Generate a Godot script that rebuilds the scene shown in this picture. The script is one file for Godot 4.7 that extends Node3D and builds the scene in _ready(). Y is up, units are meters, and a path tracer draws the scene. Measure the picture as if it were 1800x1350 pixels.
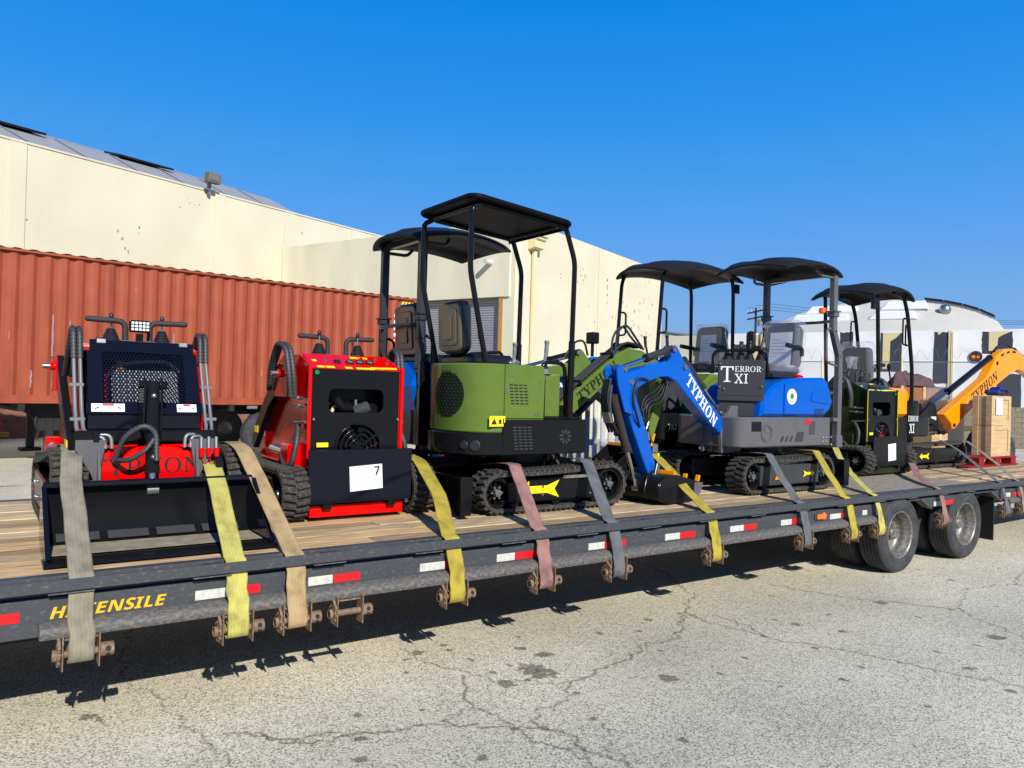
extends Node3D
# Flatbed trailer loaded with compact loaders and mini excavators in a warehouse yard.
# World: x runs along the trailer, y up, z towards the photographer; metres.

const DECK := 0.79
var M := {}
var taken := {}
var cur: Node3D
var rng := RandomNumberGenerator.new()
# pieces too small to pick apart, kept joined
const TINY := ["frame_bolts", "hub_bolts", "door_bolts", "plate_bolts", "post_bolts", "cover_bolt", "wheel_nuts", "painted_vent_slots", "peeled_paint", "wire_mesh", "grille_lattice", "fittings", "raised_pattern", "insulator", "slot_hole_shade", "hand_hole_shade", "plate_print", "print", "cooling_fins", "paint_scrape", "grease_port"]

class MB:
	var v := PackedVector3Array()
	var n := PackedVector3Array()
	var t := PackedVector2Array()
	func tri(a: Vector3, b: Vector3, c: Vector3, na: Vector3, nb: Vector3, nc: Vector3, ua := Vector2.ZERO, ub := Vector2.ZERO, uc := Vector2.ZERO) -> void:
		var cr := (b - a).cross(c - a)
		if cr.length_squared() < 1e-16: return
		if cr.dot(na + nb + nc) > 0.0:
			v.append(a); v.append(c); v.append(b)
			n.append(na); n.append(nc); n.append(nb)
			t.append(ua); t.append(uc); t.append(ub)
		else:
			v.append(a); v.append(b); v.append(c)
			n.append(na); n.append(nb); n.append(nc)
			t.append(ua); t.append(ub); t.append(uc)
	func quad(a: Vector3, b: Vector3, c: Vector3, d: Vector3, nn: Vector3, w := 1.0, h := 1.0) -> MB:
		tri(a, b, c, nn, nn, nn, Vector2(0, h), Vector2(w, h), Vector2(w, 0))
		tri(a, c, d, nn, nn, nn, Vector2(0, h), Vector2(w, 0), Vector2(0, 0))
		return self
	func quadn(a: Vector3, b: Vector3, c: Vector3, d: Vector3, na: Vector3, nb: Vector3, nc: Vector3, nd: Vector3) -> void:
		tri(a, b, c, na, nb, nc)
		tri(a, c, d, na, nc, nd)
	func box(c: Vector3, s: Vector3, b := Basis.IDENTITY, bev := 0.0) -> MB:
		var h := s * 0.5
		bev = minf(bev, minf(h.x, minf(h.y, h.z)) * 0.9)
		var ax: Array[Vector3] = [b.x, b.y, b.z]
		for i in 3:
			var j := (i + 1) % 3
			var k := (i + 2) % 3
			for si: float in [-1.0, 1.0]:
				var f := c + ax[i] * (si * h[i])
				var ej := ax[j] * (h[j] - bev)
				var ek := ax[k] * (h[k] - bev)
				quad(f - ej - ek, f + ej - ek, f + ej + ek, f - ej + ek, ax[i] * si)
				if bev > 0.0:
					for sj: float in [-1.0, 1.0]:
						var g := c + ax[j] * (sj * h[j])
						var p1 := f + ax[j] * (sj * (h[j] - bev))
						var p2 := g + ax[i] * (si * (h[i] - bev))
						quad(p1 - ek, p1 + ek, p2 + ek, p2 - ek, (ax[i] * si + ax[j] * sj).normalized())
		if bev > 0.0:
			for sx: float in [-1.0, 1.0]:
				for sy: float in [-1.0, 1.0]:
					for sz: float in [-1.0, 1.0]:
						var px := c + ax[0] * sx * h.x + ax[1] * sy * (h.y - bev) + ax[2] * sz * (h.z - bev)
						var py := c + ax[0] * sx * (h.x - bev) + ax[1] * sy * h.y + ax[2] * sz * (h.z - bev)
						var pz := c + ax[0] * sx * (h.x - bev) + ax[1] * sy * (h.y - bev) + ax[2] * sz * h.z
						var nn := (ax[0] * sx + ax[1] * sy + ax[2] * sz).normalized()
						tri(px, py, pz, nn, nn, nn)
		return self
	func mm(x0: float, y0: float, z0: float, x1: float, y1: float, z1: float, bev := 0.0) -> MB:
		return box(Vector3(x0 + x1, y0 + y1, z0 + z1) * 0.5, Vector3(absf(x1 - x0), absf(y1 - y0), absf(z1 - z0)), Basis.IDENTITY, bev)
	func bar(a: Vector3, b: Vector3, w: float, h: float, up := Vector3.UP, bev := 0.0) -> MB:
		var d := (b - a).normalized()
		if absf(d.dot(up)) > 0.98: up = Vector3.RIGHT if absf(d.x) < 0.9 else Vector3.BACK
		var s := d.cross(up).normalized()
		var u := s.cross(d)
		return box((a + b) * 0.5, Vector3((b - a).length(), h, w), Basis(d, u, s), bev)
	func prism(poly: PackedVector2Array, o: Vector3, ux: Vector3, uy: Vector3, d: Vector3, bev := 0.0, soft := 40.0) -> MB:
		var m := poly.size()
		var area := 0.0
		for i in m:
			area += poly[i].cross(poly[(i + 1) % m])
		if area < 0.0: poly.reverse()
		var dn := d.normalized()
		var en: Array[Vector2] = []
		for i in m:
			var e := (poly[(i + 1) % m] - poly[i]).normalized()
			en.append(Vector2(e.y, -e.x))
		var ins := PackedVector2Array()
		var na: Array[Vector2] = []
		var nb: Array[Vector2] = []
		for i in m:
			var p := en[(i + m - 1) % m]
			var q := en[i]
			var av := (p + q).normalized()
			ins.append(poly[i] - av * (bev / maxf(0.4, av.dot(q))))
			if rad_to_deg(absf(p.angle_to(q))) < soft:
				na.append(av); nb.append(av)
			else:
				na.append(p); nb.append(q)
		var low := o
		var top := o + d
		for i in m:
			var j := (i + 1) % m
			var n1 := ux * nb[i].x + uy * nb[i].y
			var n2 := ux * na[j].x + uy * na[j].y
			var a := ux * poly[i].x + uy * poly[i].y
			var b := ux * poly[j].x + uy * poly[j].y
			quadn(low + a + dn * bev, low + b + dn * bev, top + b - dn * bev, top + a - dn * bev, n1, n2, n2, n1)
			if bev > 0.0:
				var ai := ux * ins[i].x + uy * ins[i].y
				var bi := ux * ins[j].x + uy * ins[j].y
				quadn(low + ai, low + bi, low + b + dn * bev, low + a + dn * bev, (n1 - dn).normalized(), (n2 - dn).normalized(), (n2 - dn).normalized(), (n1 - dn).normalized())
				quadn(top + ai, top + bi, top + b - dn * bev, top + a - dn * bev, (n1 + dn).normalized(), (n2 + dn).normalized(), (n2 + dn).normalized(), (n1 + dn).normalized())
		var ix := Geometry2D.triangulate_polygon(ins)
		for i in range(0, ix.size(), 3):
			var q0 := ins[ix[i]]
			var q1 := ins[ix[i + 1]]
			var q2 := ins[ix[i + 2]]
			var a := ux * q0.x + uy * q0.y
			var b := ux * q1.x + uy * q1.y
			var c := ux * q2.x + uy * q2.y
			tri(low + a, low + b, low + c, -dn, -dn, -dn, q0, q1, q2)
			tri(top + a, top + b, top + c, dn, dn, dn, q0, q1, q2)
		return self
	# polygon in the x-y plane, extruded from z0 to z1
	func side(poly: Array, z0: float, z1: float, bev := 0.0, soft := 40.0) -> MB:
		return prism(PackedVector2Array(poly), Vector3(0, 0, z0), Vector3.RIGHT, Vector3.UP, Vector3(0, 0, z1 - z0), bev, soft)
	# polygon in the x-z plane, extruded from y0 to y1
	func plan(poly: Array, y0: float, y1: float, bev := 0.0, soft := 40.0) -> MB:
		return prism(PackedVector2Array(poly), Vector3(0, y0, 0), Vector3.RIGHT, Vector3.BACK, Vector3(0, y1 - y0, 0), bev, soft)
	# polygon in the z-y plane, extruded from x0 to x1
	func front(poly: Array, x0: float, x1: float, bev := 0.0, soft := 40.0) -> MB:
		return prism(PackedVector2Array(poly), Vector3(x0, 0, 0), Vector3.BACK, Vector3.UP, Vector3(x1 - x0, 0, 0), bev, soft)
	func tube(p: Array, r: float, sides := 8, r1 := -1.0, caps := true) -> MB:
		var m := p.size()
		var d0: Vector3 = (p[1] - p[0]).normalized()
		var u := d0.cross(Vector3.UP)
		if u.length() < 0.05: u = d0.cross(Vector3.RIGHT)
		u = u.normalized()
		var rings: Array = []
		var norms: Array = []
		for i in m:
			var d: Vector3
			if i == 0: d = d0
			elif i == m - 1: d = (p[i] - p[i - 1]).normalized()
			else: d = ((p[i] - p[i - 1]).normalized() + (p[i + 1] - p[i]).normalized()).normalized()
			u = (u - d * u.dot(d)).normalized()
			var w := d.cross(u)
			var rr := r if r1 < 0.0 else lerpf(r, r1, float(i) / (m - 1))
			var ring := PackedVector3Array()
			var nn := PackedVector3Array()
			for k in sides:
				var a := TAU * k / sides
				var dir := u * cos(a) + w * sin(a)
				nn.append(dir)
				ring.append(p[i] + dir * rr)
			rings.append(ring); norms.append(nn)
		for i in m - 1:
			for k in sides:
				var l := (k + 1) % sides
				quadn(rings[i][k], rings[i][l], rings[i + 1][l], rings[i + 1][k], norms[i][k], norms[i][l], norms[i + 1][l], norms[i + 1][k])
		if caps:
			var dl: Vector3 = (p[m - 1] - p[m - 2]).normalized()
			for k in range(1, sides - 1):
				tri(rings[0][0], rings[0][k], rings[0][k + 1], -d0, -d0, -d0)
				tri(rings[m - 1][0], rings[m - 1][k], rings[m - 1][k + 1], dl, dl, dl)
		return self
	func rod(a: Vector3, b: Vector3, r: float, sides := 12, r1 := -1.0) -> MB:
		return tube([a, b], r, sides, r1)
	# profile of Vector2(radius, height along axis)
	func lathe(prof: Array, o: Vector3, axis: Vector3, sides := 20, smooth := false) -> MB:
		axis = axis.normalized()
		var u := axis.cross(Vector3.UP)
		if u.length() < 0.05: u = axis.cross(Vector3.RIGHT)
		u = u.normalized()
		var w := axis.cross(u)
		var m := prof.size()
		var pn: Array[Vector2] = []
		for i in m - 1:
			var e: Vector2 = (prof[i + 1] - prof[i]).normalized()
			pn.append(Vector2(e.y, -e.x))
		for i in m - 1:
			var n0 := pn[i]
			var n1 := pn[i]
			if smooth:
				if i > 0: n0 = (pn[i] + pn[i - 1]).normalized()
				if i < m - 2: n1 = (pn[i] + pn[i + 1]).normalized()
			for k in sides:
				var a := TAU * k / sides
				var b := TAU * (k + 1) / sides
				var da := u * cos(a) + w * sin(a)
				var db := u * cos(b) + w * sin(b)
				quadn(o + da * prof[i].x + axis * prof[i].y, o + db * prof[i].x + axis * prof[i].y, o + db * prof[i + 1].x + axis * prof[i + 1].y, o + da * prof[i + 1].x + axis * prof[i + 1].y,
					da * n0.x + axis * n0.y, db * n0.x + axis * n0.y, db * n1.x + axis * n1.y, da * n1.x + axis * n1.y)
		return self
	func ball(c: Vector3, r: float, sq := 1.0) -> MB:
		var pr: Array = []
		for i in 9:
			var a := -PI / 2 + PI * i / 8
			pr.append(Vector2(r * cos(a), r * sq * sin(a)))
		return lathe(pr, c, Vector3.UP, 14, true)
	# flat band with thickness: p points, s width vectors (half)
	func band(p: Array, s: Array, th: float) -> MB:
		var m := p.size()
		var nr: Array[Vector3] = []
		for i in m:
			var d: Vector3 = (p[mini(i + 1, m - 1)] - p[maxi(i - 1, 0)]).normalized()
			var w: Vector3 = s[i]
			var nn := w.normalized().cross(d).normalized()
			nr.append(nn)
		var run := 0.0
		for i in m - 1:
			var l: float = (p[i + 1] - p[i]).length()
			var wd: float = s[i].length() * 2.0
			for e: float in [1.0, -1.0]:
				var a: Vector3 = p[i] - s[i] + nr[i] * th * 0.5 * e
				var b: Vector3 = p[i] + s[i] + nr[i] * th * 0.5 * e
				var c: Vector3 = p[i + 1] + s[i + 1] + nr[i + 1] * th * 0.5 * e
				var d2: Vector3 = p[i + 1] - s[i + 1] + nr[i + 1] * th * 0.5 * e
				tri(a, b, c, nr[i] * e, nr[i] * e, nr[i + 1] * e, Vector2(0, run), Vector2(wd, run), Vector2(wd, run + l))
				tri(a, c, d2, nr[i] * e, nr[i + 1] * e, nr[i + 1] * e, Vector2(0, run), Vector2(wd, run + l), Vector2(0, run + l))
			for e: float in [1.0, -1.0]:
				var a: Vector3 = p[i] + s[i] * e
				var b: Vector3 = p[i + 1] + s[i + 1] * e
				quad(a - nr[i] * th * 0.5, a + nr[i] * th * 0.5, b + nr[i + 1] * th * 0.5, b - nr[i + 1] * th * 0.5, s[i].normalized() * e)
			run += l
		return self
	func mesh() -> ArrayMesh:
		var ar := []
		ar.resize(Mesh.ARRAY_MAX)
		ar[Mesh.ARRAY_VERTEX] = v
		ar[Mesh.ARRAY_NORMAL] = n
		ar[Mesh.ARRAY_TEX_UV] = t
		ar[Mesh.ARRAY_TEX_UV2] = t
		var me := ArrayMesh.new()
		me.add_surface_from_arrays(Mesh.PRIMITIVE_TRIANGLES, ar)
		return me

func fillet(p: Array, r: float, seg := 4) -> Array:
	var out: Array = [p[0]]
	for i in range(1, p.size() - 1):
		var a: Vector3 = p[i - 1]
		var b: Vector3 = p[i]
		var c: Vector3 = p[i + 1]
		var l := minf(r, minf((a - b).length(), (c - b).length()) * 0.48)
		var s := b + (a - b).normalized() * l
		var e := b + (c - b).normalized() * l
		for k in seg + 1:
			var q := float(k) / seg
			out.append(s.lerp(b, q).lerp(b.lerp(e, q), q))
	out.append(p[p.size() - 1])
	return out

func rr2(w: float, h: float, r: float, seg := 4, cx := 0.0, cy := 0.0) -> Array:
	var out: Array = []
	for q in 4:
		var sx := 1.0 if q == 0 or q == 3 else -1.0
		var sy := 1.0 if q < 2 else -1.0
		for k in seg + 1:
			var a := PI / 2 * q + PI / 2 * k / seg
			out.append(Vector2(cx + sx * (w * 0.5 - r) + r * cos(a), cy + sy * (h * 0.5 - r) + r * sin(a)))
	return out

func V(x: float, y: float, z: float) -> Vector3:
	return Vector3(x, y, z)

func numbered(parent: Node, nm: String) -> String:
	var key := str(parent.get_instance_id()) + nm
	var k: int = taken.get(key, 0)
	taken[key] = k + 1
	return nm if k == 0 else "%s_%03d" % [nm, k]

func thing(nm: String, label: String, cat: String, base := Vector3.ZERO, turn := 0.0, group := "") -> Node3D:
	var o := Node3D.new()
	o.name = numbered(self, nm)
	add_child(o, true)
	o.position = base
	o.rotation_degrees.y = turn
	o.set_meta("label", label)
	o.set_meta("category", cat)
	if group != "": o.set_meta("group", group)
	cur = o
	return o

func part(nm: String, mb: MB, m: Material, parent: Node3D = null, label := "") -> MeshInstance3D:
	var o := partm(nm, mb.mesh(), m, parent, label)
	if nm in TINY: o.set_meta("kind", "stuff")
	return o

func partm(nm: String, me: Mesh, m: Material, parent: Node3D = null, label := "") -> MeshInstance3D:
	if parent == null: parent = cur
	var o := MeshInstance3D.new()
	o.name = numbered(parent, nm)
	o.mesh = me
	o.material_override = m
	parent.add_child(o, true)
	if label != "": o.set_meta("label", label)
	return o

func structure(nm: String, mb: MB, m: Material) -> MeshInstance3D:
	var o := partm(nm, mb.mesh(), m, self)
	o.set_meta("kind", "structure")
	return o

func lettering(txt: String, h: float, m: Material, at: Vector3, b: Basis, serif := true, parent: Node3D = null, depth := 0.003, weight := 700) -> MeshInstance3D:
	var f := SystemFont.new()
	f.font_names = PackedStringArray(["Droid Serif" if serif else "Droid Sans"])
	f.font_weight = weight
	var tm := TextMesh.new()
	tm.text = txt
	tm.font = f
	tm.font_size = 72
	tm.pixel_size = h / 72.0 / 0.72
	tm.depth = depth
	tm.curve_step = 1.5
	var o := partm("lettering", tm, m, parent)
	o.transform = Transform3D(b, at)
	return o

# ---------------------------------------------------------------- materials
func mat(col: Color, rough := 0.5, metal := 0.0, coat := 0.0) -> StandardMaterial3D:
	var m := StandardMaterial3D.new()
	m.albedo_color = col
	m.roughness = rough
	m.metallic = metal
	if coat > 0.0:
		m.clearcoat_enabled = true
		m.clearcoat = coat
		m.clearcoat_roughness = 0.08
	return m

func noise_tex(freq: float, ramp: Array, seed_: int, size := 512, oct := 4, normal := false, type := FastNoiseLite.TYPE_SIMPLEX_SMOOTH) -> ImageTexture:
	var nz := FastNoiseLite.new()
	nz.noise_type = type
	nz.frequency = freq
	nz.seed = seed_
	nz.fractal_octaves = oct
	var im := nz.get_seamless_image(size, size)
	if normal:
		im.convert(Image.FORMAT_RGBA8)
		im.bump_map_to_normal_map(3.0)
		return ImageTexture.create_from_image(im)
	var lut := PackedByteArray()
	lut.resize(256 * 3)
	for i in 256:
		var x := i / 255.0
		var c: Color = ramp[0][1]
		for k in ramp.size() - 1:
			if x >= ramp[k][0]:
				var q := clampf((x - ramp[k][0]) / maxf(1e-4, ramp[k + 1][0] - ramp[k][0]), 0.0, 1.0)
				c = (ramp[k][1] as Color).lerp(ramp[k + 1][1], q)
		lut[i * 3] = int(c.r * 255); lut[i * 3 + 1] = int(c.g * 255); lut[i * 3 + 2] = int(c.b * 255)
	im.convert(Image.FORMAT_L8)
	var src := im.get_data()
	var dst := PackedByteArray()
	dst.resize(size * size * 3)
	for i in size * size:
		var k := src[i] * 3
		dst[i * 3] = lut[k]; dst[i * 3 + 1] = lut[k + 1]; dst[i * 3 + 2] = lut[k + 2]
	return ImageTexture.create_from_image(Image.create_from_data(size, size, false, Image.FORMAT_RGB8, dst))

func tri_tex(m: StandardMaterial3D, tex: Texture2D, sc: Vector3, world := true) -> StandardMaterial3D:
	m.albedo_texture = tex
	m.uv1_triplanar = true
	m.uv1_world_triplanar = world
	m.uv1_scale = sc
	return m

func grey(x: float) -> Color:
	return Color(x, x, x)

func make_materials() -> void:
	var wear := noise_tex(0.012, [[0.0, grey(0.93)], [0.45, grey(0.985)], [1.0, grey(1.0)]], 3)
	var smudge := noise_tex(0.02, [[0.0, grey(0.36)], [0.5, grey(0.44)], [1.0, grey(0.58)]], 5)
	M.wear = wear
	var rust := noise_tex(0.014, [[0.0, Color(0.50, 0.36, 0.25)], [0.12, Color(0.40, 0.33, 0.27)], [0.18, Color(0.26, 0.272, 0.285)], [0.6, Color(0.225, 0.237, 0.252)], [0.85, Color(0.28, 0.29, 0.30)], [1.0, Color(0.38, 0.385, 0.37)]], 11, 1024, 6)
	var rust2 := noise_tex(0.016, [[0.0, Color(0.54, 0.40, 0.28)], [0.28, Color(0.46, 0.385, 0.31)], [0.42, Color(0.40, 0.375, 0.34)], [0.55, Color(0.27, 0.295, 0.315)], [1.0, Color(0.32, 0.34, 0.355)]], 12, 1024, 6)
	M.frame = tri_tex(mat(Color.WHITE, 0.55, 0.1), rust, V(1.3, 2.2, 2.2))
	M.rustframe = tri_tex(mat(Color.WHITE, 0.65, 0.1), rust2, V(1.6, 3.0, 3.0))
	M.winch = tri_tex(mat(Color(1.0, 0.97, 0.92), 0.7, 0.1), noise_tex(0.02, [[0.0, Color(0.46, 0.33, 0.24)], [0.5, Color(0.44, 0.37, 0.31)], [1.0, Color(0.62, 0.56, 0.48)]], 14), V(3, 3, 3))
	var paint := func(c: Color, r: float, coat := 0.6) -> StandardMaterial3D:
		var m := mat(c, r, 0.0, coat)
		tri_tex(m, wear, V(0.9, 0.9, 0.9), false)
		m.roughness_texture = smudge
		m.metallic_specular = 0.25
		m.clearcoat = coat * 0.45
		m.roughness = r
		return m
	M.red = paint.call(Color(0.80, 0.015, 0.02), 0.32)
	M.green = paint.call(Color(0.345, 0.435, 0.185), 0.36, 0.3)
	M.dkgreen = paint.call(Color(0.105, 0.16, 0.065), 0.3)
	M.blue = paint.call(Color(0.0, 0.325, 0.70), 0.28)
	M.orange = paint.call(Color(0.94, 0.57, 0.0), 0.34)
	M.navy = paint.call(Color(0.058, 0.07, 0.115), 0.3)
	M.black = paint.call(Color(0.085, 0.088, 0.096), 0.36, 0.2)
	M.satin = paint.call(Color(0.085, 0.088, 0.095), 0.5, 0.0)
	M.steelgrey = paint.call(Color(0.36, 0.36, 0.37), 0.45, 0.1)
	M.darkgrey = paint.call(Color(0.235, 0.24, 0.25), 0.5, 0.0)
	M.cylbrown = paint.call(Color(0.22, 0.20, 0.195), 0.45, 0.0)
	M.postgrey = paint.call(Color(0.20, 0.21, 0.23), 0.4, 0.2)
	M.yellow = mat(Color(0.93, 0.83, 0.03), 0.5)
	M.signyellow = mat(Color(0.88, 0.68, 0.05), 0.5)
	M.amber = mat(Color(0.95, 0.42, 0.03), 0.25, 0.0, 0.5)
	M.tapewhite = mat(Color(0.78, 0.78, 0.74), 0.45)
	tri_tex(M.tapewhite, noise_tex(0.02, [[0.0, grey(0.84)], [0.5, grey(0.96)], [1.0, grey(1.0)]], 21), V(2, 2, 2))
	M.tapered = mat(Color(0.75, 0.06, 0.09), 0.4)
	M.chrome = mat(Color(0.75, 0.76, 0.78), 0.18, 1.0)
	M.zinc = mat(Color(0.60, 0.61, 0.60), 0.35, 0.9)
	M.galv = mat(Color(0.47, 0.485, 0.50), 0.42, 0.4)
	M.hose = mat(Color(0.09, 0.09, 0.095), 0.6)
	M.hosegrey = mat(Color(0.22, 0.225, 0.235), 0.55)
	M.plastic = mat(Color(0.11, 0.11, 0.115), 0.45)
	M.roofplastic = mat(Color(0.12, 0.123, 0.13), 0.5)
	M.roofplastic.metallic_specular = 0.22
	M.roofblack = mat(Color(0.07, 0.072, 0.078), 0.45)
	M.roofblack.metallic_specular = 0.15
	M.handle = mat(Color(0.16, 0.16, 0.16), 0.7)
	M.levergrey = mat(Color(0.42, 0.43, 0.44), 0.45)
	M.paper = mat(Color(0.86, 0.87, 0.90), 0.7)
	M.ink = mat(Color(0.05, 0.05, 0.07), 0.7)
	M.faintink = mat(Color(0.45, 0.46, 0.52), 0.8)
	M.textblack = mat(Color(0.06, 0.06, 0.05), 0.5)
	M.textwhite = mat(Color(0.88, 0.88, 0.88), 0.5)
	M.signred = mat(Color(0.72, 0.05, 0.10), 0.5)
	M.seat = mat(Color(0.33, 0.30, 0.23), 0.4, 0.0, 0.2)
	M.seatbrown = mat(Color(0.26, 0.14, 0.10), 0.35, 0.0, 0.3)
	M.vinyl = mat(Color(0.07, 0.07, 0.085), 0.35)
	var wrap := mat(Color(0.86, 0.88, 0.92, 0.11), 0.1)
	wrap.transparency = BaseMaterial3D.TRANSPARENCY_ALPHA
	M.wrap = wrap
	var rub := noise_tex(0.025, [[0.0, Color(0.12, 0.115, 0.105)], [0.5, Color(0.20, 0.19, 0.175)], [0.75, Color(0.30, 0.28, 0.25)], [1.0, Color(0.38, 0.36, 0.31)]], 31)
	M.rubber = tri_tex(mat(Color.WHITE, 0.85), rub, V(2.5, 2.5, 2.5), false)
	M.tyre = tri_tex(mat(Color(0.9, 0.9, 0.92), 0.8), noise_tex(0.01, [[0.0, Color(0.17, 0.17, 0.175)], [0.5, Color(0.24, 0.24, 0.245)], [1.0, Color(0.31, 0.305, 0.30)]], 33), V(1.2, 1.2, 1.2))
	M.rim = tri_tex(mat(Color(0.8, 0.78, 0.74), 0.45, 0.55), noise_tex(0.02, [[0.0, grey(0.35)], [0.5, grey(0.62)], [1.0, grey(0.8)]], 34), V(2, 2, 2))
	M.mudflap = mat(Color(0.05, 0.05, 0.055), 0.7)
	# weathered deck timber
	var grain := noise_tex(0.02, [[0.0, Color(0.50, 0.41, 0.30)], [0.34, Color(0.70, 0.61, 0.47)], [0.6, Color(0.81, 0.73, 0.58)], [1.0, Color(0.90, 0.83, 0.69)]], 41, 1024, 5)
	M.wood = []
	for i in 5:
		var w := mat([Color(1, 0.98, 0.95), Color(0.86, 0.84, 0.81), Color(0.97, 0.90, 0.81), Color(0.76, 0.72, 0.68), Color(0.92, 0.91, 0.90)][i], 0.85)
		tri_tex(w, grain, V(0.13, 1.9, 1.9))
		w.uv1_offset = V(0.37 * i, 0.21 * i, 0.53 * i)
		w.normal_enabled = true
		w.normal_texture = noise_tex(0.02, [], 41, 512, 5, true) if i == 0 else M.wood[0].normal_texture
		w.normal_scale = 0.35
		M.wood.append(w)
	M.ply = mat(Color(0.80, 0.68, 0.50), 0.75)
	tri_tex(M.ply, noise_tex(0.015, [[0.0, grey(0.85)], [1.0, grey(1.0)]], 43), V(0.4, 2, 0.4))
	M.carton = tri_tex(mat(Color(0.70, 0.56, 0.43), 0.85), wear, V(0.8, 0.8, 0.8))
	M.cardboard = tri_tex(mat(Color(0.55, 0.36, 0.23), 0.85), wear, V(0.8, 0.8, 0.8))
	M.blanket = tri_tex(mat(Color(0.42, 0.32, 0.33), 0.95), noise_tex(0.05, [[0.0, grey(0.6)], [1.0, grey(1.0)]], 45), V(3, 3, 3))
	M.pallet = mat(Color(0.52, 0.04, 0.06), 0.6)
	# webbing straps: fine cross ribs
	var sim := Image.create(64, 64, false, Image.FORMAT_RGB8)
	for y in 64:
		for x in 64:
			var q := 0.96 + 0.02 * sin(y * TAU / 4.0) + 0.02 * sin(x * TAU / 10.67)
			if x < 3 or x > 60: q *= 0.86
			sim.set_pixel(x, y, grey(clampf(q, 0, 1)))
	var stex := ImageTexture.create_from_image(sim)
	var dirt := noise_tex(0.012, [[0.0, grey(0.68)], [0.4, grey(0.90)], [0.7, grey(1.0)], [1.0, grey(1.0)]], 51)
	var webs := {"grey": Color(0.55, 0.52, 0.44), "lemon": Color(0.74, 0.71, 0.36), "tan": Color(0.68, 0.58, 0.41), "yellow": Color(0.68, 0.61, 0.20), "pink": Color(0.60, 0.44, 0.41), "slate": Color(0.38, 0.39, 0.40)}
	for k: String in webs:
		var s := mat(webs[k], 0.85)
		tri_tex(s, dirt, V(1.3, 1.3, 1.3))
		s.detail_enabled = true
		s.detail_albedo = stex
		s.detail_blend_mode = BaseMaterial3D.BLEND_MODE_MUL
		s.detail_uv_layer = BaseMaterial3D.DETAIL_UV_2
		s.uv2_scale = V(1.0 / 0.102, 1.0 / 0.04, 1)
		M["strap_" + k] = s
	# container paint
	M.container = tri_tex(mat(Color(0.84, 0.78, 0.67), 0.6), noise_tex(0.008, [[0.0, Color(0.55, 0.24, 0.14)], [0.3, Color(0.63, 0.29, 0.18)], [0.7, Color(0.68, 0.33, 0.21)], [1.0, Color(0.72, 0.38, 0.26)]], 61, 512, 5), V(0.5, 0.16, 0.5), false)
	M.cream = tri_tex(mat(Color(0.81, 0.785, 0.69), 0.9), noise_tex(0.006, [[0.0, Color(0.94, 0.94, 0.93)], [0.5, Color(0.975, 0.972, 0.968)], [1.0, Color(1, 1, 1)]], 63, 512, 6), V(0.16, 0.09, 0.16))
	M.greywall = tri_tex(mat(Color(0.86, 0.84, 0.74), 0.9), noise_tex(0.006, [[0.0, Color(0.88, 0.88, 0.87)], [0.5, Color(0.96, 0.96, 0.95)], [1.0, Color(1, 1, 1)]], 64, 512, 6), V(0.2, 0.05, 0.2))
	M.creamtrim = mat(Color(0.82, 0.76, 0.60), 0.8)
	M.wainscot = tri_tex(mat(Color(0.52, 0.36, 0.29), 0.85), noise_tex(0.01, [[0.0, grey(0.7)], [0.5, grey(0.95)], [1.0, grey(1)]], 65), V(0.4, 0.4, 0.4))
	M.roofmetal = tri_tex(mat(Color(0.62, 0.63, 0.63), 0.5, 0.3), wear, V(0.3, 0.3, 0.3))
	M.whitewall = tri_tex(mat(Color(0.92, 0.92, 0.91), 0.9), noise_tex(0.008, [[0.0, grey(0.88)], [0.5, grey(0.97)], [1.0, grey(1)]], 66), V(0.12, 0.12, 0.12))
	M.darkpaint = tri_tex(mat(Color(0.20, 0.215, 0.25), 0.85), wear, V(0.5, 0.5, 0.5))
	M.yellowpaint = mat(Color(0.82, 0.75, 0.56), 0.9)
	M.skylight = mat(Color(0.88, 0.89, 0.90), 0.35)
	M.slat = mat(Color(0.60, 0.61, 0.62), 0.45, 0.35)
	M.jamb = tri_tex(mat(Color(0.9, 0.75, 0.5), 0.8), grain, V(2.5, 0.3, 2.5))
	M.concrete = tri_tex(mat(Color(0.62, 0.57, 0.48), 0.9), noise_tex(0.02, [[0.0, grey(0.75)], [1.0, grey(1)]], 67), V(0.8, 0.8, 0.8))
	M.hallroof = tri_tex(mat(Color(0.73, 0.72, 0.68), 0.8), wear, V(0.1, 0.1, 0.1))
	M.dark = mat(Color(0.085, 0.085, 0.09), 0.6)  # near-black: wires, and shade painted into slots and holes
	M.chassis = mat(Color(0.06, 0.062, 0.066), 0.7)
	M.polewood = mat(Color(0.20, 0.16, 0.13), 0.9)
	M.treadplate = tri_tex(mat(Color(1.0, 0.97, 0.92), 0.75, 0.0), noise_tex(0.02, [[0.0, Color(0.45, 0.42, 0.38)], [0.5, Color(0.56, 0.54, 0.50)], [1.0, Color(0.64, 0.62, 0.58)]], 69), V(1, 1, 1))
	M.scuff = mat(Color(0.55, 0.47, 0.48), 0.8)
	M.solar = mat(Color(0.03, 0.035, 0.05), 0.3)
	M.blood = mat(Color(0.55, 0.06, 0.05), 0.5)
	M.bluetarp = mat(Color(0.05, 0.16, 0.42), 0.6)
	M.radiator = mat(Color(0.74, 0.76, 0.74), 0.45, 0.2)
	M.orangelamp = mat(Color(0.95, 0.35, 0.05), 0.3)

func V2(x: float, y: float) -> Vector2:
	return Vector2(x, y)

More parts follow.
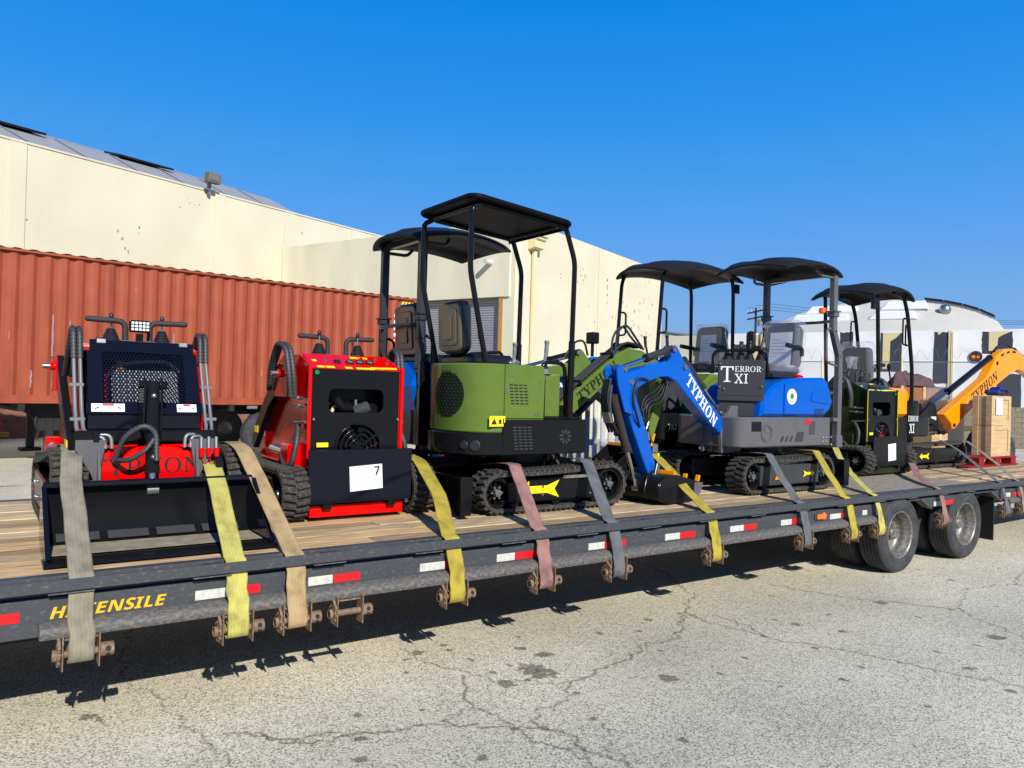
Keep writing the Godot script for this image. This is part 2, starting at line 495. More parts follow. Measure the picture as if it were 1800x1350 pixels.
func _ready() -> void:
	# camera
	var yaw := deg_to_rad(35.118)
	var pit := deg_to_rad(0.434)
	var rol := deg_to_rad(1.614)
	var fw := V(sin(yaw) * cos(pit), sin(pit), -cos(yaw) * cos(pit))
	var rt := fw.cross(Vector3.UP).normalized()
	var up := rt.cross(fw)
	var cam := Camera3D.new()
	cam.name = "camera"
	add_child(cam)
	cam.transform = Transform3D(Basis(rt * cos(rol) + up * sin(rol), up * cos(rol) - rt * sin(rol), -fw), V(0, 1.68, 3.9))
	cam.fov = 53.13
	cam.far = 600.0
	cam.current = true
	# sky
	var env := Environment.new()
	env.background_mode = Environment.BG_SKY
	# clear sky: pale at the horizon, deepening steadily to the zenith, the same all round
	var lv: Array = [[-1.0, Color(0.20, 0.19, 0.18)], [-0.05, Color(0.25, 0.25, 0.25)], [0.0, Color(0.27, 0.40, 0.57)], [0.08, Color(0.185, 0.355, 0.645)], [0.2, Color(0.085, 0.30, 0.71)], [0.32, Color(0.025, 0.25, 0.69)], [0.46, Color(0.004, 0.195, 0.645)], [0.7, Color(0.002, 0.115, 0.46)], [1.0, Color(0.002, 0.075, 0.33)]]
	var si := Image.create(512, 256, false, Image.FORMAT_RGBF)
	for r in 256:
		var e := sin(PI * (0.5 - (r + 0.5) / 256.0))
		var c: Color = lv[0][1]
		for i in lv.size() - 1:
			if e >= lv[i][0]: c = (lv[i][1] as Color).lerp(lv[i + 1][1], clampf((e - lv[i][0]) / (lv[i + 1][0] - lv[i][0]), 0.0, 1.0))
		for x in 512: si.set_pixel(x, r, c)
	var sm := PanoramaSkyMaterial.new()
	sm.panorama = ImageTexture.create_from_image(si)
	var sky := Sky.new()
	sky.sky_material = sm
	env.sky = sky
	env.tonemap_mode = Environment.TONE_MAPPER_LINEAR
	env.tonemap_exposure = 1.22
	env.sdfgi_enabled = true
	env.ssao_enabled = true
	env.ssil_enabled = true
	var we := WorldEnvironment.new()
	we.name = "environment"
	we.environment = env
	add_child(we)
	# sun, from behind the photographer's left shoulder
	var sun := DirectionalLight3D.new()
	sun.name = "sun"
	sun.light_energy = 1.6
	sun.light_color = Color(1.0, 0.975, 0.93)
	sun.light_angular_distance = 0.5
	sun.shadow_enabled = true
	add_child(sun)
	sun.look_at_from_position(Vector3.ZERO, V(0.15, -0.545, -0.825))
	rng.seed = 7
	make_materials()
	print("materials")
	ground()
	warehouse()
	print("warehouse")
	container()
	far_yard()
	print("setting")
	trailer()
	straps()
	print("trailer")
	machines()
	print("machines")
	cargo()

func ground() -> void:
	# yard asphalt: weathered tone, cracks and oil stains drawn once over 18 x 18 m
	var lo := FastNoiseLite.new()
	lo.frequency = 0.006; lo.fractal_octaves = 5; lo.seed = 71
	var im := lo.get_seamless_image(1024, 1024)
	im.convert(Image.FORMAT_L8)
	var src := im.get_data()
	var dst := PackedByteArray()
	dst.resize(1024 * 1024 * 3)
	for i in 1024 * 1024:
		var q := 0.80 + 0.20 * src[i] / 255.0
		dst[i * 3] = int(232 * q); dst[i * 3 + 1] = int(227 * q); dst[i * 3 + 2] = int(206 * q)
	im = Image.create_from_data(1024, 1024, false, Image.FORMAT_RGB8, dst)
	im.resize(2048, 2048, Image.INTERPOLATE_BILINEAR)
	var k := 2048.0 / 18.0
	var org := V2(-4.0, -13.5)
	var cracks: Array = [
		[V2(2.31,-0.52),V2(2.30,-0.23),V2(2.37,-0.07),V2(2.46,0.04),V2(2.52,0.25),V2(2.73,0.39),V2(2.87,0.48)],
		[V2(2.42,0.09),V2(2.27,0.32),V2(2.21,0.50),V2(2.25,0.69),V2(2.25,0.80),V2(2.27,0.99),V2(2.31,1.12),V2(2.36,1.22),V2(2.34,1.33),V2(2.4,1.8)],
		[V2(1.05,0.11),V2(1.25,0.33),V2(1.50,0.42),V2(1.67,0.47),V2(1.79,0.54),V2(1.99,0.56),V2(2.11,0.69),V2(2.24,0.80),V2(2.37,0.86),V2(2.43,0.95),V2(2.41,1.15),V2(2.46,1.28),V2(2.46,1.40),V2(2.6,1.9)],
		[V2(2.87,0.48),V2(2.76,0.61),V2(2.63,0.67),V2(2.51,0.68),V2(2.39,0.77),V2(2.40,0.87)],
		[V2(2.87,0.48),V2(2.98,0.47),V2(3.21,0.42),V2(3.43,0.38),V2(3.71,0.23),V2(4.00,0.24),V2(4.31,0.01),V2(4.57,-0.18),V2(4.95,-0.43),V2(5.4,-1.2),V2(5.6,-2.4)],
		[V2(4.57,-0.18),V2(4.49,0.07),V2(4.55,0.30),V2(4.60,0.51),V2(4.63,0.67),V2(4.76,0.85),V2(4.82,1.02),V2(4.98,1.53),V2(5.3,2.2)],
		[V2(2.68,0.99),V2(2.60,1.12),V2(2.50,1.20),V2(2.49,1.33)],
		[V2(0.74,-0.89),V2(0.86,-0.36),V2(0.93,0.07),V2(0.96,0.35),V2(0.98,0.48),V2(1.1,0.9)],
		[V2(1.12,0.22),V2(1.34,0.46),V2(1.58,0.43)], [V2(1.99,0.56),V2(2.04,0.52),V2(2.16,0.49),V2(2.21,0.50)], [V2(2.31,1.12),V2(2.44,1.13),V2(2.37,1.23)],
		[V2(0.74,-0.89),V2(0.93,-1.86),V2(1.01,-2.63),V2(0.8,-4.5),V2(1.3,-7.0)], [V2(4.49,0.07),V2(4.59,-0.08),V2(4.47,-0.07),V2(4.31,0.01)], [V2(4.60,0.51),V2(4.70,0.23),V2(4.69,-0.02)],
		[V2(6.2,1.6),V2(6.6,0.9),V2(7.4,0.6),V2(8.0,0.75),V2(9.4,0.4)], [V2(6.6,0.9),V2(6.1,0.2),V2(5.9,-0.4)], [V2(-1,-6),V2(1.5,-6.6),V2(4,-6.2),V2(7,-6.8),V2(10,-6.3)], [V2(8.0,0.75),V2(8.6,1.6),V2(9.0,2.6)]]
	var jit := FastNoiseLite.new()
	jit.frequency = 0.03; jit.seed = 9; jit.fractal_octaves = 4
	for cr: Array in cracks:
		var base_w := rng.randf_range(0.5, 1.0)
		for i in cr.size() - 1:
			var a: Vector2 = (cr[i] - org) * k
			var b: Vector2 = (cr[i + 1] - org) * k
			var l := (b - a).length()
			var nn := (b - a).normalized().orthogonal()
			for s in int(l * 2) + 1:
				var q := s / (l * 2.0)
				var p := a.lerp(b, q) + nn * jit.get_noise_2d(a.x + s, a.y) * 7.0
				var w := base_w * (0.5 + 1.0 * absf(jit.get_noise_2d(p.x * 3.0, p.y * 3.0))) 
				for dy in range(-2, 3):
					for dx in range(-2, 3):
						var fall := clampf(w + 0.6 - Vector2(dx, dy).length(), 0.0, 1.0) * 0.30
						if fall > 0.0: darken(im, int(p.x) + dx, int(p.y) + dy, fall, Color(0.34, 0.31, 0.26))
	var stains: Array = [[2.82,0.24,0.09,0.14],[2.54,0.31,0.05,0.06],[2.36,-0.40,0.04,0.05],[3.41,0.73,0.05,0.07],[2.67,0.93,0.03,0.03],[1.95,0.98,0.03,0.03],[1.47,0.70,0.03,0.03],[1.96,0.37,0.02,0.02],[3.63,-0.12,0.03,0.04],[3.91,-0.01,0.02,0.03],[4.16,-0.16,0.03,0.04],[2.58,0.13,0.02,0.03],[3.75,0.85,0.02,0.03],[4.69,0.87,0.03,0.03],[4.11,0.73,0.02,0.03],[2.55,-0.35,0.02,0.03],[5.05,0.47,0.04,0.04],[5.20,0.75,0.03,0.04],[3.03,0.03,0.07,0.05],[2.68,0.32,0.03,0.03],[6.07,1.40,0.07,0.06],[6.22,0.47,0.05,0.06],[5.20,1.60,0.04,0.03],[4.32,1.30,0.02,0.03],[2.24,-0.33,0.03,0.02],[5.01,1.92,0.04,0.03],[0.51,-0.41,0.04,0.04],[1.66,0.27,0.02,0.03]]
	for i in 70: stains.append([rng.randf_range(0.5, 11), rng.randf_range(-0.6, 2.4), rng.randf_range(0.012, 0.035), rng.randf_range(0.012, 0.04)])
	for i in 60: stains.append([rng.randf_range(-3, 13), rng.randf_range(-12, -3), rng.randf_range(0.05, 0.6), rng.randf_range(0.03, 0.14)])
	for st: Array in stains:
		var rx: float = maxf(1.6, st[2] * k)
		var ry: float = maxf(1.6, st[3] * k)
		var c: Vector2 = (V2(st[0], st[1]) - org) * k
		for y in range(int(-ry * 1.6), int(ry * 1.6) + 1):
			for x in range(int(-rx * 1.6), int(rx * 1.6) + 1):
				var d := Vector2(x / rx, y / ry).length() + jit.get_noise_2d((c.x + x) * 4.0, (c.y + y) * 4.0) * 0.7
				if d < 1.0: darken(im, int(c.x) + x, int(c.y) + y, clampf((1.0 - d) * 2.2, 0.0, 0.5), Color(0.24, 0.22, 0.18))
	im.generate_mipmaps()
	# stone grain of the asphalt, tiled
	var g1 := FastNoiseLite.new()
	g1.noise_type = FastNoiseLite.TYPE_CELLULAR
	g1.cellular_return_type = FastNoiseLite.RETURN_CELL_VALUE
	g1.cellular_jitter = 1.0
	g1.frequency = 0.17; g1.seed = 77; g1.fractal_type = FastNoiseLite.FRACTAL_NONE
	var ga := g1.get_seamless_image(1024, 1024)
	ga.convert(Image.FORMAT_L8)
	var gs := ga.get_data()
	var gd := PackedByteArray()
	gd.resize(1024 * 1024 * 3)
	for i in 1024 * 1024:
		var q := gs[i] / 255.0
		q = 0.74 + 0.26 * q if q > 0.25 else 0.58 + 0.4 * q
		var tint := ((gs[i] * 37) % 17) / 17.0 * 0.08
		gd[i * 3] = int(255 * minf(1.0, q + tint)); gd[i * 3 + 1] = int(255 * minf(1.0, q + tint * 0.7)); gd[i * 3 + 2] = int(255 * q)
	var gi := Image.create_from_data(1024, 1024, false, Image.FORMAT_RGB8, gd)
	gi.generate_mipmaps()
	var m := mat(Color.WHITE, 0.95)
	m.albedo_texture = ImageTexture.create_from_image(gi)
	m.detail_enabled = true
	m.detail_albedo = ImageTexture.create_from_image(im)
	ga.convert(Image.FORMAT_RGBA8)
	ga.bump_map_to_normal_map(2.0)
	m.normal_enabled = true
	m.normal_texture = ImageTexture.create_from_image(ga)
	m.normal_scale = 0.35
	m.detail_blend_mode = BaseMaterial3D.BLEND_MODE_MUL
	m.detail_uv_layer = BaseMaterial3D.DETAIL_UV_2
	var ar := []
	ar.resize(Mesh.ARRAY_MAX)
	var vs := PackedVector3Array()
	var u1 := PackedVector2Array()
	var u2 := PackedVector2Array()
	var ns := PackedVector3Array()
	for p: Vector2 in [V2(-150, -250), V2(250, -250), V2(250, 100), V2(-150, -250), V2(250, 100), V2(-150, 100)]:
		vs.append(V(p.x, 0, p.y)); ns.append(Vector3.UP)
		u1.append(p / 1.25); u2.append((p - org) / 18.0)
	ar[Mesh.ARRAY_VERTEX] = vs; ar[Mesh.ARRAY_NORMAL] = ns; ar[Mesh.ARRAY_TEX_UV] = u1; ar[Mesh.ARRAY_TEX_UV2] = u2
	var me := ArrayMesh.new()
	me.add_surface_from_arrays(Mesh.PRIMITIVE_TRIANGLES, ar)
	var o := partm("ground", me, m, self)
	o.set_meta("kind", "structure")

func darken(im: Image, x: int, y: int, q: float, c: Color) -> void:
	if x < 0 or y < 0 or x >= im.get_width() or y >= im.get_height(): return
	im.set_pixel(x, y, im.get_pixel(x, y).lerp(c, q))

# peeled spots of paint, irregular flakes sunk into a wall's coat: small flat polygons
func flake(mb: MB, c: Vector2, r: float, o: Vector3, ux: Vector3, nn: Vector3) -> void:
	var poly := PackedVector2Array()
	var m := rng.randi_range(6, 9)
	var sx := rng.randf_range(0.4, 1.0)
	for i in m:
		var a := TAU * i / m
		var q := r * rng.randf_range(0.3, 0.75)
		poly.append(c + V2(cos(a) * q * sx, sin(a) * q))
	mb.prism(poly, o, ux, Vector3.UP, nn * 0.004)

func warehouse() -> void:
	# local frame: x along the long wall (u), z out of it (v)
	thing("warehouse_building", "cream stucco warehouse with curved metal roof behind a brick red container", "building", V(0.909, 0, -20.565), 21.5)
	part("wall", MB.new().mm(-18, 0.9, -0.4, 17, 7.93, 0), M.cream)
	part("wainscot", MB.new().mm(-18, 0, -0.4, 8.85, 0.9, 0.012), M.wainscot)
	for s: Array in [[-0.28, 0.14], [5.94, 6.33], [8.86, 9.26], [12.2, 12.61], [-6.5, -6.05]]:
		part("pilaster", MB.new().mm(s[0], 0.9, 0, s[1], 7.915, 0.05, 0.008), M.cream)
	part("coping", MB.new().mm(-18, 7.93, -0.42, 17, 7.99, 0.03, 0.01), M.cream)
	# roof rising behind the parapet, hipped at its end
	var rf := MB.new()
	var prof := [V2(-0.3, 7.9), V2(-1.6, 8.72), V2(-4.0, 9.5), V2(-9.0, 10.2)]
	for i in 3:
		var a: Vector2 = prof[i]
		var b: Vector2 = prof[i + 1]
		var nn := V(0, -(b.x - a.x), b.y - a.y).normalized()
		rf.quad(V(-18, a.y, a.x), V(10.5 - i * 1.1, a.y, a.x), V(9.4 - i * 1.1, b.y, b.x), V(-18, b.y, b.x), nn)
		rf.quad(V(10.5 - i * 1.1, a.y, a.x), V(9.4 - i * 1.1, b.y, b.x), V(9.4 - i * 1.1, 7.5, b.x), V(10.5 - i * 1.1, 7.5, a.x), V(0.8, 0.4, 0))
	var roof := part("roof", rf, M.roofmetal)
	var seam := MB.new()
	for i in 14:
		seam.bar(V(-12 + i * 1.6, 7.93, -0.3), V(-12.8 + i * 1.6, 8.75, -1.6), 0.02, 0.03)
	part("roof_seam", seam, M.galv, roof)
	for s: Array in [[-6.0, 1.3], [3.5, 5.35]]:
		part("roof_solar_panel", MB.new().box(V((s[0] + s[1]) / 2, 8.88, -1.9), V(s[1] - s[0], 0.06, 1.0), Basis(Vector3.RIGHT, 0.25), 0.01), M.solar)
	# floodlight on the parapet
	var fl := part("floodlight", MB.new().box(V(5.68, 8.34, 0.25), V(0.46, 0.34, 0.28), Basis(Vector3.RIGHT, 0.12), 0.03), M.winch)
	part("lens", MB.new().box(V(5.64, 8.36, 0.40), V(0.36, 0.24, 0.02), Basis(Vector3.RIGHT, 0.12), 0.005), M.levergrey, fl)
	part("bracket", MB.new().mm(5.62, 7.8, 0.03, 5.7, 8.2, 0.14).mm(5.5, 7.95, 0.03, 5.86, 8.0, 0.16), M.galv, fl)
	var fk := MB.new()
	for c: Array in [[2.71, 6.07, 0.10], [2.85, 5.86, 0.10], [2.95, 5.6, 0.09], [3.05, 5.5, 0.1], [3.37, 6.3, 0.09], [3.36, 6.12, 0.07], [4.7, 7.2, 0.05], [5.03, 7.41, 0.05], [5.2, 7.39, 0.04], [5.38, 7.43, 0.06], [4.98, 7.55, 0.03], [9.7, 7.3, 0.09], [0.2, 5.9, 0.06], [0.3, 4.6, 0.03], [5.5, 5.9, 0.03]]:
		flake(fk, V2(c[0], c[1]), c[2], V(0, 0, -0.0005), Vector3.RIGHT, Vector3.BACK)
	part("peeled_paint", fk, M.concrete)
	# block standing out of the long wall, with the roller door
	var fx := 8.85
	var fw := 10.13
	part("door_block_wall", MB.new().mm(fx, 0, 0.012, fx + 0.35, 6.4, 5.0).mm(fx, 4.42, 5.0, fx + 0.35, 6.4, 9.6).mm(fx, 0, 9.74, fx + 0.35, 6.4, fw), M.greywall)
	part("upper_panel", MB.new().mm(fx - 0.06, 4.40, 0.02, fx + 0.02, 6.62, 9.98, 0.01), M.greywall)
	part("side_wall", MB.new().mm(fx + 0.35, 0, fw - 0.35, fx + 11.05, 6.72, fw), M.cream)
	part("end_wall", MB.new().mm(fx + 10.7, 0, -6, fx + 11.05, 6.70, fw - 0.35), M.cream)
	part("corner_pier", MB.new().mm(fx + 0.002, 6.4, 9.98, fx + 0.35, 6.72, fw - 0.002), M.cream)
	part("block_roof", MB.new().mm(fx + 0.35, 6.3, 0.05, fx + 10.7, 6.42, fw - 0.36), M.roofmetal)
	part("pilaster", MB.new().mm(fx + 5.28, 0, fw, fx + 5.72, 6.70, fw + 0.04, 0.008), M.cream)
	part("jamb", MB.new().mm(fx - 0.03, 0, 9.6, fx + 0.12, 4.40, 9.74, 0.006), M.jamb)
	var door := part("roller_door", MB.new().mm(fx + 0.12, 0.02, 9.52, fx + 0.2, 4.4, 9.6).mm(fx + 0.12, 0.02, 5.0, fx + 0.2, 4.4, 5.08), M.galv)
	var sl := MB.new().side([V2(0, 0), V2(0.03, 0), V2(0.03, 0.074), V2(0, 0.074), V2(-0.012, 0.06), V2(-0.016, 0.037), V2(-0.012, 0.014)], 0, 4.44).mesh()
	for i in 58:
		var s := partm("slat", sl, M.slat, door)
		s.position = V(fx + 0.16, 0.03 + i * 0.0755, 5.08)
	# pipe stub out of the panel
	var st := MB.new().rod(V(fx - 0.06, 5.43, 9.3), V(fx - 0.36, 5.43, 9.3), 0.085, 14)
	part("pipe_stub", st, M.tapewhite)
	# rain leader with box head
	var ld := part("rain_leader", MB.new().mm(fx + 0.84, 0.3, fw + 0.02, fx + 1.0, 5.9, fw + 0.14, 0.02), M.creamtrim)
	part("leader_head", MB.new().front([V2(fw + 0.002, 6.28), V2(fw + 0.34, 6.28), V2(fw + 0.34, 6.2), V2(fw + 0.27, 6.15), V2(fw + 0.27, 5.95), V2(fw + 0.002, 5.88)], fx + 0.66, fx + 1.18, 0.01), M.creamtrim, ld)
	part("leader_rim", MB.new().mm(fx + 0.6, 6.28, fw + 0.002, fx + 1.24, 6.36, fw + 0.4, 0.01), M.creamtrim, ld)
	fk = MB.new()
	for i in 26: flake(fk, V2(fx + rng.randfn(4.0, 0.22), rng.randfn(5.5, 0.25)), rng.randf_range(0.02, 0.07), V(0, 0, fw - 0.0005), Vector3.RIGHT, Vector3.BACK)
	for i in 75: flake(fk, V2(fx + clampf(rng.randfn(8.2, 1.1), 6.0, 10.9), clampf(rng.randfn(4.3, 1.0), 1.5, 6.3)), rng.randf_range(0.02, 0.12), V(0, 0, fw - 0.0005), Vector3.RIGHT, Vector3.BACK)
	for i in 26: flake(fk, V2(fx + rng.randf_range(4.4, 6.4), rng.randf_range(2.0, 5.2)), rng.randf_range(0.015, 0.06), V(0, 0, fw - 0.0005), Vector3.RIGHT, Vector3.BACK)
	for i in 5: flake(fk, V2(fx + rng.randfn(2.5, 0.1), rng.randfn(5.2, 0.15)), rng.randf_range(0.02, 0.06), V(0, 0, fw - 0.0005), Vector3.RIGHT, Vector3.BACK)
	part("peeled_paint", fk, M.concrete)
	# things lying by the wall
	thing("timber_stack", "two short painted planks leaning at the foot of the brown wainscot", "timber", V(0.3, 0, -19.6), 21.5)
	part("plank", MB.new().mm(-1.6, 0.35, -0.1, 0.4, 0.45, 0.05, 0.01), M.signred)
	part("plank", MB.new().mm(-1.6, 0.1, -0.1, 0.55, 0.22, 0.05, 0.01), M.jamb)
	part("trestle", MB.new().mm(-1.2, 0, -0.08, -1.1, 0.35, 0.03).mm(-0.3, 0, -0.08, -0.2, 0.35, 0.03), M.polewood)

func container() -> void:
	thing("shipping_container", "long brick red corrugated shipping container on a black chassis", "container", V(0.42, 1.17, -13.0), 9.1)
	var x0 := -2.73
	var x1 := 9.46
	var h := 2.89
	# corrugated wall facing the yard
	var mb := MB.new()
	var pts: Array = [V2(x0 + 0.12, 0)]
	var x := x0 + 0.16
	while x < x1 - 0.40:
		pts.append_array([V2(x, 0), V2(x + 0.068, -0.036), V2(x + 0.138, -0.036), V2(x + 0.206, 0)])
		x += 0.278
	pts.append(V2(x1 - 0.12, 0))
	for i in pts.size() - 1:
		var a: Vector2 = pts[i]
		var b: Vector2 = pts[i + 1]
		var e := (b - a).normalized()
		mb.quad(V(a.x, 0.155, a.y - 0.045), V(b.x, 0.155, b.y - 0.045), V(b.x, h - 0.07, b.y - 0.045), V(a.x, h - 0.07, a.y - 0.045), V(-e.y, 0, e.x))
	part("side_wall", mb, M.container)
	part("far_wall", MB.new().mm(x0 + 0.12, 0.155, -2.43, x1 - 0.12, h - 0.07, -2.40), M.container)
	part("end_wall", MB.new().mm(x1 - 0.1, 0.155, -2.3, x1 - 0.06, h - 0.07, -0.14), M.container)
	part("end_wall", MB.new().mm(x0 + 0.06, 0.155, -2.3, x0 + 0.1, h - 0.07, -0.14), M.container)
	# roof with corrugations across
	mb = MB.new()
	var rx := x0 + 0.12
	while rx < x1 - 0.2:
		mb.quad(V(rx, h, 0.0), V(rx + 0.07, h, 0.0), V(rx + 0.07, h, -2.43), V(rx, h, -2.43), Vector3.UP)
		mb.quad(V(rx + 0.07, h, 0), V(rx + 0.139, h - 0.02, 0), V(rx + 0.139, h - 0.02, -2.43), V(rx + 0.07, h, -2.43), V(0.28, 0.96, 0))
		mb.quad(V(rx + 0.139, h - 0.02, 0), V(rx + 0.209, h - 0.02, 0), V(rx + 0.209, h - 0.02, -2.43), V(rx + 0.139, h - 0.02, -2.43), Vector3.UP)
		mb.quad(V(rx + 0.209, h - 0.02, 0), V(rx + 0.278, h, 0), V(rx + 0.278, h, -2.43), V(rx + 0.209, h - 0.02, -2.43), V(-0.28, 0.96, 0))
		rx += 0.278
	part("roof_panel", mb, M.container)
	part("top_rail", MB.new().mm(x0 + 0.12, h - 0.07, -0.06, x1 - 0.12, h - 0.022, 0, 0.006), M.container)
	part("bottom_rail", MB.new().mm(x0 + 0.12, 0, -0.06, x1 - 0.12, 0.10, 0.002, 0.004).mm(x0 + 0.12, 0.10, -0.1, x1 - 0.12, 0.155, -0.045), M.container)
	part("floor", MB.new().mm(x0 + 0.12, 0.11, -2.4, x1 - 0.12, 0.15, -0.11), M.chassis)
	for sx: float in [x0, x1 - 0.12]:
		for sz: float in [-0.12, -2.44]:
			part("corner_post", MB.new().mm(sx, 0.12, sz, sx + 0.12, h - 0.12, sz + 0.12, 0.008), M.container)
			part("corner_casting", MB.new().mm(sx - 0.002, 0, sz - 0.002, sx + 0.15, 0.12, sz + 0.124, 0.01), M.container)
			part("corner_casting", MB.new().mm(sx - 0.002, h - 0.12, sz - 0.002, sx + 0.15, h + 0.004, sz + 0.124, 0.01), M.container)
	var hz := MB.new()
	for i in 5: hz.side([V2(8.95 + i * 0.1, h - 0.2), V2(9.0 + i * 0.1, h - 0.2), V2(9.05 + i * 0.1, h - 0.125), V2(9.0 + i * 0.1, h - 0.125)], -0.041, -0.036)
	part("hazard_stripe", hz, M.yellow)
	var mk := MB.new()
	for i in 6: mk.mm(8.735, 2.34 - i * 0.17, -0.046, 8.775 + 0.02 * (i % 2), 2.42 - i * 0.17, -0.0425)
	part("white_marking", mk, M.textwhite).set_meta("kind", "stuff")
	var sc := MB.new()
	for i in 16:
		var cx := x0 + 0.173 + 0.278 * rng.randi_range(8, 42) + rng.randf_range(0.11, 0.23)
		var cy := rng.randf_range(0.4, 2.6)
		sc.mm(cx, cy, -0.05, cx + rng.randf_range(0.004, 0.012), cy + rng.randf_range(0.03, 0.22), -0.0435)
	part("paint_scrape", sc, M.jamb)
	for r: Array in [[0.50, 0.30, 0.62], [0.86, 0.26, 0.75], [0.84, 0.9, 1.7], [1.13, 0.5, 1.6], [3.1, 1.0, 1.5]]:
		var poly: Array = []
		for i in 7: poly.append(V2(r[0] + rng.randf_range(-0.022, -0.004), lerpf(r[1], r[2], i / 6.0)))
		for i in 7: poly.append(V2(r[0] + rng.randf_range(0.004, 0.022), lerpf(r[2], r[1], i / 6.0)))
		part("scuff", MB.new().side(poly, -0.046, -0.0425), M.scuff)
	# chassis beneath
	thing("container_chassis", "black steel container chassis with landing legs under the red container", "chassis", V(0.42, 0, -13.0), 9.1)
	for z: float in [-0.75, -1.75]:
		part("main_beam", MB.new().side([V2(-2.7, 1.165), V2(9.4, 1.165), V2(9.4, 0.93), V2(1.2, 0.93), V2(0.75, 0.98), V2(0.2, 1.10), V2(-2.7, 1.10)], z - 0.06, z + 0.06, 0.01), M.chassis)
	for i in 9:
		part("cross_member", MB.new().mm(-2.4 + i * 1.35, 1.02, -2.4, -2.28 + i * 1.35, 1.168, -0.02, 0.01), M.chassis)
	part("gooseneck_plate", MB.new().side([V2(0.25, 1.16), V2(1.45, 1.16), V2(1.45, 0.85), V2(1.1, 0.62), V2(0.75, 0.62), V2(0.62, 0.9)], -0.5, -0.44, 0.01), M.chassis)
	for z: float in [-0.5, -1.95]:
		var lg := part("landing_leg", MB.new().mm(0.86, 0.2, z - 0.07, 1.0, 1.1, z + 0.07, 0.01), M.chassis)
		part("foot", MB.new().mm(0.74, 0.12, z - 0.15, 1.12, 0.2, z + 0.15, 0.02), M.chassis, lg)
	part("hanging_hose", MB.new().tube(fillet([V(0.66, 1.05, -0.42), V(0.7, 0.9, -0.4), V(0.66, 0.75, -0.38), V(0.74, 0.65, -0.38), V(0.7, 0.45, -0.4)], 0.08), 0.018, 8), M.hose)
	part("marker_lamp", MB.new().mm(4.75, 1.08, -0.02, 5.0, 1.15, 0.0, 0.01), M.levergrey)
	for ax: float in [8.2, 9.3]:
		for z: float in [-0.15, -2.3]:
			var w := part("wheel", MB.new().lathe([V2(0.2, -0.14), V2(0.45, -0.14), V2(0.5, -0.08), V2(0.5, 0.08), V2(0.45, 0.14), V2(0.2, 0.14), V2(0.2, -0.14)], V(ax - 3.0, 0.5, z), Vector3.BACK, 28), M.tyre)
			part("rim", MB.new().lathe([V2(0.0, 0.05), V2(0.12, 0.07), V2(0.2, 0.12), V2(0.22, 0.1)], V(ax - 3.0, 0.5, z), Vector3.BACK, 20), M.rim, w)

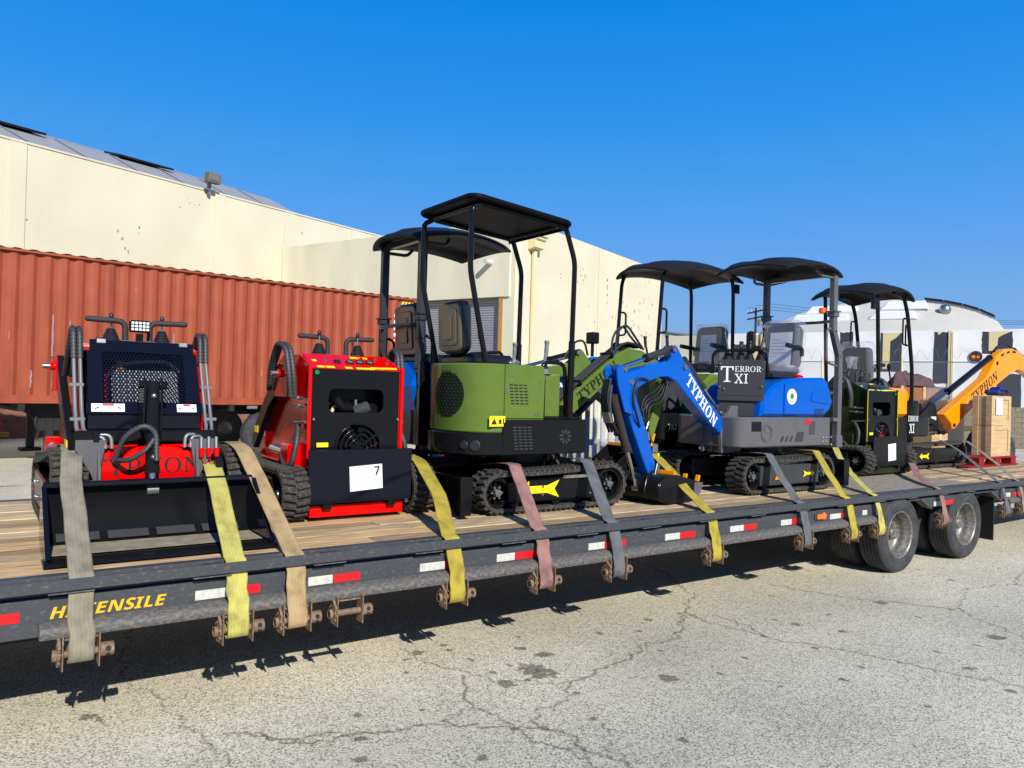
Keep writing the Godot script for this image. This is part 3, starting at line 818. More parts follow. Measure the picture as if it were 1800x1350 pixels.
func far_yard() -> void:
	# white painted hall across the yard: x along its wall, z towards us
	var o := V(35.05, 0, -15.38)
	var turn := rad_to_deg(atan2(-0.9304, 0.3665))
	thing("white_hall", "white painted hall with dark paint patches, curved roof, skylights and solar panels", "building", o, turn)
	part("wall", MB.new().mm(-9.0, 0, -0.4, 14, 4.93, 0), M.whitewall)
	part("wall_end_section", MB.new().mm(-16, 0, -0.38, -9.0, 4.86, -0.002), M.cream)
	for r: Array in [[-5.95, 2.4, -5.0, 4.75], [-2.15, 2.4, -1.55, 4.93], [-0.36, 3.02, 0.55, 4.85], [1.85, 2.5, 2.42, 4.86], [3.72, 3.85, 4.86, 4.84], [4.3, 1.2, 5.2, 3.0], [-7.3, 2.6, -6.6, 4.4], [7.0, 2.4, 8.0, 4.8], [10.4, 2.4, 11.2, 4.8]]:
		var poly: Array = []
		var xl: float = r[0]; var yl: float = r[1]; var xh: float = r[2]; var yh: float = r[3]
		for i in 6: poly.append(V2(lerpf(xl, xh, i / 6.0), yl + rng.randf_range(-0.015, 0.015)))
		for i in 8: poly.append(V2(xh + rng.randf_range(-0.02, 0.02), lerpf(yl, yh, i / 8.0)))
		for i in 6: poly.append(V2(lerpf(xh, xl, i / 6.0), yh + rng.randf_range(-0.05, 0.0)))
		for i in 8: poly.append(V2(xl + rng.randf_range(-0.02, 0.02), lerpf(yh, yl, i / 8.0)))
		part("dark_paint_patch", MB.new().side(poly, -0.001, 0.004), M.darkpaint)
	part("yellow_paint_patch", MB.new().side([V2(-0.25, 3.15), V2(0.05, 3.15), V2(0.06, 4.45), V2(0.3, 4.6), V2(0.5, 4.84), V2(-0.25, 4.84)], 0.001, 0.008), M.yellowpaint)
	part("yellow_paint_patch", MB.new().side([V2(3.98, 3.98), V2(4.3, 3.98), V2(4.32, 4.55), V2(4.5, 4.68), V2(4.82, 4.83), V2(3.98, 4.83)], 0.001, 0.008), M.yellowpaint)
	part("yellow_paint_patch", MB.new().side([V2(-6.6, 2.6), V2(-6.0, 2.6), V2(-5.7, 4.3), V2(-5.05, 4.7), V2(-6.6, 4.9)], 0.001, 0.007), M.yellowpaint)
	part("wall_batten", MB.new().side([V2(2.44, 2.3), V2(2.56, 2.3), V2(2.56, 4.9), V2(2.44, 4.9)], 0.0, 0.05), M.yellowpaint)
	part("yellow_paint_patch", MB.new().side([V2(2.05, 4.7), V2(2.2, 4.86), V2(1.98, 4.86)], 0.001, 0.008), M.yellowpaint)
	part("downpipe", MB.new().rod(V(2.62, 0.2, 0.08), V(2.62, 4.85, 0.08), 0.03, 8), M.creamtrim)
	# barrel roof behind the wall
	var rf := MB.new()
	var ar: Array = []
	for i in 25:
		var s := -6.5 + 11.2 * i / 24.0
		ar.append(V2(s, 4.75 + 2.0 * sqrt(maxf(0.0, 1.0 - pow((s + 0.9) / 5.61, 2.0)))))
	for i in 24:
		var a: Vector2 = ar[i]
		var b: Vector2 = ar[i + 1]
		var e := (b - a).normalized()
		rf.quad(V(a.x, 4.6 if i == 0 else a.y - 0.0, -3.2), V(b.x, b.y, -3.2), V(b.x, b.y, -26), V(a.x, a.y, -26), V(-e.y, e.x, 0))
		rf.quad(V(a.x, 4.82, -0.4), V(b.x, 4.82, -0.4), V(b.x, b.y, -3.2), V(a.x, a.y, -3.2), V(-e.y * 0.5, 0.8, 0.5).normalized())
	var roof := part("roof", rf, M.tapewhite)
	roof.material_override = M.hallroof
	for r: Array in [[-5.0, -2.0, 5.55, -1.6], [-4.4, -1.7, 6.05, -2.4], [-1.2, 1.0, 5.6, -1.5], [-0.8, 1.4, 6.15, -2.3]]:
		part("skylight", MB.new().side([V2(r[0], r[2]), V2(r[1], r[2]), V2(r[1] - 0.15, r[2] + 0.42), V2(r[0] + 0.4, r[2] + 0.42)], r[3] - 1.0, r[3], 0.05), M.skylight, roof)
	var tv := part("turbine_vent", MB.new().lathe([V2(0.0, 1.05), V2(0.16, 1.03), V2(0.24, 0.9), V2(0.26, 0.75), V2(0.2, 0.6), V2(0.17, 0.58), V2(0.17, 0.0)], V(2.1, 5.3, -2.4), Vector3.UP, 18, true), M.zinc, roof)
	tv.name = "turbine_vent"
	part("dome_vent", MB.new().ball(V(-0.5, 6.85, -4.0), 0.5, 0.45), M.skylight, roof)
	for q: Array in [[1.15, 1.95], [2.0, 2.75], [2.8, 3.45], [3.5, 4.1]]:
		var y0 := 4.75 + 2.0 * sqrt(1.0 - pow((q[0] + 0.9) / 5.61, 2.0))
		var y1 := 4.75 + 2.0 * sqrt(1.0 - pow((q[1] + 0.9) / 5.61, 2.0))
		part("roof_solar_panel", MB.new().bar(V(q[0], y0 + 0.16, -3.7), V(q[1], y1 + 0.16, -3.7), 1.3, 0.07), M.solar, roof)
		part("panel_strut", MB.new().rod(V(q[0] + 0.1, y0 - 0.1, -3.15), V(q[0] + 0.1, y0 + 0.12, -3.15), 0.02, 6), M.galv, roof)
	var ls := part("round_sign", MB.new().lathe([V2(0, 0.05), V2(0.26, 0.05), V2(0.26, 0.0)], V(3.5, 3.72, 0), Vector3.BACK, 20), M.seatbrown)
	part("sign_mark", MB.new().mm(3.36, 3.66, 0.05, 3.48, 3.78, 0.056).mm(3.54, 3.66, 0.05, 3.64, 3.76, 0.056), M.orange, ls)
	# block wall with chain-link fence and razor wire before it
	var fo := V(30.3, 0, -13.5)
	thing("block_wall", "low beige concrete block wall below the chain-link fence", "wall", fo, turn)
	var bm := MB.new().box(V(0.195, 0.095, 0), V(0.385, 0.185, 0.19), Basis.IDENTITY, 0.008).mesh()
	var core := part("mortar", MB.new().mm(-3.0, 0, -0.085, 6.0, 1.5, 0.085), M.winch)
	core.material_override = M.concrete
	for r in 8:
		for c in 16:
			var b := partm("block", bm, M.concrete, cur)
			b.position = V(0.4 + c * 0.4 - (0.2 if r % 2 else 0.0), r * 0.195, 0)
	thing("chain_link_fence", "galvanised chain-link fence with coiled razor wire before the white hall", "fence", fo + V(0.0, 1.5, 0), turn)
	for i in 5:
		part("post", MB.new().rod(V(-8 + i * 3.05, -1.4 if i < 2 else 0.0, 0), V(-8 + i * 3.05, 1.9, 0), 0.04, 10), M.creamtrim)
	part("rail", MB.new().rod(V(-9, 1.75, 0), V(6, 1.75, 0), 0.02, 8), M.galv)
	var w := MB.new()
	for i in 150:
		w.bar(V(-9 + i * 0.1, 0, 0), V(-9 + i * 0.1 + 1.75, 1.75, 0), 0.005, 0.005)
		w.bar(V(-9 + i * 0.1 + 1.75, 0, 0), V(-9 + i * 0.1, 1.75, 0.006), 0.005, 0.005)
	part("wire_mesh", w, M.galv)
	var coil: Array = []
	for i in 620:
		var a := i * TAU / 20.0
		coil.append(V(-9 + i * 0.0245 + 0.12 * sin(i * 0.037), 2.05 + (0.22 + 0.05 * sin(i * 0.11)) * sin(a), 0.25 * cos(a)))
	part("razor_wire", MB.new().tube(coil, 0.0045, 5), M.galv)
	# lean-to shed and cream gable between warehouse and hall
	thing("metal_shed", "low shed with grey corrugated roof seen past the warehouse corner", "shed", V(36.5, 0, -34.0), turn)
	part("roof", MB.new().side([V2(-6, 7.1), V2(7.0, 5.2), V2(7.0, 5.05), V2(-6, 6.95)], -5, 1.0, 0.02), M.roofmetal)
	part("back_wall", MB.new().mm(-6, 0, -4.9, 6.8, 5.0, -4.7), M.concrete)
	part("fascia", MB.new().side([V2(-6, 6.94), V2(7.0, 5.04), V2(7.0, 4.7), V2(-6, 4.7)], 0.8, 0.9), M.tapewhite)
	for i in 4: part("post", MB.new().mm(-5.8 + i * 4.1, 0, 0.6, -5.6 + i * 4.1, 5.0, 0.8), M.tapewhite)
	thing("parked_van", "white van with a red band parked under the metal shed", "van", V(35.2, 0, -33.0), turn)
	part("body", MB.new().side([V2(-2.4, 0.35), V2(2.4, 0.35), V2(2.45, 1.2), V2(1.7, 2.1), V2(1.4, 2.25), V2(-2.3, 2.3), V2(-2.45, 2.1)], -0.9, 0.9, 0.08), M.tapewhite)
	part("band", MB.new().mm(-2.3, 0.9, 0.9, 2.2, 1.15, 0.91), M.signred)
	part("side_window", MB.new().mm(0.6, 1.45, 0.9, 1.6, 2.0, 0.91, 0.004), M.solar)
	for x: float in [-1.5, 1.5]: part("wheel", MB.new().lathe([V2(0, 0.1), V2(0.3, 0.1), V2(0.34, 0.06), V2(0.34, -0.1), V2(0, -0.1)], V(x, 0.34, 0.82), Vector3.BACK, 20), M.tyre)
	# utility pole
	thing("utility_pole", "distant wooden utility pole with crossarm and insulators above the roofs", "pole", V(71.5, 0, -50.75), 0)
	part("pole", MB.new().rod(V(0, 0, 0), V(0, 11.6, 0), 0.16, 10, 0.12), M.polewood)
	for yy: float in [11.2, 10.5]:
		part("crossarm", MB.new().bar(V(-1.0, yy, 1.9), V(1.0, yy, -1.9), 0.12, 0.14), M.polewood)
	var ins := MB.new()
	for i in 6:
		ins.lathe([V2(0.0, 0.0), V2(0.06, 0.02), V2(0.06, 0.22), V2(0, 0.26)], V(-1.0 + i * 0.4, 11.27, 1.9 - i * 0.76), Vector3.UP, 8)
	part("insulator", ins, M.tapewhite)
	part("transformer", MB.new().rod(V(0.3, 9.6, 0.3), V(0.3, 10.3, 0.3), 0.22, 12), M.levergrey)
	for i in 3:
		var pts: Array = []
		for k in 17:
			var q := k / 16.0
			pts.append(V(-1.0 + i * 1.0 + 60 * q, 11.9 - 1.6 * 4.0 * q * (1 - q) + 2.0 * q, 1.9 - i * 1.9 + 30 * q))
		part("wire", MB.new().tube(pts, 0.02, 5), M.dark)
	# parked pickup far behind the machines

var WX := [0.43, 1.11, 1.41, 1.70, 2.37, 3.03, 3.66, 4.67, 5.83, 6.53, 6.99, 8.20, 9.62, 10.06]

func trailer() -> void:
	var tr := thing("flatbed_trailer", "long dark steel flatbed trailer with timber deck and strap winches", "trailer")
	var x0 := -1.6
	var x1 := 13.6
	# deck planks
	var nz := 15
	var pw := (2.60 - 0.15) / nz
	for i in nz:
		var z := -0.155 - i * pw
		var cuts: Array = [x0, rng.randf_range(1.0, 3.4), rng.randf_range(4.2, 6.2), 7.08]
		for k in 3:
			var dy := rng.randf_range(-0.004, 0.003)
			part("deck_plank", MB.new().mm(cuts[k] + 0.003, 0.745, z - pw + 0.005, cuts[k + 1] - 0.003, 0.785 + dy, z - 0.004, 0.004), M.wood[rng.randi() % 5])
		var dy2 := rng.randf_range(-0.004, 0.003)
		part("deck_plank", MB.new().mm(9.203, 0.745, z - pw + 0.005, x1, 0.785 + dy2, z - 0.004, 0.004), M.wood[rng.randi() % 5])
	# tread plate over the axles
	var tp := part("tread_plate", MB.new().mm(7.082, 0.745, -2.6, 9.198, 0.786, -0.152), M.treadplate)
	var lug := MB.new()
	for iz in 64:
		for ix in 55:
			var c := V(7.11 + ix * 0.0382, 0.7865, -0.17 - iz * 0.0378)
			var d := V(0.012, 0, 0.012) if (ix + iz) % 2 == 0 else V(0.012, 0, -0.012)
			var s := d.cross(Vector3.UP).normalized() * 0.004
			var t := c + V(0, 0.003, 0)
			lug.tri(c - d, t, c + s, V(-0.3, 1, 0.3).normalized(), Vector3.UP, V(0, 1, 0.4).normalized())
			lug.tri(c + d, t, c + s, V(0.3, 1, 0.3).normalized(), Vector3.UP, V(0, 1, 0.4).normalized())
			lug.tri(c - d, t, c - s, V(-0.3, 1, -0.3).normalized(), Vector3.UP, V(0, 1, -0.4).normalized())
			lug.tri(c + d, t, c - s, V(0.3, 1, -0.3).normalized(), Vector3.UP, V(0, 1, -0.4).normalized())
	part("raised_pattern", lug, M.treadplate, tp)
	# edge channel, rub rail, spacers
	part("edge_channel", MB.new().mm(x0, 0.70, -0.148, x1, 0.787, -0.085, 0.004), M.frame)
	part("rub_rail", MB.new().mm(x0, 0.733, -0.014, x1, 0.785, 0.0, 0.003), M.frame)
	var x := x0 + 0.15
	while x < x1:
		part("stake_pocket", MB.new().mm(x, 0.72, -0.086, x + 0.09, 0.778, -0.0135, 0.003), M.frame)
		part("pocket_lip", MB.new().mm(x - 0.06, 0.722, -0.06, x + 0.12, 0.727, -0.004), M.rustframe)
		x += 0.603
	# side beam with wheel arches
	var beam := [V2(x0, 0.70), V2(x0, 0.53), V2(6.98, 0.53), V2(7.08, 0.54), V2(7.22, 0.70)]
	var sb := part("side_beam", MB.new().side(beam, -0.12, -0.055, 0.004), M.frame)
	part("arch_plate", MB.new().mm(7.22, 0.69, -0.3, 7.84, 0.70, -0.03), M.frame)
	part("side_beam", MB.new().side([V2(7.80, 0.70), V2(8.02, 0.595), V2(8.62, 0.595), V2(8.84, 0.70)], -0.12, -0.055, 0.004), M.frame)
	part("arch_plate", MB.new().mm(8.84, 0.69, -0.3, 9.34, 0.70, -0.03), M.frame)
	part("side_beam", MB.new().side([V2(9.32, 0.70), V2(9.58, 0.58), V2(11.2, 0.58), V2(x1, 0.62), V2(x1, 0.70)], -0.12, -0.055, 0.004), M.frame)
	for r: Array in [[7.08, 0.54, 7.22, 0.70], [7.80, 0.70, 8.02, 0.59], [8.62, 0.59, 8.84, 0.70], [9.32, 0.70, 9.58, 0.58]]:
		part("arch_flange", MB.new().bar(V(r[0], r[1], -0.04), V(r[2], r[3], -0.04), 0.05, 0.008), M.rustframe)
	# winch track: rounded rail below the beam
	part("winch_track", MB.new().front([V2(-0.058, 0.595), V2(-0.03, 0.592), V2(0.004, 0.575), V2(0.014, 0.553), V2(0.006, 0.530), V2(-0.02, 0.525), V2(-0.058, 0.527)], 0.27, 7.02, 0.003, 50.0), M.rustframe)
	part("winch_track", MB.new().front([V2(-0.058, 0.60), V2(0.0, 0.585), V2(0.012, 0.56), V2(0.0, 0.535), V2(-0.058, 0.532)], 9.75, 11.2, 0.003, 50.0), M.rustframe)
	# under frame
	for z: float in [-0.75, -1.85]:
		part("main_beam", MB.new().mm(x0, 0.34, z - 0.08, 6.6, 0.36, z + 0.08).mm(x0, 0.36, z - 0.01, x1, 0.72, z + 0.01).mm(6.6, 0.5, z - 0.08, x1, 0.52, z + 0.08), M.chassis)
	x = x0 + 0.3
	while x < x1:
		part("cross_member", MB.new().mm(x, 0.62, -2.6, x + 0.06, 0.744, -0.12), M.chassis)
		x += 0.42
	part("side_beam", MB.new().mm(x0, 0.53, -2.70, 6.95, 0.787, -2.62, 0.004).mm(6.95, 0.70, -2.70, x1, 0.787, -2.62, 0.004), M.frame)
	part("tool_tray", MB.new().mm(3.0, 0.3, -1.7, 6.0, 0.34, -0.9), M.chassis)
	# conspicuity tape: white and red
	for r: Array in [[0.92, 1.08, 0], [1.08, 1.24, 1], [1.49, 1.63, 0], [1.63, 1.79, 1], [-0.1, 0.20, 1], [2.16, 2.33, 0], [2.33, 2.46, 1], [2.70, 2.84, 0], [2.84, 3.1, 1], [3.45, 3.60, 0], [3.60, 3.80, 1], [4.19, 4.35, 0], [4.35, 4.52, 1], [4.92, 5.09, 0], [5.09, 5.25, 1], [5.57, 5.72, 0], [5.72, 5.87, 1], [6.28, 6.45, 0], [6.45, 6.53, 1], [6.80, 6.88, 0], [8.12, 8.24, 0], [8.35, 8.58, 1], [9.75, 9.9, 0], [9.95, 10.2, 1]]:
		var f: float = r[0]
		part("reflective_tape", MB.new().mm(f + 0.002, 0.606, -0.056, r[1] - 0.002, 0.652, -0.0515), M.tapered if r[2] == 1 else M.tapewhite)
	var ml := part("marker_lamp", MB.new().box(V(6.13, 0.645, -0.05), V(0.17, 0.055, 0.02), Basis.IDENTITY, 0.006), M.frame)
	part("lamp_lens", MB.new().lathe([V2(0.0, 0.016), V2(0.026, 0.013), V2(0.034, 0.0)], V(6.17, 0.645, -0.041), Vector3.BACK, 16, true).mm(6.06, 0.622, -0.041, 6.17, 0.668, -0.026, 0.006), M.amber, ml)
	# maker's name, slanted yellow capitals
	var lt := lettering("HI-TENSILE", 0.052, M.signyellow, V(0.55, 0.6305, -0.0545), Basis(V(1.24, 0, 0), V(0.30, 1, 0), V(0, 0, 1)), false, sb)
	lt.name = "lettering"
	# winches
	for i in WX.size():
		var wx: float = WX[i]
		var wy := 0.455
		var w := part("strap_winch", MB.new().mm(wx - 0.075, wy - 0.065, -0.045, wx - 0.069, 0.545, 0.035, 0.001).mm(wx + 0.069, wy - 0.065, -0.045, wx + 0.075, 0.545, 0.035, 0.001).mm(wx - 0.075, 0.515, -0.045, wx + 0.075, 0.524, 0.0), M.winch)
		part("drum", MB.new().rod(V(wx - 0.10, wy, 0.0), V(wx + 0.09, wy, 0.0), 0.017, 12), M.winch, w)
		var g := MB.new()
		for k in 10:
			var a := TAU * k / 10
			g.box(V(wx - 0.087, wy + 0.042 * sin(a), 0.042 * cos(a)), V(0.012, 0.014, 0.018), Basis(Vector3.RIGHT, -a), 0.002)
		g.lathe([V2(0.02, -0.006), V2(0.04, -0.006), V2(0.04, 0.006), V2(0.02, 0.006)], V(wx - 0.087, wy, 0), Vector3.RIGHT, 20)
		g.lathe([V2(0.018, -0.012), V2(0.026, -0.012), V2(0.026, 0.012), V2(0.018, 0.012)], V(wx - 0.098, wy, 0), Vector3.RIGHT, 16)
		part("ratchet_gear", g, M.winch, w)
		part("pawl", MB.new().bar(V(wx - 0.087, wy + 0.085, -0.01), V(wx - 0.087, wy + 0.035, 0.045), 0.012, 0.012), M.winch, w)
		var cap := MB.new().lathe([V2(0.018, 0.0), V2(0.031, 0.0), V2(0.031, 0.055), V2(0.020, 0.055), V2(0.020, 0.0)], V(wx + 0.077, wy, 0), Vector3.RIGHT, 18)
		part("winch_cap", cap, M.winch, w)
		part("bar_hole_shade", MB.new().lathe([V2(0, 0.0), V2(0.012, 0.0), V2(0.012, -0.004)], V(wx + 0.108, wy + 0.008, 0.0305), V(0, 0.1, 1), 12).lathe([V2(0, 0.0), V2(0.009, 0.0), V2(0.009, -0.004)], V(wx + 0.108, wy - 0.02, 0.025), V(0, -0.8, 1), 12), M.dark, w)  # dark discs painted for the shade inside the bar holes
	# wheels: duals on two axles
	for ax: float in [7.45, 8.79]:
		part("axle", MB.new().rod(V(ax, 0.37, -2.5), V(ax, 0.37, -0.3), 0.06, 12), M.chassis)
		for zz: float in [-0.03, -0.34, -2.02, -2.33]:
			wheel(V(ax, 0.372, zz), 0.372, 0.24, zz == -0.34 or zz == -2.33)
	part("suspension", MB.new().mm(6.9, 0.34, -0.85, 9.4, 0.44, -0.72, 0.01).mm(6.9, 0.34, -1.9, 9.4, 0.44, -1.77, 0.01), M.chassis)
	part("mud_flap", MB.new().mm(9.50, 0.13, -0.66, 9.512, 0.62, -0.06, 0.004), M.mudflap)
	part("mud_flap", MB.new().mm(9.50, 0.13, -2.5, 9.512, 0.62, -1.9, 0.004), M.mudflap)

func wheel(c: Vector3, r: float, w: float, inner: bool) -> void:
	# outer side faces +z at c.z; tyre with tread ribs
	var pr: Array = [V2(r * 0.62, -w + 0.01), V2(r * 0.80, -w - 0.008), V2(r * 0.95, -w + 0.006), V2(r * 0.995, -w + 0.03)]
	var k := 5
	for i in k:
		var a := -w + 0.035 + (w - 0.07) * i / k
		var b := a + (w - 0.07) / k
		pr.append_array([V2(r, a + 0.002), V2(r, b - 0.006), V2(r - 0.009, b - 0.005), V2(r - 0.009, b - 0.001)])
	pr.append_array([V2(r * 0.995, -0.03), V2(r * 0.965, -0.012), V2(r * 0.93, -0.008), V2(r * 0.92, -0.002), V2(r * 0.84, 0.006), V2(r * 0.82, 0.003), V2(r * 0.72, 0.004), V2(r * 0.64, -0.004), V2(r * 0.615, -0.014)])
	var wh := part("wheel", MB.new().lathe(pr, c, Vector3.BACK, 48), M.tyre, null)
	if not inner:
		part("rim", MB.new().lathe([V2(r * 0.615, -0.016), V2(r * 0.625, -0.004), V2(r * 0.60, -0.004), V2(r * 0.575, -0.02), V2(r * 0.56, -0.05), V2(r * 0.53, -0.06), V2(r * 0.52, -0.10), V2(r * 0.50, -0.13), V2(r * 0.46, -0.14), V2(r * 0.42, -0.15), V2(r * 0.22, -0.155)], c, Vector3.BACK, 36, true), M.rim, wh)
		part("hub", MB.new().lathe([V2(0, -0.06), V2(0.05, -0.06), V2(0.06, -0.075), V2(0.065, -0.12), V2(0.085, -0.125), V2(0.085, -0.156)], c, Vector3.BACK, 20), M.rim, wh)
		var nuts := MB.new()
		for i in 10:
			var a := TAU * i / 10
			nuts.lathe([V2(0, 0.02), V2(0.012, 0.018), V2(0.012, 0)], c + V(0.118 * cos(a), 0.118 * sin(a), -0.154), Vector3.BACK, 6)
		part("wheel_nuts", nuts, M.zinc, wh)
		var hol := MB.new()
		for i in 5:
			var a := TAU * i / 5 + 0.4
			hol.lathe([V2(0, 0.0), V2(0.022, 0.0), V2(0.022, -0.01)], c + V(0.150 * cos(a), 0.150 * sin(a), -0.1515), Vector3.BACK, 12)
		part("hand_hole_shade", hol, M.dark, wh)  # uncut: dark discs stand for the shaded hand holes

# a strap: from points on the load, over the deck edge behind the rub rail, down to its winch drum
func strap(kind: String, label: String, wx: float, pts: Array, tw := 1.0, wdir := Vector3.RIGHT) -> void:
	thing("tie_down_strap", label, "strap", V(wx, 0.0, 0.0), 0.0, "webbing tie-down straps on the winches")
	var off := V(wx, 0, 0)
	var path: Array = []
	# webbing is never quite flat: small ripples along the free span
	for i in pts.size():
		path.append(pts[i] - off)
		var q: Vector3 = pts[i + 1] if i + 1 < pts.size() else V(wx, 0.7965, -0.085)
		for k in range(1, 5):
			path.append((pts[i] as Vector3).lerp(q, k / 5.0) - off + V(rng.randf_range(-0.003, 0.003), rng.randf_range(0.0, 0.004), rng.randf_range(-0.002, 0.003)))
	path.append_array([V(0, 0.7965, -0.085), V(0, 0.785, -0.042), V(0, 0.74, -0.028), V(rng.randf_range(-0.006, 0.006), 0.70, -0.012), V(rng.randf_range(-0.008, 0.008), 0.65, 0.002), V(rng.randf_range(-0.008, 0.008), 0.60, 0.016), V(rng.randf_range(-0.005, 0.005), 0.545, 0.024), V(0, 0.50, 0.037), V(0, 0.455, 0.0385), V(0, 0.425, 0.028), V(0, 0.413, 0.0), V(0, 0.423, -0.028), V(0, 0.455, -0.039), V(0, 0.485, -0.028), V(0, 0.497, 0.0), V(0, 0.487, 0.025), V(0, 0.455, 0.0315)])
	var p2: Array = []
	var ss: Array = []
	var nl := pts.size() * 5
	for i in path.size():
		p2.append(path[i])
		var wv := (wdir if i < nl else Vector3.RIGHT) * 0.051
		if i >= nl and i < nl + 6: wv *= tw
		elif i < nl: wv *= tw
		if i < nl:
			var d: Vector3 = (path[mini(i + 1, path.size() - 1)] - path[maxi(i - 1, 0)]).normalized()
			wv = (wv - d * wv.dot(d) * 0.85)
			wv = wv.normalized() * 0.051 * tw
		ss.append(wv)
	part("webbing", MB.new().band(p2, ss, 0.003), M["strap_" + kind])

func straps() -> void:
	strap("grey", "grey-tan strap over the left track of the loader with a bucket, covering the yellow lettering", WX[0], [V(0.47, 1.10, -1.9), V(0.47, 1.24, -1.6), V(0.465, 1.30, -1.1), V(0.455, 1.275, -0.90), V(0.435, 1.155, -0.68)])
	strap("lemon", "pale lemon strap across the right end of the black loader bucket", WX[1], [V(1.15, 1.06, -1.4), V(1.20, 1.24, -1.1), V(1.18, 1.19, -0.86), V(1.16, 1.135, -0.68)])
	strap("tan", "tan strap running over the track between the two red loaders", WX[2], [V(1.34, 1.10, -1.9), V(1.35, 1.24, -1.6), V(1.36, 1.302, -1.1), V(1.37, 1.275, -0.90), V(1.40, 1.09, -0.62)])
	strap("yellow", "yellow strap from the track of the red loader shown from behind", WX[4], [V(2.65, 1.02, -1.9), V(2.65, 1.195, -1.6), V(2.65, 1.172, -1.15), V(2.64, 1.153, -0.98), V(2.53, 0.985, -0.5)])
	strap("pink", "faded pink strap over the rear of the green excavator's track", WX[5], [V(3.20, 1.11, -0.95), V(3.20, 1.14, -0.78), V(3.20, 1.145, -0.60), V(3.19, 1.13, -0.565), V(3.12, 0.98, -0.35)])
	strap("slate", "dark grey strap over the front of the green excavator's track", WX[6], [V(3.88, 1.13, -0.95), V(3.88, 1.155, -0.78), V(3.88, 1.16, -0.60), V(3.87, 1.145, -0.565), V(3.78, 0.99, -0.36)])
	strap("yellow", "yellow strap beside the black bucket of the blue boom", WX[7], [V(5.02, 1.12, -1.4), V(5.0, 1.155, -1.2), V(4.97, 1.16, -0.98), V(4.88, 1.06, -0.7), V(4.78, 0.92, -0.4)])
	strap("slate", "grey strap over the front of the grey excavator's track", WX[8], [V(5.98, 1.13, -0.85), V(5.98, 1.155, -0.7), V(5.98, 1.16, -0.50), V(5.97, 1.14, -0.465), V(5.9, 0.98, -0.30)])
	strap("yellow", "yellow strap over the rear of the grey excavator's track", WX[9], [V(6.72, 1.14, -0.85), V(6.72, 1.165, -0.7), V(6.72, 1.17, -0.50), V(6.70, 1.145, -0.465), V(6.62, 0.99, -0.30)])
	strap("lemon", "narrow twisted yellow strap beside the dark green loader, just before the first wheel", WX[10], [V(8.3, 1.15, -1.3), V(7.85, 1.05, -0.95), V(7.45, 0.93, -0.58), V(7.12, 0.84, -0.24)], 0.75)
	strap("pink", "faded pink strap hanging between the trailer's two wheels", WX[11], [V(10.1, 1.0, -1.3), V(9.4, 0.93, -0.95), V(8.75, 0.86, -0.55), V(8.32, 0.815, -0.22)], 0.8)
	strap("slate", "thin grey strap from the orange excavator's track down behind the mud flap", WX[12], [V(10.6, 1.16, -1.35), V(10.6, 1.168, -1.18), V(10.35, 1.07, -0.85), V(9.95, 0.93, -0.45)], 0.6)
	strap("grey", "thin beige strap crossing before the red pallet", WX[13], [V(11.4, 1.14, -1.35), V(11.35, 1.145, -1.2), V(11.0, 1.03, -0.85), V(10.5, 0.90, -0.42)], 0.6)

# ---------------------------------------------------------------- shared machine parts (x forward, y up, z to the machine's right)
func loop2(A: Vector3, B: Vector3, off: float) -> Array:
	# closed belt round two wheels (x, y, radius): list of [position, normal]
	var a := V2(A.x, A.y)
	var b := V2(B.x, B.y)
	var d := (b - a).length()
	var u := (b - a) / d
	var pr := u.orthogonal() * -1.0
	if pr.y < 0: pr = -pr
	var sb := (A.z - B.z) / d
	var cb := sqrt(1.0 - sb * sb)
	var nt := pr * cb + u * sb
	var nb := -pr * cb + u * sb
	var out: Array = []
	var a0 := nt.angle()
	var a1 := nb.angle()
	if a1 < a0: a1 += TAU
	for i in 13:
		var t := lerpf(a0, a1, i / 12.0)
		var nn := V2(cos(t), sin(t))
		out.append([a + nn * (A.z + off), nn])
	for i in range(1, 8): out.append([(a + nb * (A.z + off)).lerp(b + nb * (B.z + off), i / 8.0), nb])
	a0 = nb.angle()
	a1 = nt.angle()
	if a1 < a0: a1 += TAU
	for i in 13:
		var t := lerpf(a0, a1, i / 12.0)
		var nn := V2(cos(t), sin(t))
		out.append([b + nn * (B.z + off), nn])
	for i in range(1, 8):
		# slight sag on top
		out.append([(b + nt * (B.z + off)).lerp(a + nt * (A.z + off), i / 8.0) - V2(0, 0.012 * sin(PI * i / 8.0)), nt])
	return out

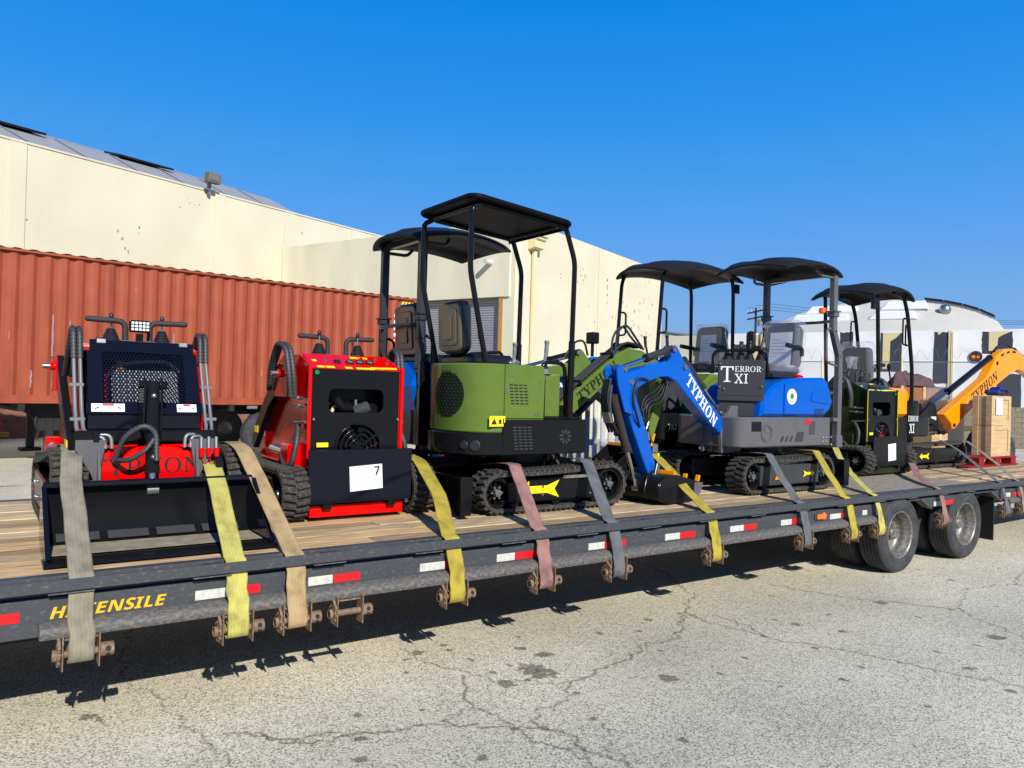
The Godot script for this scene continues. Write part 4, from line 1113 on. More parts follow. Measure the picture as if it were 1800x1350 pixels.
func crawler(zc: float, w: float, A: Vector3, B: Vector3, out: float, frame_m: Material, lugh := 0.018) -> void:
	var mb := MB.new()
	var th := 0.024
	var lo := loop2(A, B, -lugh)
	var m := lo.size()
	var run := 0.0
	for i in m:
		var p: Vector2 = lo[i][0]
		var q: Vector2 = lo[(i + 1) % m][0]
		var pn: Vector2 = lo[i][1]
		var qn: Vector2 = lo[(i + 1) % m][1]
		var pi_ := p - pn * th
		var qi := q - qn * th
		var z0 := zc - w / 2
		var z1 := zc + w / 2
		mb.quadn(V(p.x, p.y, z0), V(p.x, p.y, z1), V(q.x, q.y, z1), V(q.x, q.y, z0), V(pn.x, pn.y, 0), V(pn.x, pn.y, 0), V(qn.x, qn.y, 0), V(qn.x, qn.y, 0))
		mb.quadn(V(pi_.x, pi_.y, z0), V(pi_.x, pi_.y, z1), V(qi.x, qi.y, z1), V(qi.x, qi.y, z0), V(-pn.x, -pn.y, 0), V(-pn.x, -pn.y, 0), V(-qn.x, -qn.y, 0), V(-qn.x, -qn.y, 0))
		mb.quad(V(p.x, p.y, z0), V(q.x, q.y, z0), V(qi.x, qi.y, z0), V(pi_.x, pi_.y, z0), V(0, 0, -1))
		mb.quad(V(p.x, p.y, z1), V(q.x, q.y, z1), V(qi.x, qi.y, z1), V(pi_.x, pi_.y, z1), V(0, 0, 1))
		# lugs: staggered chevron blocks
		var seg := (q - p).length()
		var pitch := 0.048
		while run < seg:
			var c := p.lerp(q, run / seg)
			var nn := pn.lerp(qn, run / seg).normalized()
			var t := V2(nn.y, -nn.x)
			var bx := Basis(V(t.x, t.y, 0), V(nn.x, nn.y, 0), V(0, 0, 1))
			for s: float in [-1.0, 1.0]:
				var sh := t * (0.012 if s > 0 else -0.012)
				mb.box(V(c.x + sh.x, c.y + sh.y, zc + s * w * 0.245) + V(nn.x, nn.y, 0) * lugh * 0.5, V(0.026, lugh, w * 0.47), bx.rotated(V(nn.x, nn.y, 0), s * 0.18), 0.004)
				mb.box(V(c.x + sh.x, c.y + sh.y, zc + s * (w * 0.5 - 0.012)) + V(nn.x, nn.y, 0) * (lugh * 0.5 - 0.012), V(0.034, 0.016, 0.026), bx, 0.004)
			run += pitch
		run -= seg
	part("rubber_track", mb, M.rubber)
	# end wheels
	for k in 2:
		var W: Vector3 = A if k == 0 else B
		var r := W.z - lugh - th - 0.002
		var c := V(W.x, W.y, zc)
		var wm := MB.new().lathe([V2(r * 0.80, -w * 0.36), V2(r, -w * 0.36), V2(r, w * 0.36), V2(r * 0.80, w * 0.36), V2(r * 0.80, -w * 0.36)], c, Vector3.BACK, 28)
		wm.lathe([V2(0.0, w * 0.30), V2(r * 0.30, w * 0.30), V2(r * 0.34, w * 0.2), V2(r * 0.34, -w * 0.2), V2(r * 0.3, -w * 0.3), V2(0, -w * 0.3)], c, Vector3.BACK, 18)
		for i in 9:
			var a := TAU * i / 9
			wm.bar(c + V(cos(a), sin(a), 0) * r * 0.28, c + V(cos(a), sin(a), 0) * r * 0.86, w * 0.3, r * 0.16, V(-sin(a), cos(a), 0), 0.003)
		var wp := part("drive_sprocket" if k == 0 else "idler_wheel", wm, M.satin)
		var hb := MB.new().lathe([V2(0, 0.03), V2(0.026, 0.028), V2(0.03, 0.0)], c + V(0, 0, out * w * 0.30), V(0, 0, out), 14)
		for i in 6:
			var a := TAU * i / 6
			hb.lathe([V2(0, 0.012), V2(0.009, 0.011), V2(0.009, 0)], c + V(cos(a) * 0.042, sin(a) * 0.042, out * w * 0.29), V(0, 0, out), 6)
		part("hub_bolts", hb, M.zinc, wp)
	var fx0 := A.x + A.z * 0.55
	var fx1 := B.x - B.z * 0.55
	var ylo := 0.075
	var yhi := minf(A.y + A.z, B.y + B.z) - 0.075
	part("track_frame", MB.new().mm(fx0, ylo, zc - w * 0.40, fx1, yhi, zc + w * 0.47, 0.01) if out > 0 else MB.new().mm(fx0, ylo, zc - w * 0.47, fx1, yhi, zc + w * 0.40, 0.01), frame_m)
	var nb := 3
	for i in nb:
		var x := lerpf(fx0 + 0.06, fx1 - 0.06, i / float(nb - 1))
		part("roller", MB.new().rod(V(x, 0.082, zc - w * 0.42), V(x, 0.082, zc + w * 0.42), 0.04, 14), M.satin)
	var bo := MB.new()
	for p: Vector2 in [V2(fx0 + 0.3, ylo + 0.05), V2(fx0 + 0.3, yhi - 0.05), V2(fx1 - 0.12, ylo + 0.04), V2(fx0 + 0.12, ylo + 0.03)]:
		bo.lathe([V2(0, 0.01), V2(0.009, 0.009), V2(0.011, 0)], V(p.x, p.y, zc + out * w * 0.47), V(0, 0, out), 8)
	part("frame_bolts", bo, M.zinc)

func arrow(x0: float, x1: float, y: float, z: float, out: float, m: Material) -> void:
	# flat arrow decal with a swallow tail; point at x1
	var s := signf(x1 - x0)
	var l := absf(x1 - x0)
	var h := l * 0.17
	var pts: Array = [V2(x1, y), V2(x1 - s * l * 0.26, y + h), V2(x1 - s * l * 0.26, y + h * 0.42), V2(x0 + s * l * 0.3, y + h * 0.42), V2(x0, y + h), V2(x0 + s * l * 0.12, y), V2(x0, y - h), V2(x0 + s * l * 0.3, y - h * 0.42), V2(x1 - s * l * 0.26, y - h * 0.42), V2(x1 - s * l * 0.26, y - h)]
	part("arrow_decal", MB.new().side(pts, minf(z, z + out * 0.003), maxf(z, z + out * 0.003)), m)

func hydraulic(a: Vector3, b: Vector3, split: float, r: float, bm: Material) -> void:
	var c := a.lerp(b, split)
	var d := (b - a).normalized()
	var cy := part("cylinder", MB.new().rod(a, c, r, 14).rod(c - d * 0.03, c + d * 0.004, r * 1.12, 14).rod(a - d * 0.012, a + d * 0.03, r * 1.08, 14), bm)
	part("piston_rod", MB.new().rod(c, b, r * 0.5, 12), M.chrome, cy)
	part("rod_eye", MB.new().lathe([V2(0.0, -0.03), V2(r * 0.9, -0.03), V2(r * 0.9, 0.03), V2(0, 0.03)], b, V(-d.z, 0, d.x) if absf(d.y) < 0.95 else Vector3.BACK, 14), M.zinc, cy)

func limb(top: Array, low: Array) -> Array:
	var o: Array = []
	o.append_array(top)
	var l := low.duplicate()
	l.reverse()
	o.append_array(l)
	return o

func joystick(at: Vector3, h: float, lean: Vector3, grip_m: Material, boot_m: Material) -> void:
	var pr: Array = []
	for i in 6:
		pr.append(V2(0.052 - i * 0.006, i * 0.016))
		pr.append(V2(0.044 - i * 0.006, i * 0.016 + 0.012))
	pr.append(V2(0.0, 0.1))
	var b := part("lever_boot", MB.new().lathe(pr, at, Vector3.UP, 16), boot_m)
	var t := at + V(0, h, 0) + lean
	part("lever", MB.new().tube([at + V(0, 0.08, 0), at + V(0, h * 0.45, 0) + lean * 0.25, t - V(0, h * 0.25, 0) - lean * 0.2, t], 0.011, 10, 0.013), grip_m, b)
	part("grip", MB.new().lathe([V2(0.014, -0.11), V2(0.017, -0.06), V2(0.016, -0.02), V2(0.021, 0.0), V2(0.018, 0.012), V2(0, 0.016)], t, V(0, 1, 0) + lean * 2.0, 12), grip_m, b)

func seat(at: Vector3, shell: Material, pad: Material, lean := 0.12, arms := true, k := 1.0) -> void:
	# back cushion on a moulded shell, facing +x
	var s := part("seat", MB.new().box(at + V(0.18, 0.05, 0), V(0.42, 0.09, 0.42), Basis.IDENTITY, 0.03), pad)
	var b := Basis(Vector3.BACK, lean)
	var c := at + V(-0.06, 0.29, 0)
	part("seat_back", MB.new().prism(PackedVector2Array(rr2(0.40 * k, 0.46 * k, 0.07)), c + b * V(0.0, 0, 0), Vector3.BACK, b.y, b.x * 0.08, 0.02), pad, s)
	part("back_shell", MB.new().prism(PackedVector2Array(rr2(0.38 * k, 0.42 * k, 0.05)), c - b.x * 0.025, Vector3.BACK, b.y, b.x * 0.026, 0.01).prism(PackedVector2Array(rr2(0.28 * k, 0.32 * k, 0.03)), c - b.x * 0.036, Vector3.BACK, b.y, b.x * 0.012, 0.006).prism(PackedVector2Array(rr2(0.14 * k, 0.22 * k, 0.015)), c - b.x * 0.046, Vector3.BACK, b.y, b.x * 0.012, 0.005), shell, s)
	for z: float in ([-0.22, 0.22] if arms else []):
		part("armrest", MB.new().tube(fillet([at + V(-0.02, 0.2, z), at + V(-0.02, 0.28, z), at + V(0.22, 0.3, z)], 0.05), 0.024, 10), pad, s)

func dome_roof(c: Vector3, lx: float, lz: float, rise: float, m: Material, th := 0.05, tip := 0.0) -> MeshInstance3D:
	var mb := MB.new()
	var N := 26
	var K := 18
	var top: Array = []
	var low: Array = []
	for i in N + 1:
		var u := -1.0 + 2.0 * i / N
		var rt: Array = []
		var rl: Array = []
		for j in K + 1:
			var v := -1.0 + 2.0 * j / K
			var x := u * sqrt(1.0 - 0.30 * v * v) * lx * 0.5
			var z := v * sqrt(1.0 - 0.30 * u * u) * lz * 0.5
			var e := maxf(absf(u), absf(v))
			var y := rise * (1.0 - 0.75 * u * u - 0.55 * v * v) - 0.03 * pow(e, 8.0) + tip * u
			var rib := absf(absf(v) - 0.42)
			if absf(u) < 0.86: y += 0.014 * smoothstep(0.22, 0.12, rib)
			rt.append(c + V(x, y, z))
			rl.append(c + V(x * 0.985, y - th * (1.0 - 0.8 * pow(e, 10.0)) - 0.006, z * 0.985))
		top.append(rt); low.append(rl)
	var nrm := func(g: Array, i: int, j: int, sg: float) -> Vector3:
		var a: Vector3 = g[mini(i + 1, N)][j] - g[maxi(i - 1, 0)][j]
		var b: Vector3 = g[i][mini(j + 1, K)] - g[i][maxi(j - 1, 0)]
		var n := b.cross(a).normalized()
		return n * sg
	for i in N:
		for j in K:
			mb.quadn(top[i][j], top[i + 1][j], top[i + 1][j + 1], top[i][j + 1], nrm.call(top, i, j, 1.0), nrm.call(top, i + 1, j, 1.0), nrm.call(top, i + 1, j + 1, 1.0), nrm.call(top, i, j + 1, 1.0))
			mb.quadn(low[i][j], low[i + 1][j], low[i + 1][j + 1], low[i][j + 1], nrm.call(low, i, j, -1.0), nrm.call(low, i + 1, j, -1.0), nrm.call(low, i + 1, j + 1, -1.0), nrm.call(low, i, j + 1, -1.0))
	for i in N:
		mb.quad(top[i][0], top[i + 1][0], low[i + 1][0], low[i][0], V(0, 0, -1))
		mb.quad(top[i][K], top[i + 1][K], low[i + 1][K], low[i][K], V(0, 0, 1))
	for j in K:
		mb.quad(top[0][j], top[0][j + 1], low[0][j + 1], low[0][j], V(-1, 0, 0))
		mb.quad(top[N][j], top[N][j + 1], low[N][j + 1], low[N][j], V(1, 0, 0))
	return part("canopy_roof", mb, m)

func bucket(hinge: Callable, w: float, m: Material, side_m: Material, prof: Array, trim: Material) -> void:
	# prof: outer curve (s, y) from hinge plate to lip; hinge maps (s, y, off) to local space
	var o: Vector3 = hinge.call(0.0, 0.0, 0.0)
	var ux: Vector3 = hinge.call(1.0, 0.0, 0.0) - o
	var nn: Vector3 = hinge.call(0.0, 0.0, 1.0) - o
	var th := 0.014
	var shell: Array = prof.duplicate()
	var inner: Array = []
	var cen := Vector2.ZERO
	for p: Vector2 in prof: cen += p / prof.size()
	for p: Vector2 in prof: inner.append(p + (cen - p).normalized() * th)
	inner.reverse()
	shell.append_array(inner)
	var b := part("bucket", MB.new().prism(PackedVector2Array(shell), o - nn * w * 0.5, ux, Vector3.UP, nn * w, 0.002, 60.0), m)
	for s: float in [-1.0, 1.0]:
		part("side_plate", MB.new().prism(PackedVector2Array(prof), o + nn * (w * 0.5 * s + (0.0 if s > 0 else -0.014)), ux, Vector3.UP, nn * 0.014, 0.002, 60.0), side_m, b)
	var lip: Vector2 = prof[prof.size() - 1]
	var pl: Vector2 = prof[prof.size() - 2]
	var d := (lip - pl).normalized()
	for k in 4:
		var off := lerpf(-w * 0.42, w * 0.42, k / 3.0)
		part("tooth", MB.new().bar(hinge.call(lip.x - d.x * 0.04, lip.y - d.y * 0.04, off), hinge.call(lip.x + d.x * 0.06, lip.y + d.y * 0.06, off), 0.04, 0.018, nn.cross(ux * d.x + Vector3.UP * d.y), 0.004), trim, b)
	var p0: Vector2 = prof[0]
	part("edge_stripe", MB.new().bar(hinge.call(p0.x, p0.y + 0.012, -w * 0.48), hinge.call(p0.x, p0.y + 0.012, w * 0.48), 0.02, 0.03, Vector3.UP, 0.002), trim, b)

func undercarriage(zo: float, w: float, A: Vector3, B: Vector3, fm: Material) -> void:
	for s: float in [1.0, -1.0]:
		crawler(s * (zo - w * 0.5), w, A, B, s, fm)
	part("cross_frame", MB.new().mm(-0.28, 0.12, -zo + w, 0.28, 0.28, zo - w, 0.02).lathe([V2(0.0, 0.40), V2(0.27, 0.40), V2(0.27, 0.34), V2(0.24, 0.33), V2(0.24, 0.28), V2(0, 0.28)], Vector3.ZERO, Vector3.UP, 28), M.satin)

func dozer_blade(x: float, face: float, half: float, zshift := 0.0) -> void:
	# curved push blade; face is the direction it faces along x
	var pr: Array = []
	for i in 7:
		var t := i / 6.0
		pr.append(V2(x - face * 0.05 * sin(PI * t), 0.02 + 0.26 * t))
	for i in 7:
		var t := 1.0 - i / 6.0
		pr.append(V2(x - face * (0.05 * sin(PI * t) + 0.016), 0.02 + 0.26 * t))
	var b := part("dozer_blade", MB.new().side(pr, -half + zshift, half + zshift, 0.002, 60.0), M.black)
	for s: float in [-1.0, 1.0]:
		var z := s * half + zshift
		part("blade_end", MB.new().side([V2(x - face * 0.07, 0.02), V2(x + face * 0.01, 0.02), V2(x + face * 0.02, 0.25), V2(x + face * 0.01, 0.29), V2(x - face * 0.08, 0.28)], z - 0.007, z + 0.007, 0.002), M.black, b)
		part("blade_arm", MB.new().bar(V(x - face * 0.04, 0.12, s * 0.17), V(x - face * 0.5, 0.2, s * 0.17), 0.05, 0.07, Vector3.UP, 0.006), M.black, b)

func paper_sheet(c: Vector3, b: Basis, w: float, h: float, mark := "") -> void:
	var p := part("paper_sheet", MB.new().box(c, V(w, h, 0.002), b), M.paper)
	var ln := MB.new()
	for i in 6:
		var l: float = w * [0.4, 0.75, 0.7, 0.55, 0.8, 0.3][i]
		ln.box(c + b * V(-w * 0.42 + l * 0.5, h * (0.28 - i * 0.10), 0.0015), V(l, h * 0.014, 0.001), b)
	part("print", ln, M.faintink, p)
	if mark != "":
		lettering(mark, h * 0.36, M.ink, c + b * V(w * 0.34, h * 0.24, 0.0015), b, false, p, 0.001)

func slots(cols: int, rows: int, o: Vector3, ux: Vector3, uy: Vector3, nn: Vector3, sw: float, sh: float, dx: float, dy: float, stagger := 0.0) -> MB:
	var mb := MB.new()
	for r in rows:
		for c in cols:
			mb.prism(PackedVector2Array(rr2(sw, sh, sh * 0.45, 2)), o + ux * (c * dx + r * stagger) + uy * (r * dy), ux, uy, nn * 0.003)
	return mb

func hose_run(pts: Array, r := 0.012, m: Material = null, rad := 0.12) -> void:
	part("hydraulic_hose", MB.new().tube(fillet(pts, rad, 6), r, 8), m if m != null else M.hose)

func ribbed_hose(pts: Array, r: float, rad := 0.1) -> void:
	# spiral guard hose: bumps along a smooth path
	var p := fillet(pts, rad, 8)
	var cv := Curve3D.new()
	for q: Vector3 in p: cv.add_point(q)
	var l := cv.get_baked_length()
	var mb := MB.new()
	mb.tube(p, r * 0.86, 8)
	var n := int(l / (r * 1.3))
	for i in n:
		var a := cv.sample_baked(l * (i + 0.2) / n)
		var b := cv.sample_baked(l * (i + 0.8) / n)
		if (b - a).length() > 1e-4: mb.tube([a, b], r, 8, -1.0, false)
	part("hydraulic_hose", mb, M.hosegrey)

# ---------------------------------------------------------------- machines
func machines() -> void:
	loader_with_bucket()
	loader_rear("track_loader", "red stand-on track loader with black rear panel and white paper marked 7", V(2.15, DECK, -1.62), M.red, M.black, M.red, true)
	loader_rear("track_loader", "dark green stand-on track loader behind the grey excavator", V(8.95, DECK, -1.72), M.dkgreen, M.black, M.dkgreen, false)
	green_excavator()
	far_blue_excavator()
	far_green_excavator()
	grey_excavator()
	orange_excavator()

func loader_body(bm: Material, zr: float, zl: float, rf: float, long_arm: bool) -> void:
	# tracks, tub and side panels shared by the three stand-on loaders
	for s: float in [1.0, -1.0]:
		crawler(zr if s > 0 else -zl, 0.18, V(-0.62, 0.175, 0.175), V(0.53, rf, rf), s, M.satin, 0.02)
	part("tub", MB.new().mm(-0.55, 0.06, -0.31, 0.5, 0.5, 0.31, 0.015), bm)
	for s: float in [1.0, -1.0]:
		part("side_panel", MB.new().side([V2(-0.63, 0.03), V2(-0.63, 0.98), V2(-0.60, 1.02), V2(-0.42, 1.09), V2(0.20, 1.11), V2(0.36, 1.08), V2(0.56, 0.70), V2(0.56, 0.40), V2(0.30, 0.12), V2(-0.4, 0.03)] if long_arm else [V2(-0.63, 0.03), V2(-0.63, 0.98), V2(-0.60, 1.02), V2(-0.42, 1.09), V2(-0.10, 1.10), V2(0.02, 1.04), V2(0.28, 0.62), V2(0.28, 0.40), V2(0.20, 0.12), V2(-0.4, 0.03)], s * 0.325 - 0.006, s * 0.325 + 0.006, 0.002), bm)
		part("arm_bracket", MB.new().side([V2(-0.40, 0.80), V2(-0.14, 0.80), V2(-0.14, 0.99), V2(-0.2, 1.03), V2(-0.38, 1.02)], s * 0.40 - 0.006, s * 0.40 + 0.006, 0.002).rod(V(-0.26, 0.96, s * 0.325), V(-0.26, 0.96, s * 0.43), 0.028, 14), bm)
		part("arm_pin", MB.new().rod(V(-0.26, 0.96, s * 0.42), V(-0.26, 0.96, s * 0.47), 0.018, 12), M.zinc)
		var ar := part("lift_arm", MB.new().side([V2(-0.32, 1.0), V2(-0.24, 1.03), V2(0.45, 0.62), V2(0.80, 0.42), V2(0.86, 0.20), V2(0.80, 0.14), V2(0.70, 0.24), V2(0.66, 0.36), V2(0.35, 0.54), V2(-0.28, 0.90)] if long_arm else [V2(-0.32, 1.0), V2(-0.22, 1.03), V2(0.12, 0.78), V2(0.36, 0.54), V2(0.40, 0.42), V2(0.34, 0.40), V2(0.26, 0.48), V2(0.02, 0.72), V2(-0.28, 0.90)], s * 0.375 - 0.022, s * 0.375 + 0.022, 0.006), M.satin)
		part("arm_decal", (MB.new().mm(0.5, 0.46, s * 0.3985 - 0.002, 0.62, 0.54, s * 0.3985 + 0.002) if long_arm else MB.new().mm(0.24, 0.52, s * 0.3985 - 0.002, 0.32, 0.57, s * 0.3985 + 0.002)), M.yellow, ar)
		var dm := part("motor_cover", MB.new().mm(-0.53, 0.33, s * 0.335, -0.36, 0.49, s * 0.43, 0.012), bm)
		part("motor_shaft", MB.new().rod(V(-0.36, 0.42, s * 0.385), V(-0.08, 0.43, s * 0.385), 0.032, 14).rod(V(-0.38, 0.42, s * 0.385), V(-0.35, 0.42, s * 0.385), 0.042, 14), M.chrome, dm)
		part("case_flange", MB.new().mm(-0.36, 0.36, s * 0.33, 0.0, 0.372, s * 0.44, 0.002), bm, dm)
	part("hood_top", (MB.new().side([V2(-0.42, 1.08), V2(0.20, 1.10), V2(0.36, 1.072), V2(0.36, 1.06), V2(0.2, 1.085), V2(-0.42, 1.065)], -0.319, 0.319) if long_arm else MB.new().side([V2(-0.42, 1.08), V2(-0.10, 1.09), V2(0.02, 1.03), V2(0.28, 0.62), V2(0.26, 0.61), V2(0.0, 1.01), V2(-0.12, 1.075), V2(-0.42, 1.065)], -0.319, 0.319)), bm)

func lever_bars(x: float, y: float) -> void:
	# two pilot levers with padded grab bars
	for s: float in [1.0, -1.0]:
		var pr: Array = []
		for i in 5:
			pr.append(V2(0.058 - i * 0.007, i * 0.017))
			pr.append(V2(0.049 - i * 0.007, i * 0.017 + 0.011))
		pr.append(V2(0.0, 0.085))
		var bt := part("lever_boot", MB.new().lathe(pr, V(x, y, s * 0.145), Vector3.UP, 18), M.plastic)
		part("lever", MB.new().rod(V(x, y + 0.08, s * 0.145), V(x, y + 0.15, s * 0.145), 0.006, 8), M.zinc, bt)
		part("lever_knob", MB.new().ball(V(x, y + 0.155, s * 0.145), 0.014, 1.5), M.plastic, bt)
		part("grab_bar", MB.new().tube(fillet([V(x + 0.03, y, s * 0.07), V(x + 0.03, y + 0.125, s * 0.07), V(x + 0.03, y + 0.13, s * 0.275)], 0.045), 0.0175, 12).ball(V(x + 0.03, y + 0.13, s * 0.275), 0.0175), M.handle)
		part("bar_foot", MB.new().mm(x - 0.005, y, s * 0.07 - 0.03, x + 0.065, y + 0.008, s * 0.07 + 0.03, 0.002), M.zinc)

func loader_with_bucket() -> void:
	thing("track_loader", "red and navy stand-on track loader facing out with black bucket and mesh grille", "loader", V(0.838, DECK, -1.60), -90.0, "stand-on track loaders")
	loader_body(M.red, 0.39, 0.53, 0.25, true)
	lever_bars(0.20, 1.12)
	# slanted grille panel: x from 0.40 at the top (y 1.13) to 0.62 (y 0.69)
	var t := V(0.42, 1.115, 0)
	var bt := V(0.62, 0.685, 0)
	var dn := (bt - t).normalized()
	var nn := V(-dn.y, dn.x, 0)
	var hgt := (bt - t).length()
	var fr := MB.new()
	var P := func(z: float, q: float, off: float) -> Vector3: return t + dn * (q * hgt) + V(0, 0, z) + nn * off
	for r: Array in [[-0.285, 0.0, 0.285, 0.16], [-0.31, 0.84, 0.31, 1.0], [-0.30, 0.16, -0.22, 0.84], [0.22, 0.16, 0.30, 0.84]]:
		var c: Vector3 = (P.call(r[0], r[1], 0.0) + P.call(r[2], r[3], 0.0)) * 0.5
		fr.box(c, V(absf(r[2] - r[0]), hgt * (r[3] - r[1]), 0.016), Basis(V(0, 0, 1), dn, V(0, 0, 1).cross(dn)), 0.003)
	var gp := part("grille_panel", fr, M.navy)
	var ms := MB.new()
	for i in 44:
		var z0 := -0.22 - 0.16 + i * 0.0175
		for s: float in [1.0, -1.0]:
			var a0 := V2(z0, 0.16)
			var b0 := V2(z0 + 0.165 * 1.0, 0.84)
			if s < 0: a0.x = -a0.x; b0.x = -b0.x
			# clip to the opening
			var q0 := 0.0
			var q1 := 1.0
			for lim: float in [-0.22, 0.22]:
				var da := a0.x - lim
				var db := b0.x - lim
				if signf(da) != signf(db):
					var q := da / (da - db)
					if (lim < 0 and da < 0) or (lim > 0 and da > 0): q0 = maxf(q0, q)
					else: q1 = minf(q1, q)
				elif (lim < 0 and da < 0) or (lim > 0 and da > 0): q1 = -1.0
			if q1 - q0 > 0.02:
				var A := a0.lerp(b0, q0)
				var B := a0.lerp(b0, q1)
				ms.bar(P.call(A.x, A.y, 0.002 + s * 0.001), P.call(B.x, B.y, 0.002 + s * 0.001), 0.0052, 0.0016, nn)
	part("wire_mesh", ms, M.navy, gp)
	for z: float in [0.225, -0.225]:
		part("hinge", MB.new().box(P.call(z, 0.03, 0.012), V(0.05, 0.03, 0.014), Basis(V(0, 0, 1), dn, V(0, 0, 1).cross(dn)), 0.003), M.zinc, gp)
	# warning plates
	for r: Array in [[0.20, 0.17], [-0.22, 0.11]]:
		var c: Vector3 = P.call(r[0], 0.92, 0.011)
		var bb := Basis(V(0, 0, -1), -dn, nn)
		var w: float = r[1]
		var wp := part("warning_plate", MB.new().box(c, V(w, 0.05, 0.004), bb, 0.001), M.textwhite, gp)
		part("plate_header", MB.new().box(c + bb * V(0.0, 0.017, 0.0025), V(w * 0.34, 0.012, 0.001), bb), M.signred, wp)
		part("plate_print", MB.new().box(c + bb * V(-w * 0.33, -0.002, 0.0025), V(w * 0.16, 0.006, 0.001), bb.rotated(nn, 0.5)).box(c + bb * V(w * 0.33, -0.002, 0.0025), V(w * 0.12, 0.006, 0.001), bb.rotated(nn, -0.6)).box(c + bb * V(0, -0.004, 0.0025), V(w * 0.3, 0.002, 0.001), bb).box(c + bb * V(0, -0.012, 0.0025), V(w * 0.3, 0.002, 0.001), bb), M.ink, wp)
	# radiator and hoses behind the mesh
	var rad := part("radiator", MB.new().prism(PackedVector2Array([V2(-0.19, 0.36), V2(0.17, 0.36), V2(0.17, 0.82), V2(-0.19, 0.82)]), P.call(0.0, 0.0, -0.075), V(0, 0, 1), dn * hgt, nn * 0.04, 0.004), M.radiator)
	var fin := MB.new()
	for i in 30: fin.bar(P.call(-0.185 + i * 0.012, 0.37, -0.033), P.call(-0.185 + i * 0.012, 0.81, -0.033), 0.004, 0.006, nn)
	part("cooling_fins", fin, M.galv, rad)
	ribbed_hose([P.call(0.20, 0.5, -0.02), P.call(0.17, 0.34, -0.03), P.call(0.02, 0.24, -0.04), P.call(-0.14, 0.24, -0.03), P.call(-0.20, 0.40, -0.02)], 0.014, 0.08)
	part("added_bay_backing", MB.new().mm(0.10, 0.5, -0.318, 0.12, 1.06, 0.318), M.navy)  # added backing plate, keeps the opening behind the mesh dark
	part("engine_block", MB.new().mm(-0.2, 0.62, -0.2, 0.24, 1.0, 0.2, 0.03), M.satin)
	part("oil_cap", MB.new().rod(V(0.3, 0.95, 0.1), V(0.3, 1.0, 0.1), 0.025, 12), M.orange)
	part("red_fin", MB.new().bar(P.call(0.205, 0.45, -0.02), P.call(0.205, 0.8, -0.02), 0.012, 0.01, nn), M.red)
	# work lamp
	var wl := part("work_lamp", MB.new().box(V(0.30, 1.215, 0.0), V(0.045, 0.075, 0.115), Basis.IDENTITY, 0.008).mm(0.29, 1.11, -0.02, 0.31, 1.17, 0.02), M.satin)
	var le := MB.new()
	for i in 5:
		for j in 3: le.box(V(0.3245, 1.195 + j * 0.02, -0.042 + i * 0.021), V(0.006, 0.015, 0.016), Basis.IDENTITY, 0.002)
	part("lamp_lens", le, M.skylight, wl)
	part("fuel_cap", MB.new().lathe([V2(0.024, 0.0), V2(0.024, 0.02), V2(0.016, 0.035), V2(0, 0.035)], V(0.3, 1.10, 0.22), Vector3.UP, 12), M.plastic)
	# hydraulic lines along the arms
	for s: float in [1.0, -1.0]:
		for k in 2:
			var z := s * (0.325 + k * 0.032)
			part("hydraulic_line", MB.new().tube(fillet([V(0.44, 1.0, z + s * 0.005), V(0.58, 0.72, z + s * 0.004), V(0.66, 0.60, z), V(0.70, 0.58 - k * 0.012, z - s * 0.02), V(0.72, 0.575 - k * 0.012, z - s * 0.13), V(0.73, 0.50, z - s * 0.135)], 0.03), 0.0105, 10), M.galv)
			ribbed_hose([V(0.44, 1.0, z + s * 0.005), V(0.40, 1.16, z + s * 0.008), V(0.33, 1.19, z + s * 0.008), V(0.22, 1.08, z + s * 0.01), V(0.0, 0.9, z + s * 0.01)], 0.017, 0.06)
		part("line_clamp", MB.new().box(V(0.52, 0.85, s * 0.352), V(0.022, 0.02, 0.075), Basis.IDENTITY, 0.003).box(V(0.625, 0.66, s * 0.352), V(0.022, 0.02, 0.075), Basis.IDENTITY, 0.003), M.galv)
	part("line_clamp", MB.new().box(V(0.735, 0.57, 0.27), V(0.03, 0.055, 0.03), Basis.IDENTITY, 0.003), M.navy)
	# couplers with red dust caps
	for k in 3:
		var z := -0.30 - k * 0.042 + 0.02
		var cp := part("coupler", MB.new().rod(V(0.735, 0.56, z), V(0.745, 0.49, z), 0.013, 12), M.zinc)
		part("dust_cap", MB.new().lathe([V2(0.0, -0.05), V2(0.014, -0.048), V2(0.018, -0.02), V2(0.019, 0.0), V2(0.014, 0.004)], V(0.75, 0.492, z), V(-0.1, 1, 0), 12), M.red, cp)
		part("cap_tether", MB.new().tube(fillet([V(0.755, 0.46, z), V(0.765, 0.41, z - 0.01), V(0.765, 0.42, z - 0.03)], 0.02), 0.003, 6), M.red, cp)
	# arm front frame: cross tube, gussets, tilt cylinder
	part("cross_tube", MB.new().mm(0.66, 0.53, -0.37, 0.72, 0.60, 0.37, 0.01), M.black)
	part("cross_plate", MB.new().mm(0.60, 0.60, -0.30, 0.612, 0.69, 0.30, 0.002), M.navy)
	for s: float in [1.0, -1.0]:
		part("arm_gusset", MB.new().front([V2(s * 0.37, 0.55), V2(s * 0.22, 0.55), V2(s * 0.225, 0.50), V2(s * 0.25, 0.36), V2(s * 0.27, 0.30), V2(s * 0.29, 0.36), V2(s * 0.37, 0.50)], 0.725, 0.737, 0.003), M.steelgrey)
		part("arm_foot", MB.new().side([V2(0.66, 0.56), V2(0.75, 0.50), V2(0.84, 0.22), V2(0.80, 0.12), V2(0.74, 0.14), V2(0.70, 0.36)], s * 0.255 - 0.008, s * 0.255 + 0.008, 0.003), M.steelgrey)
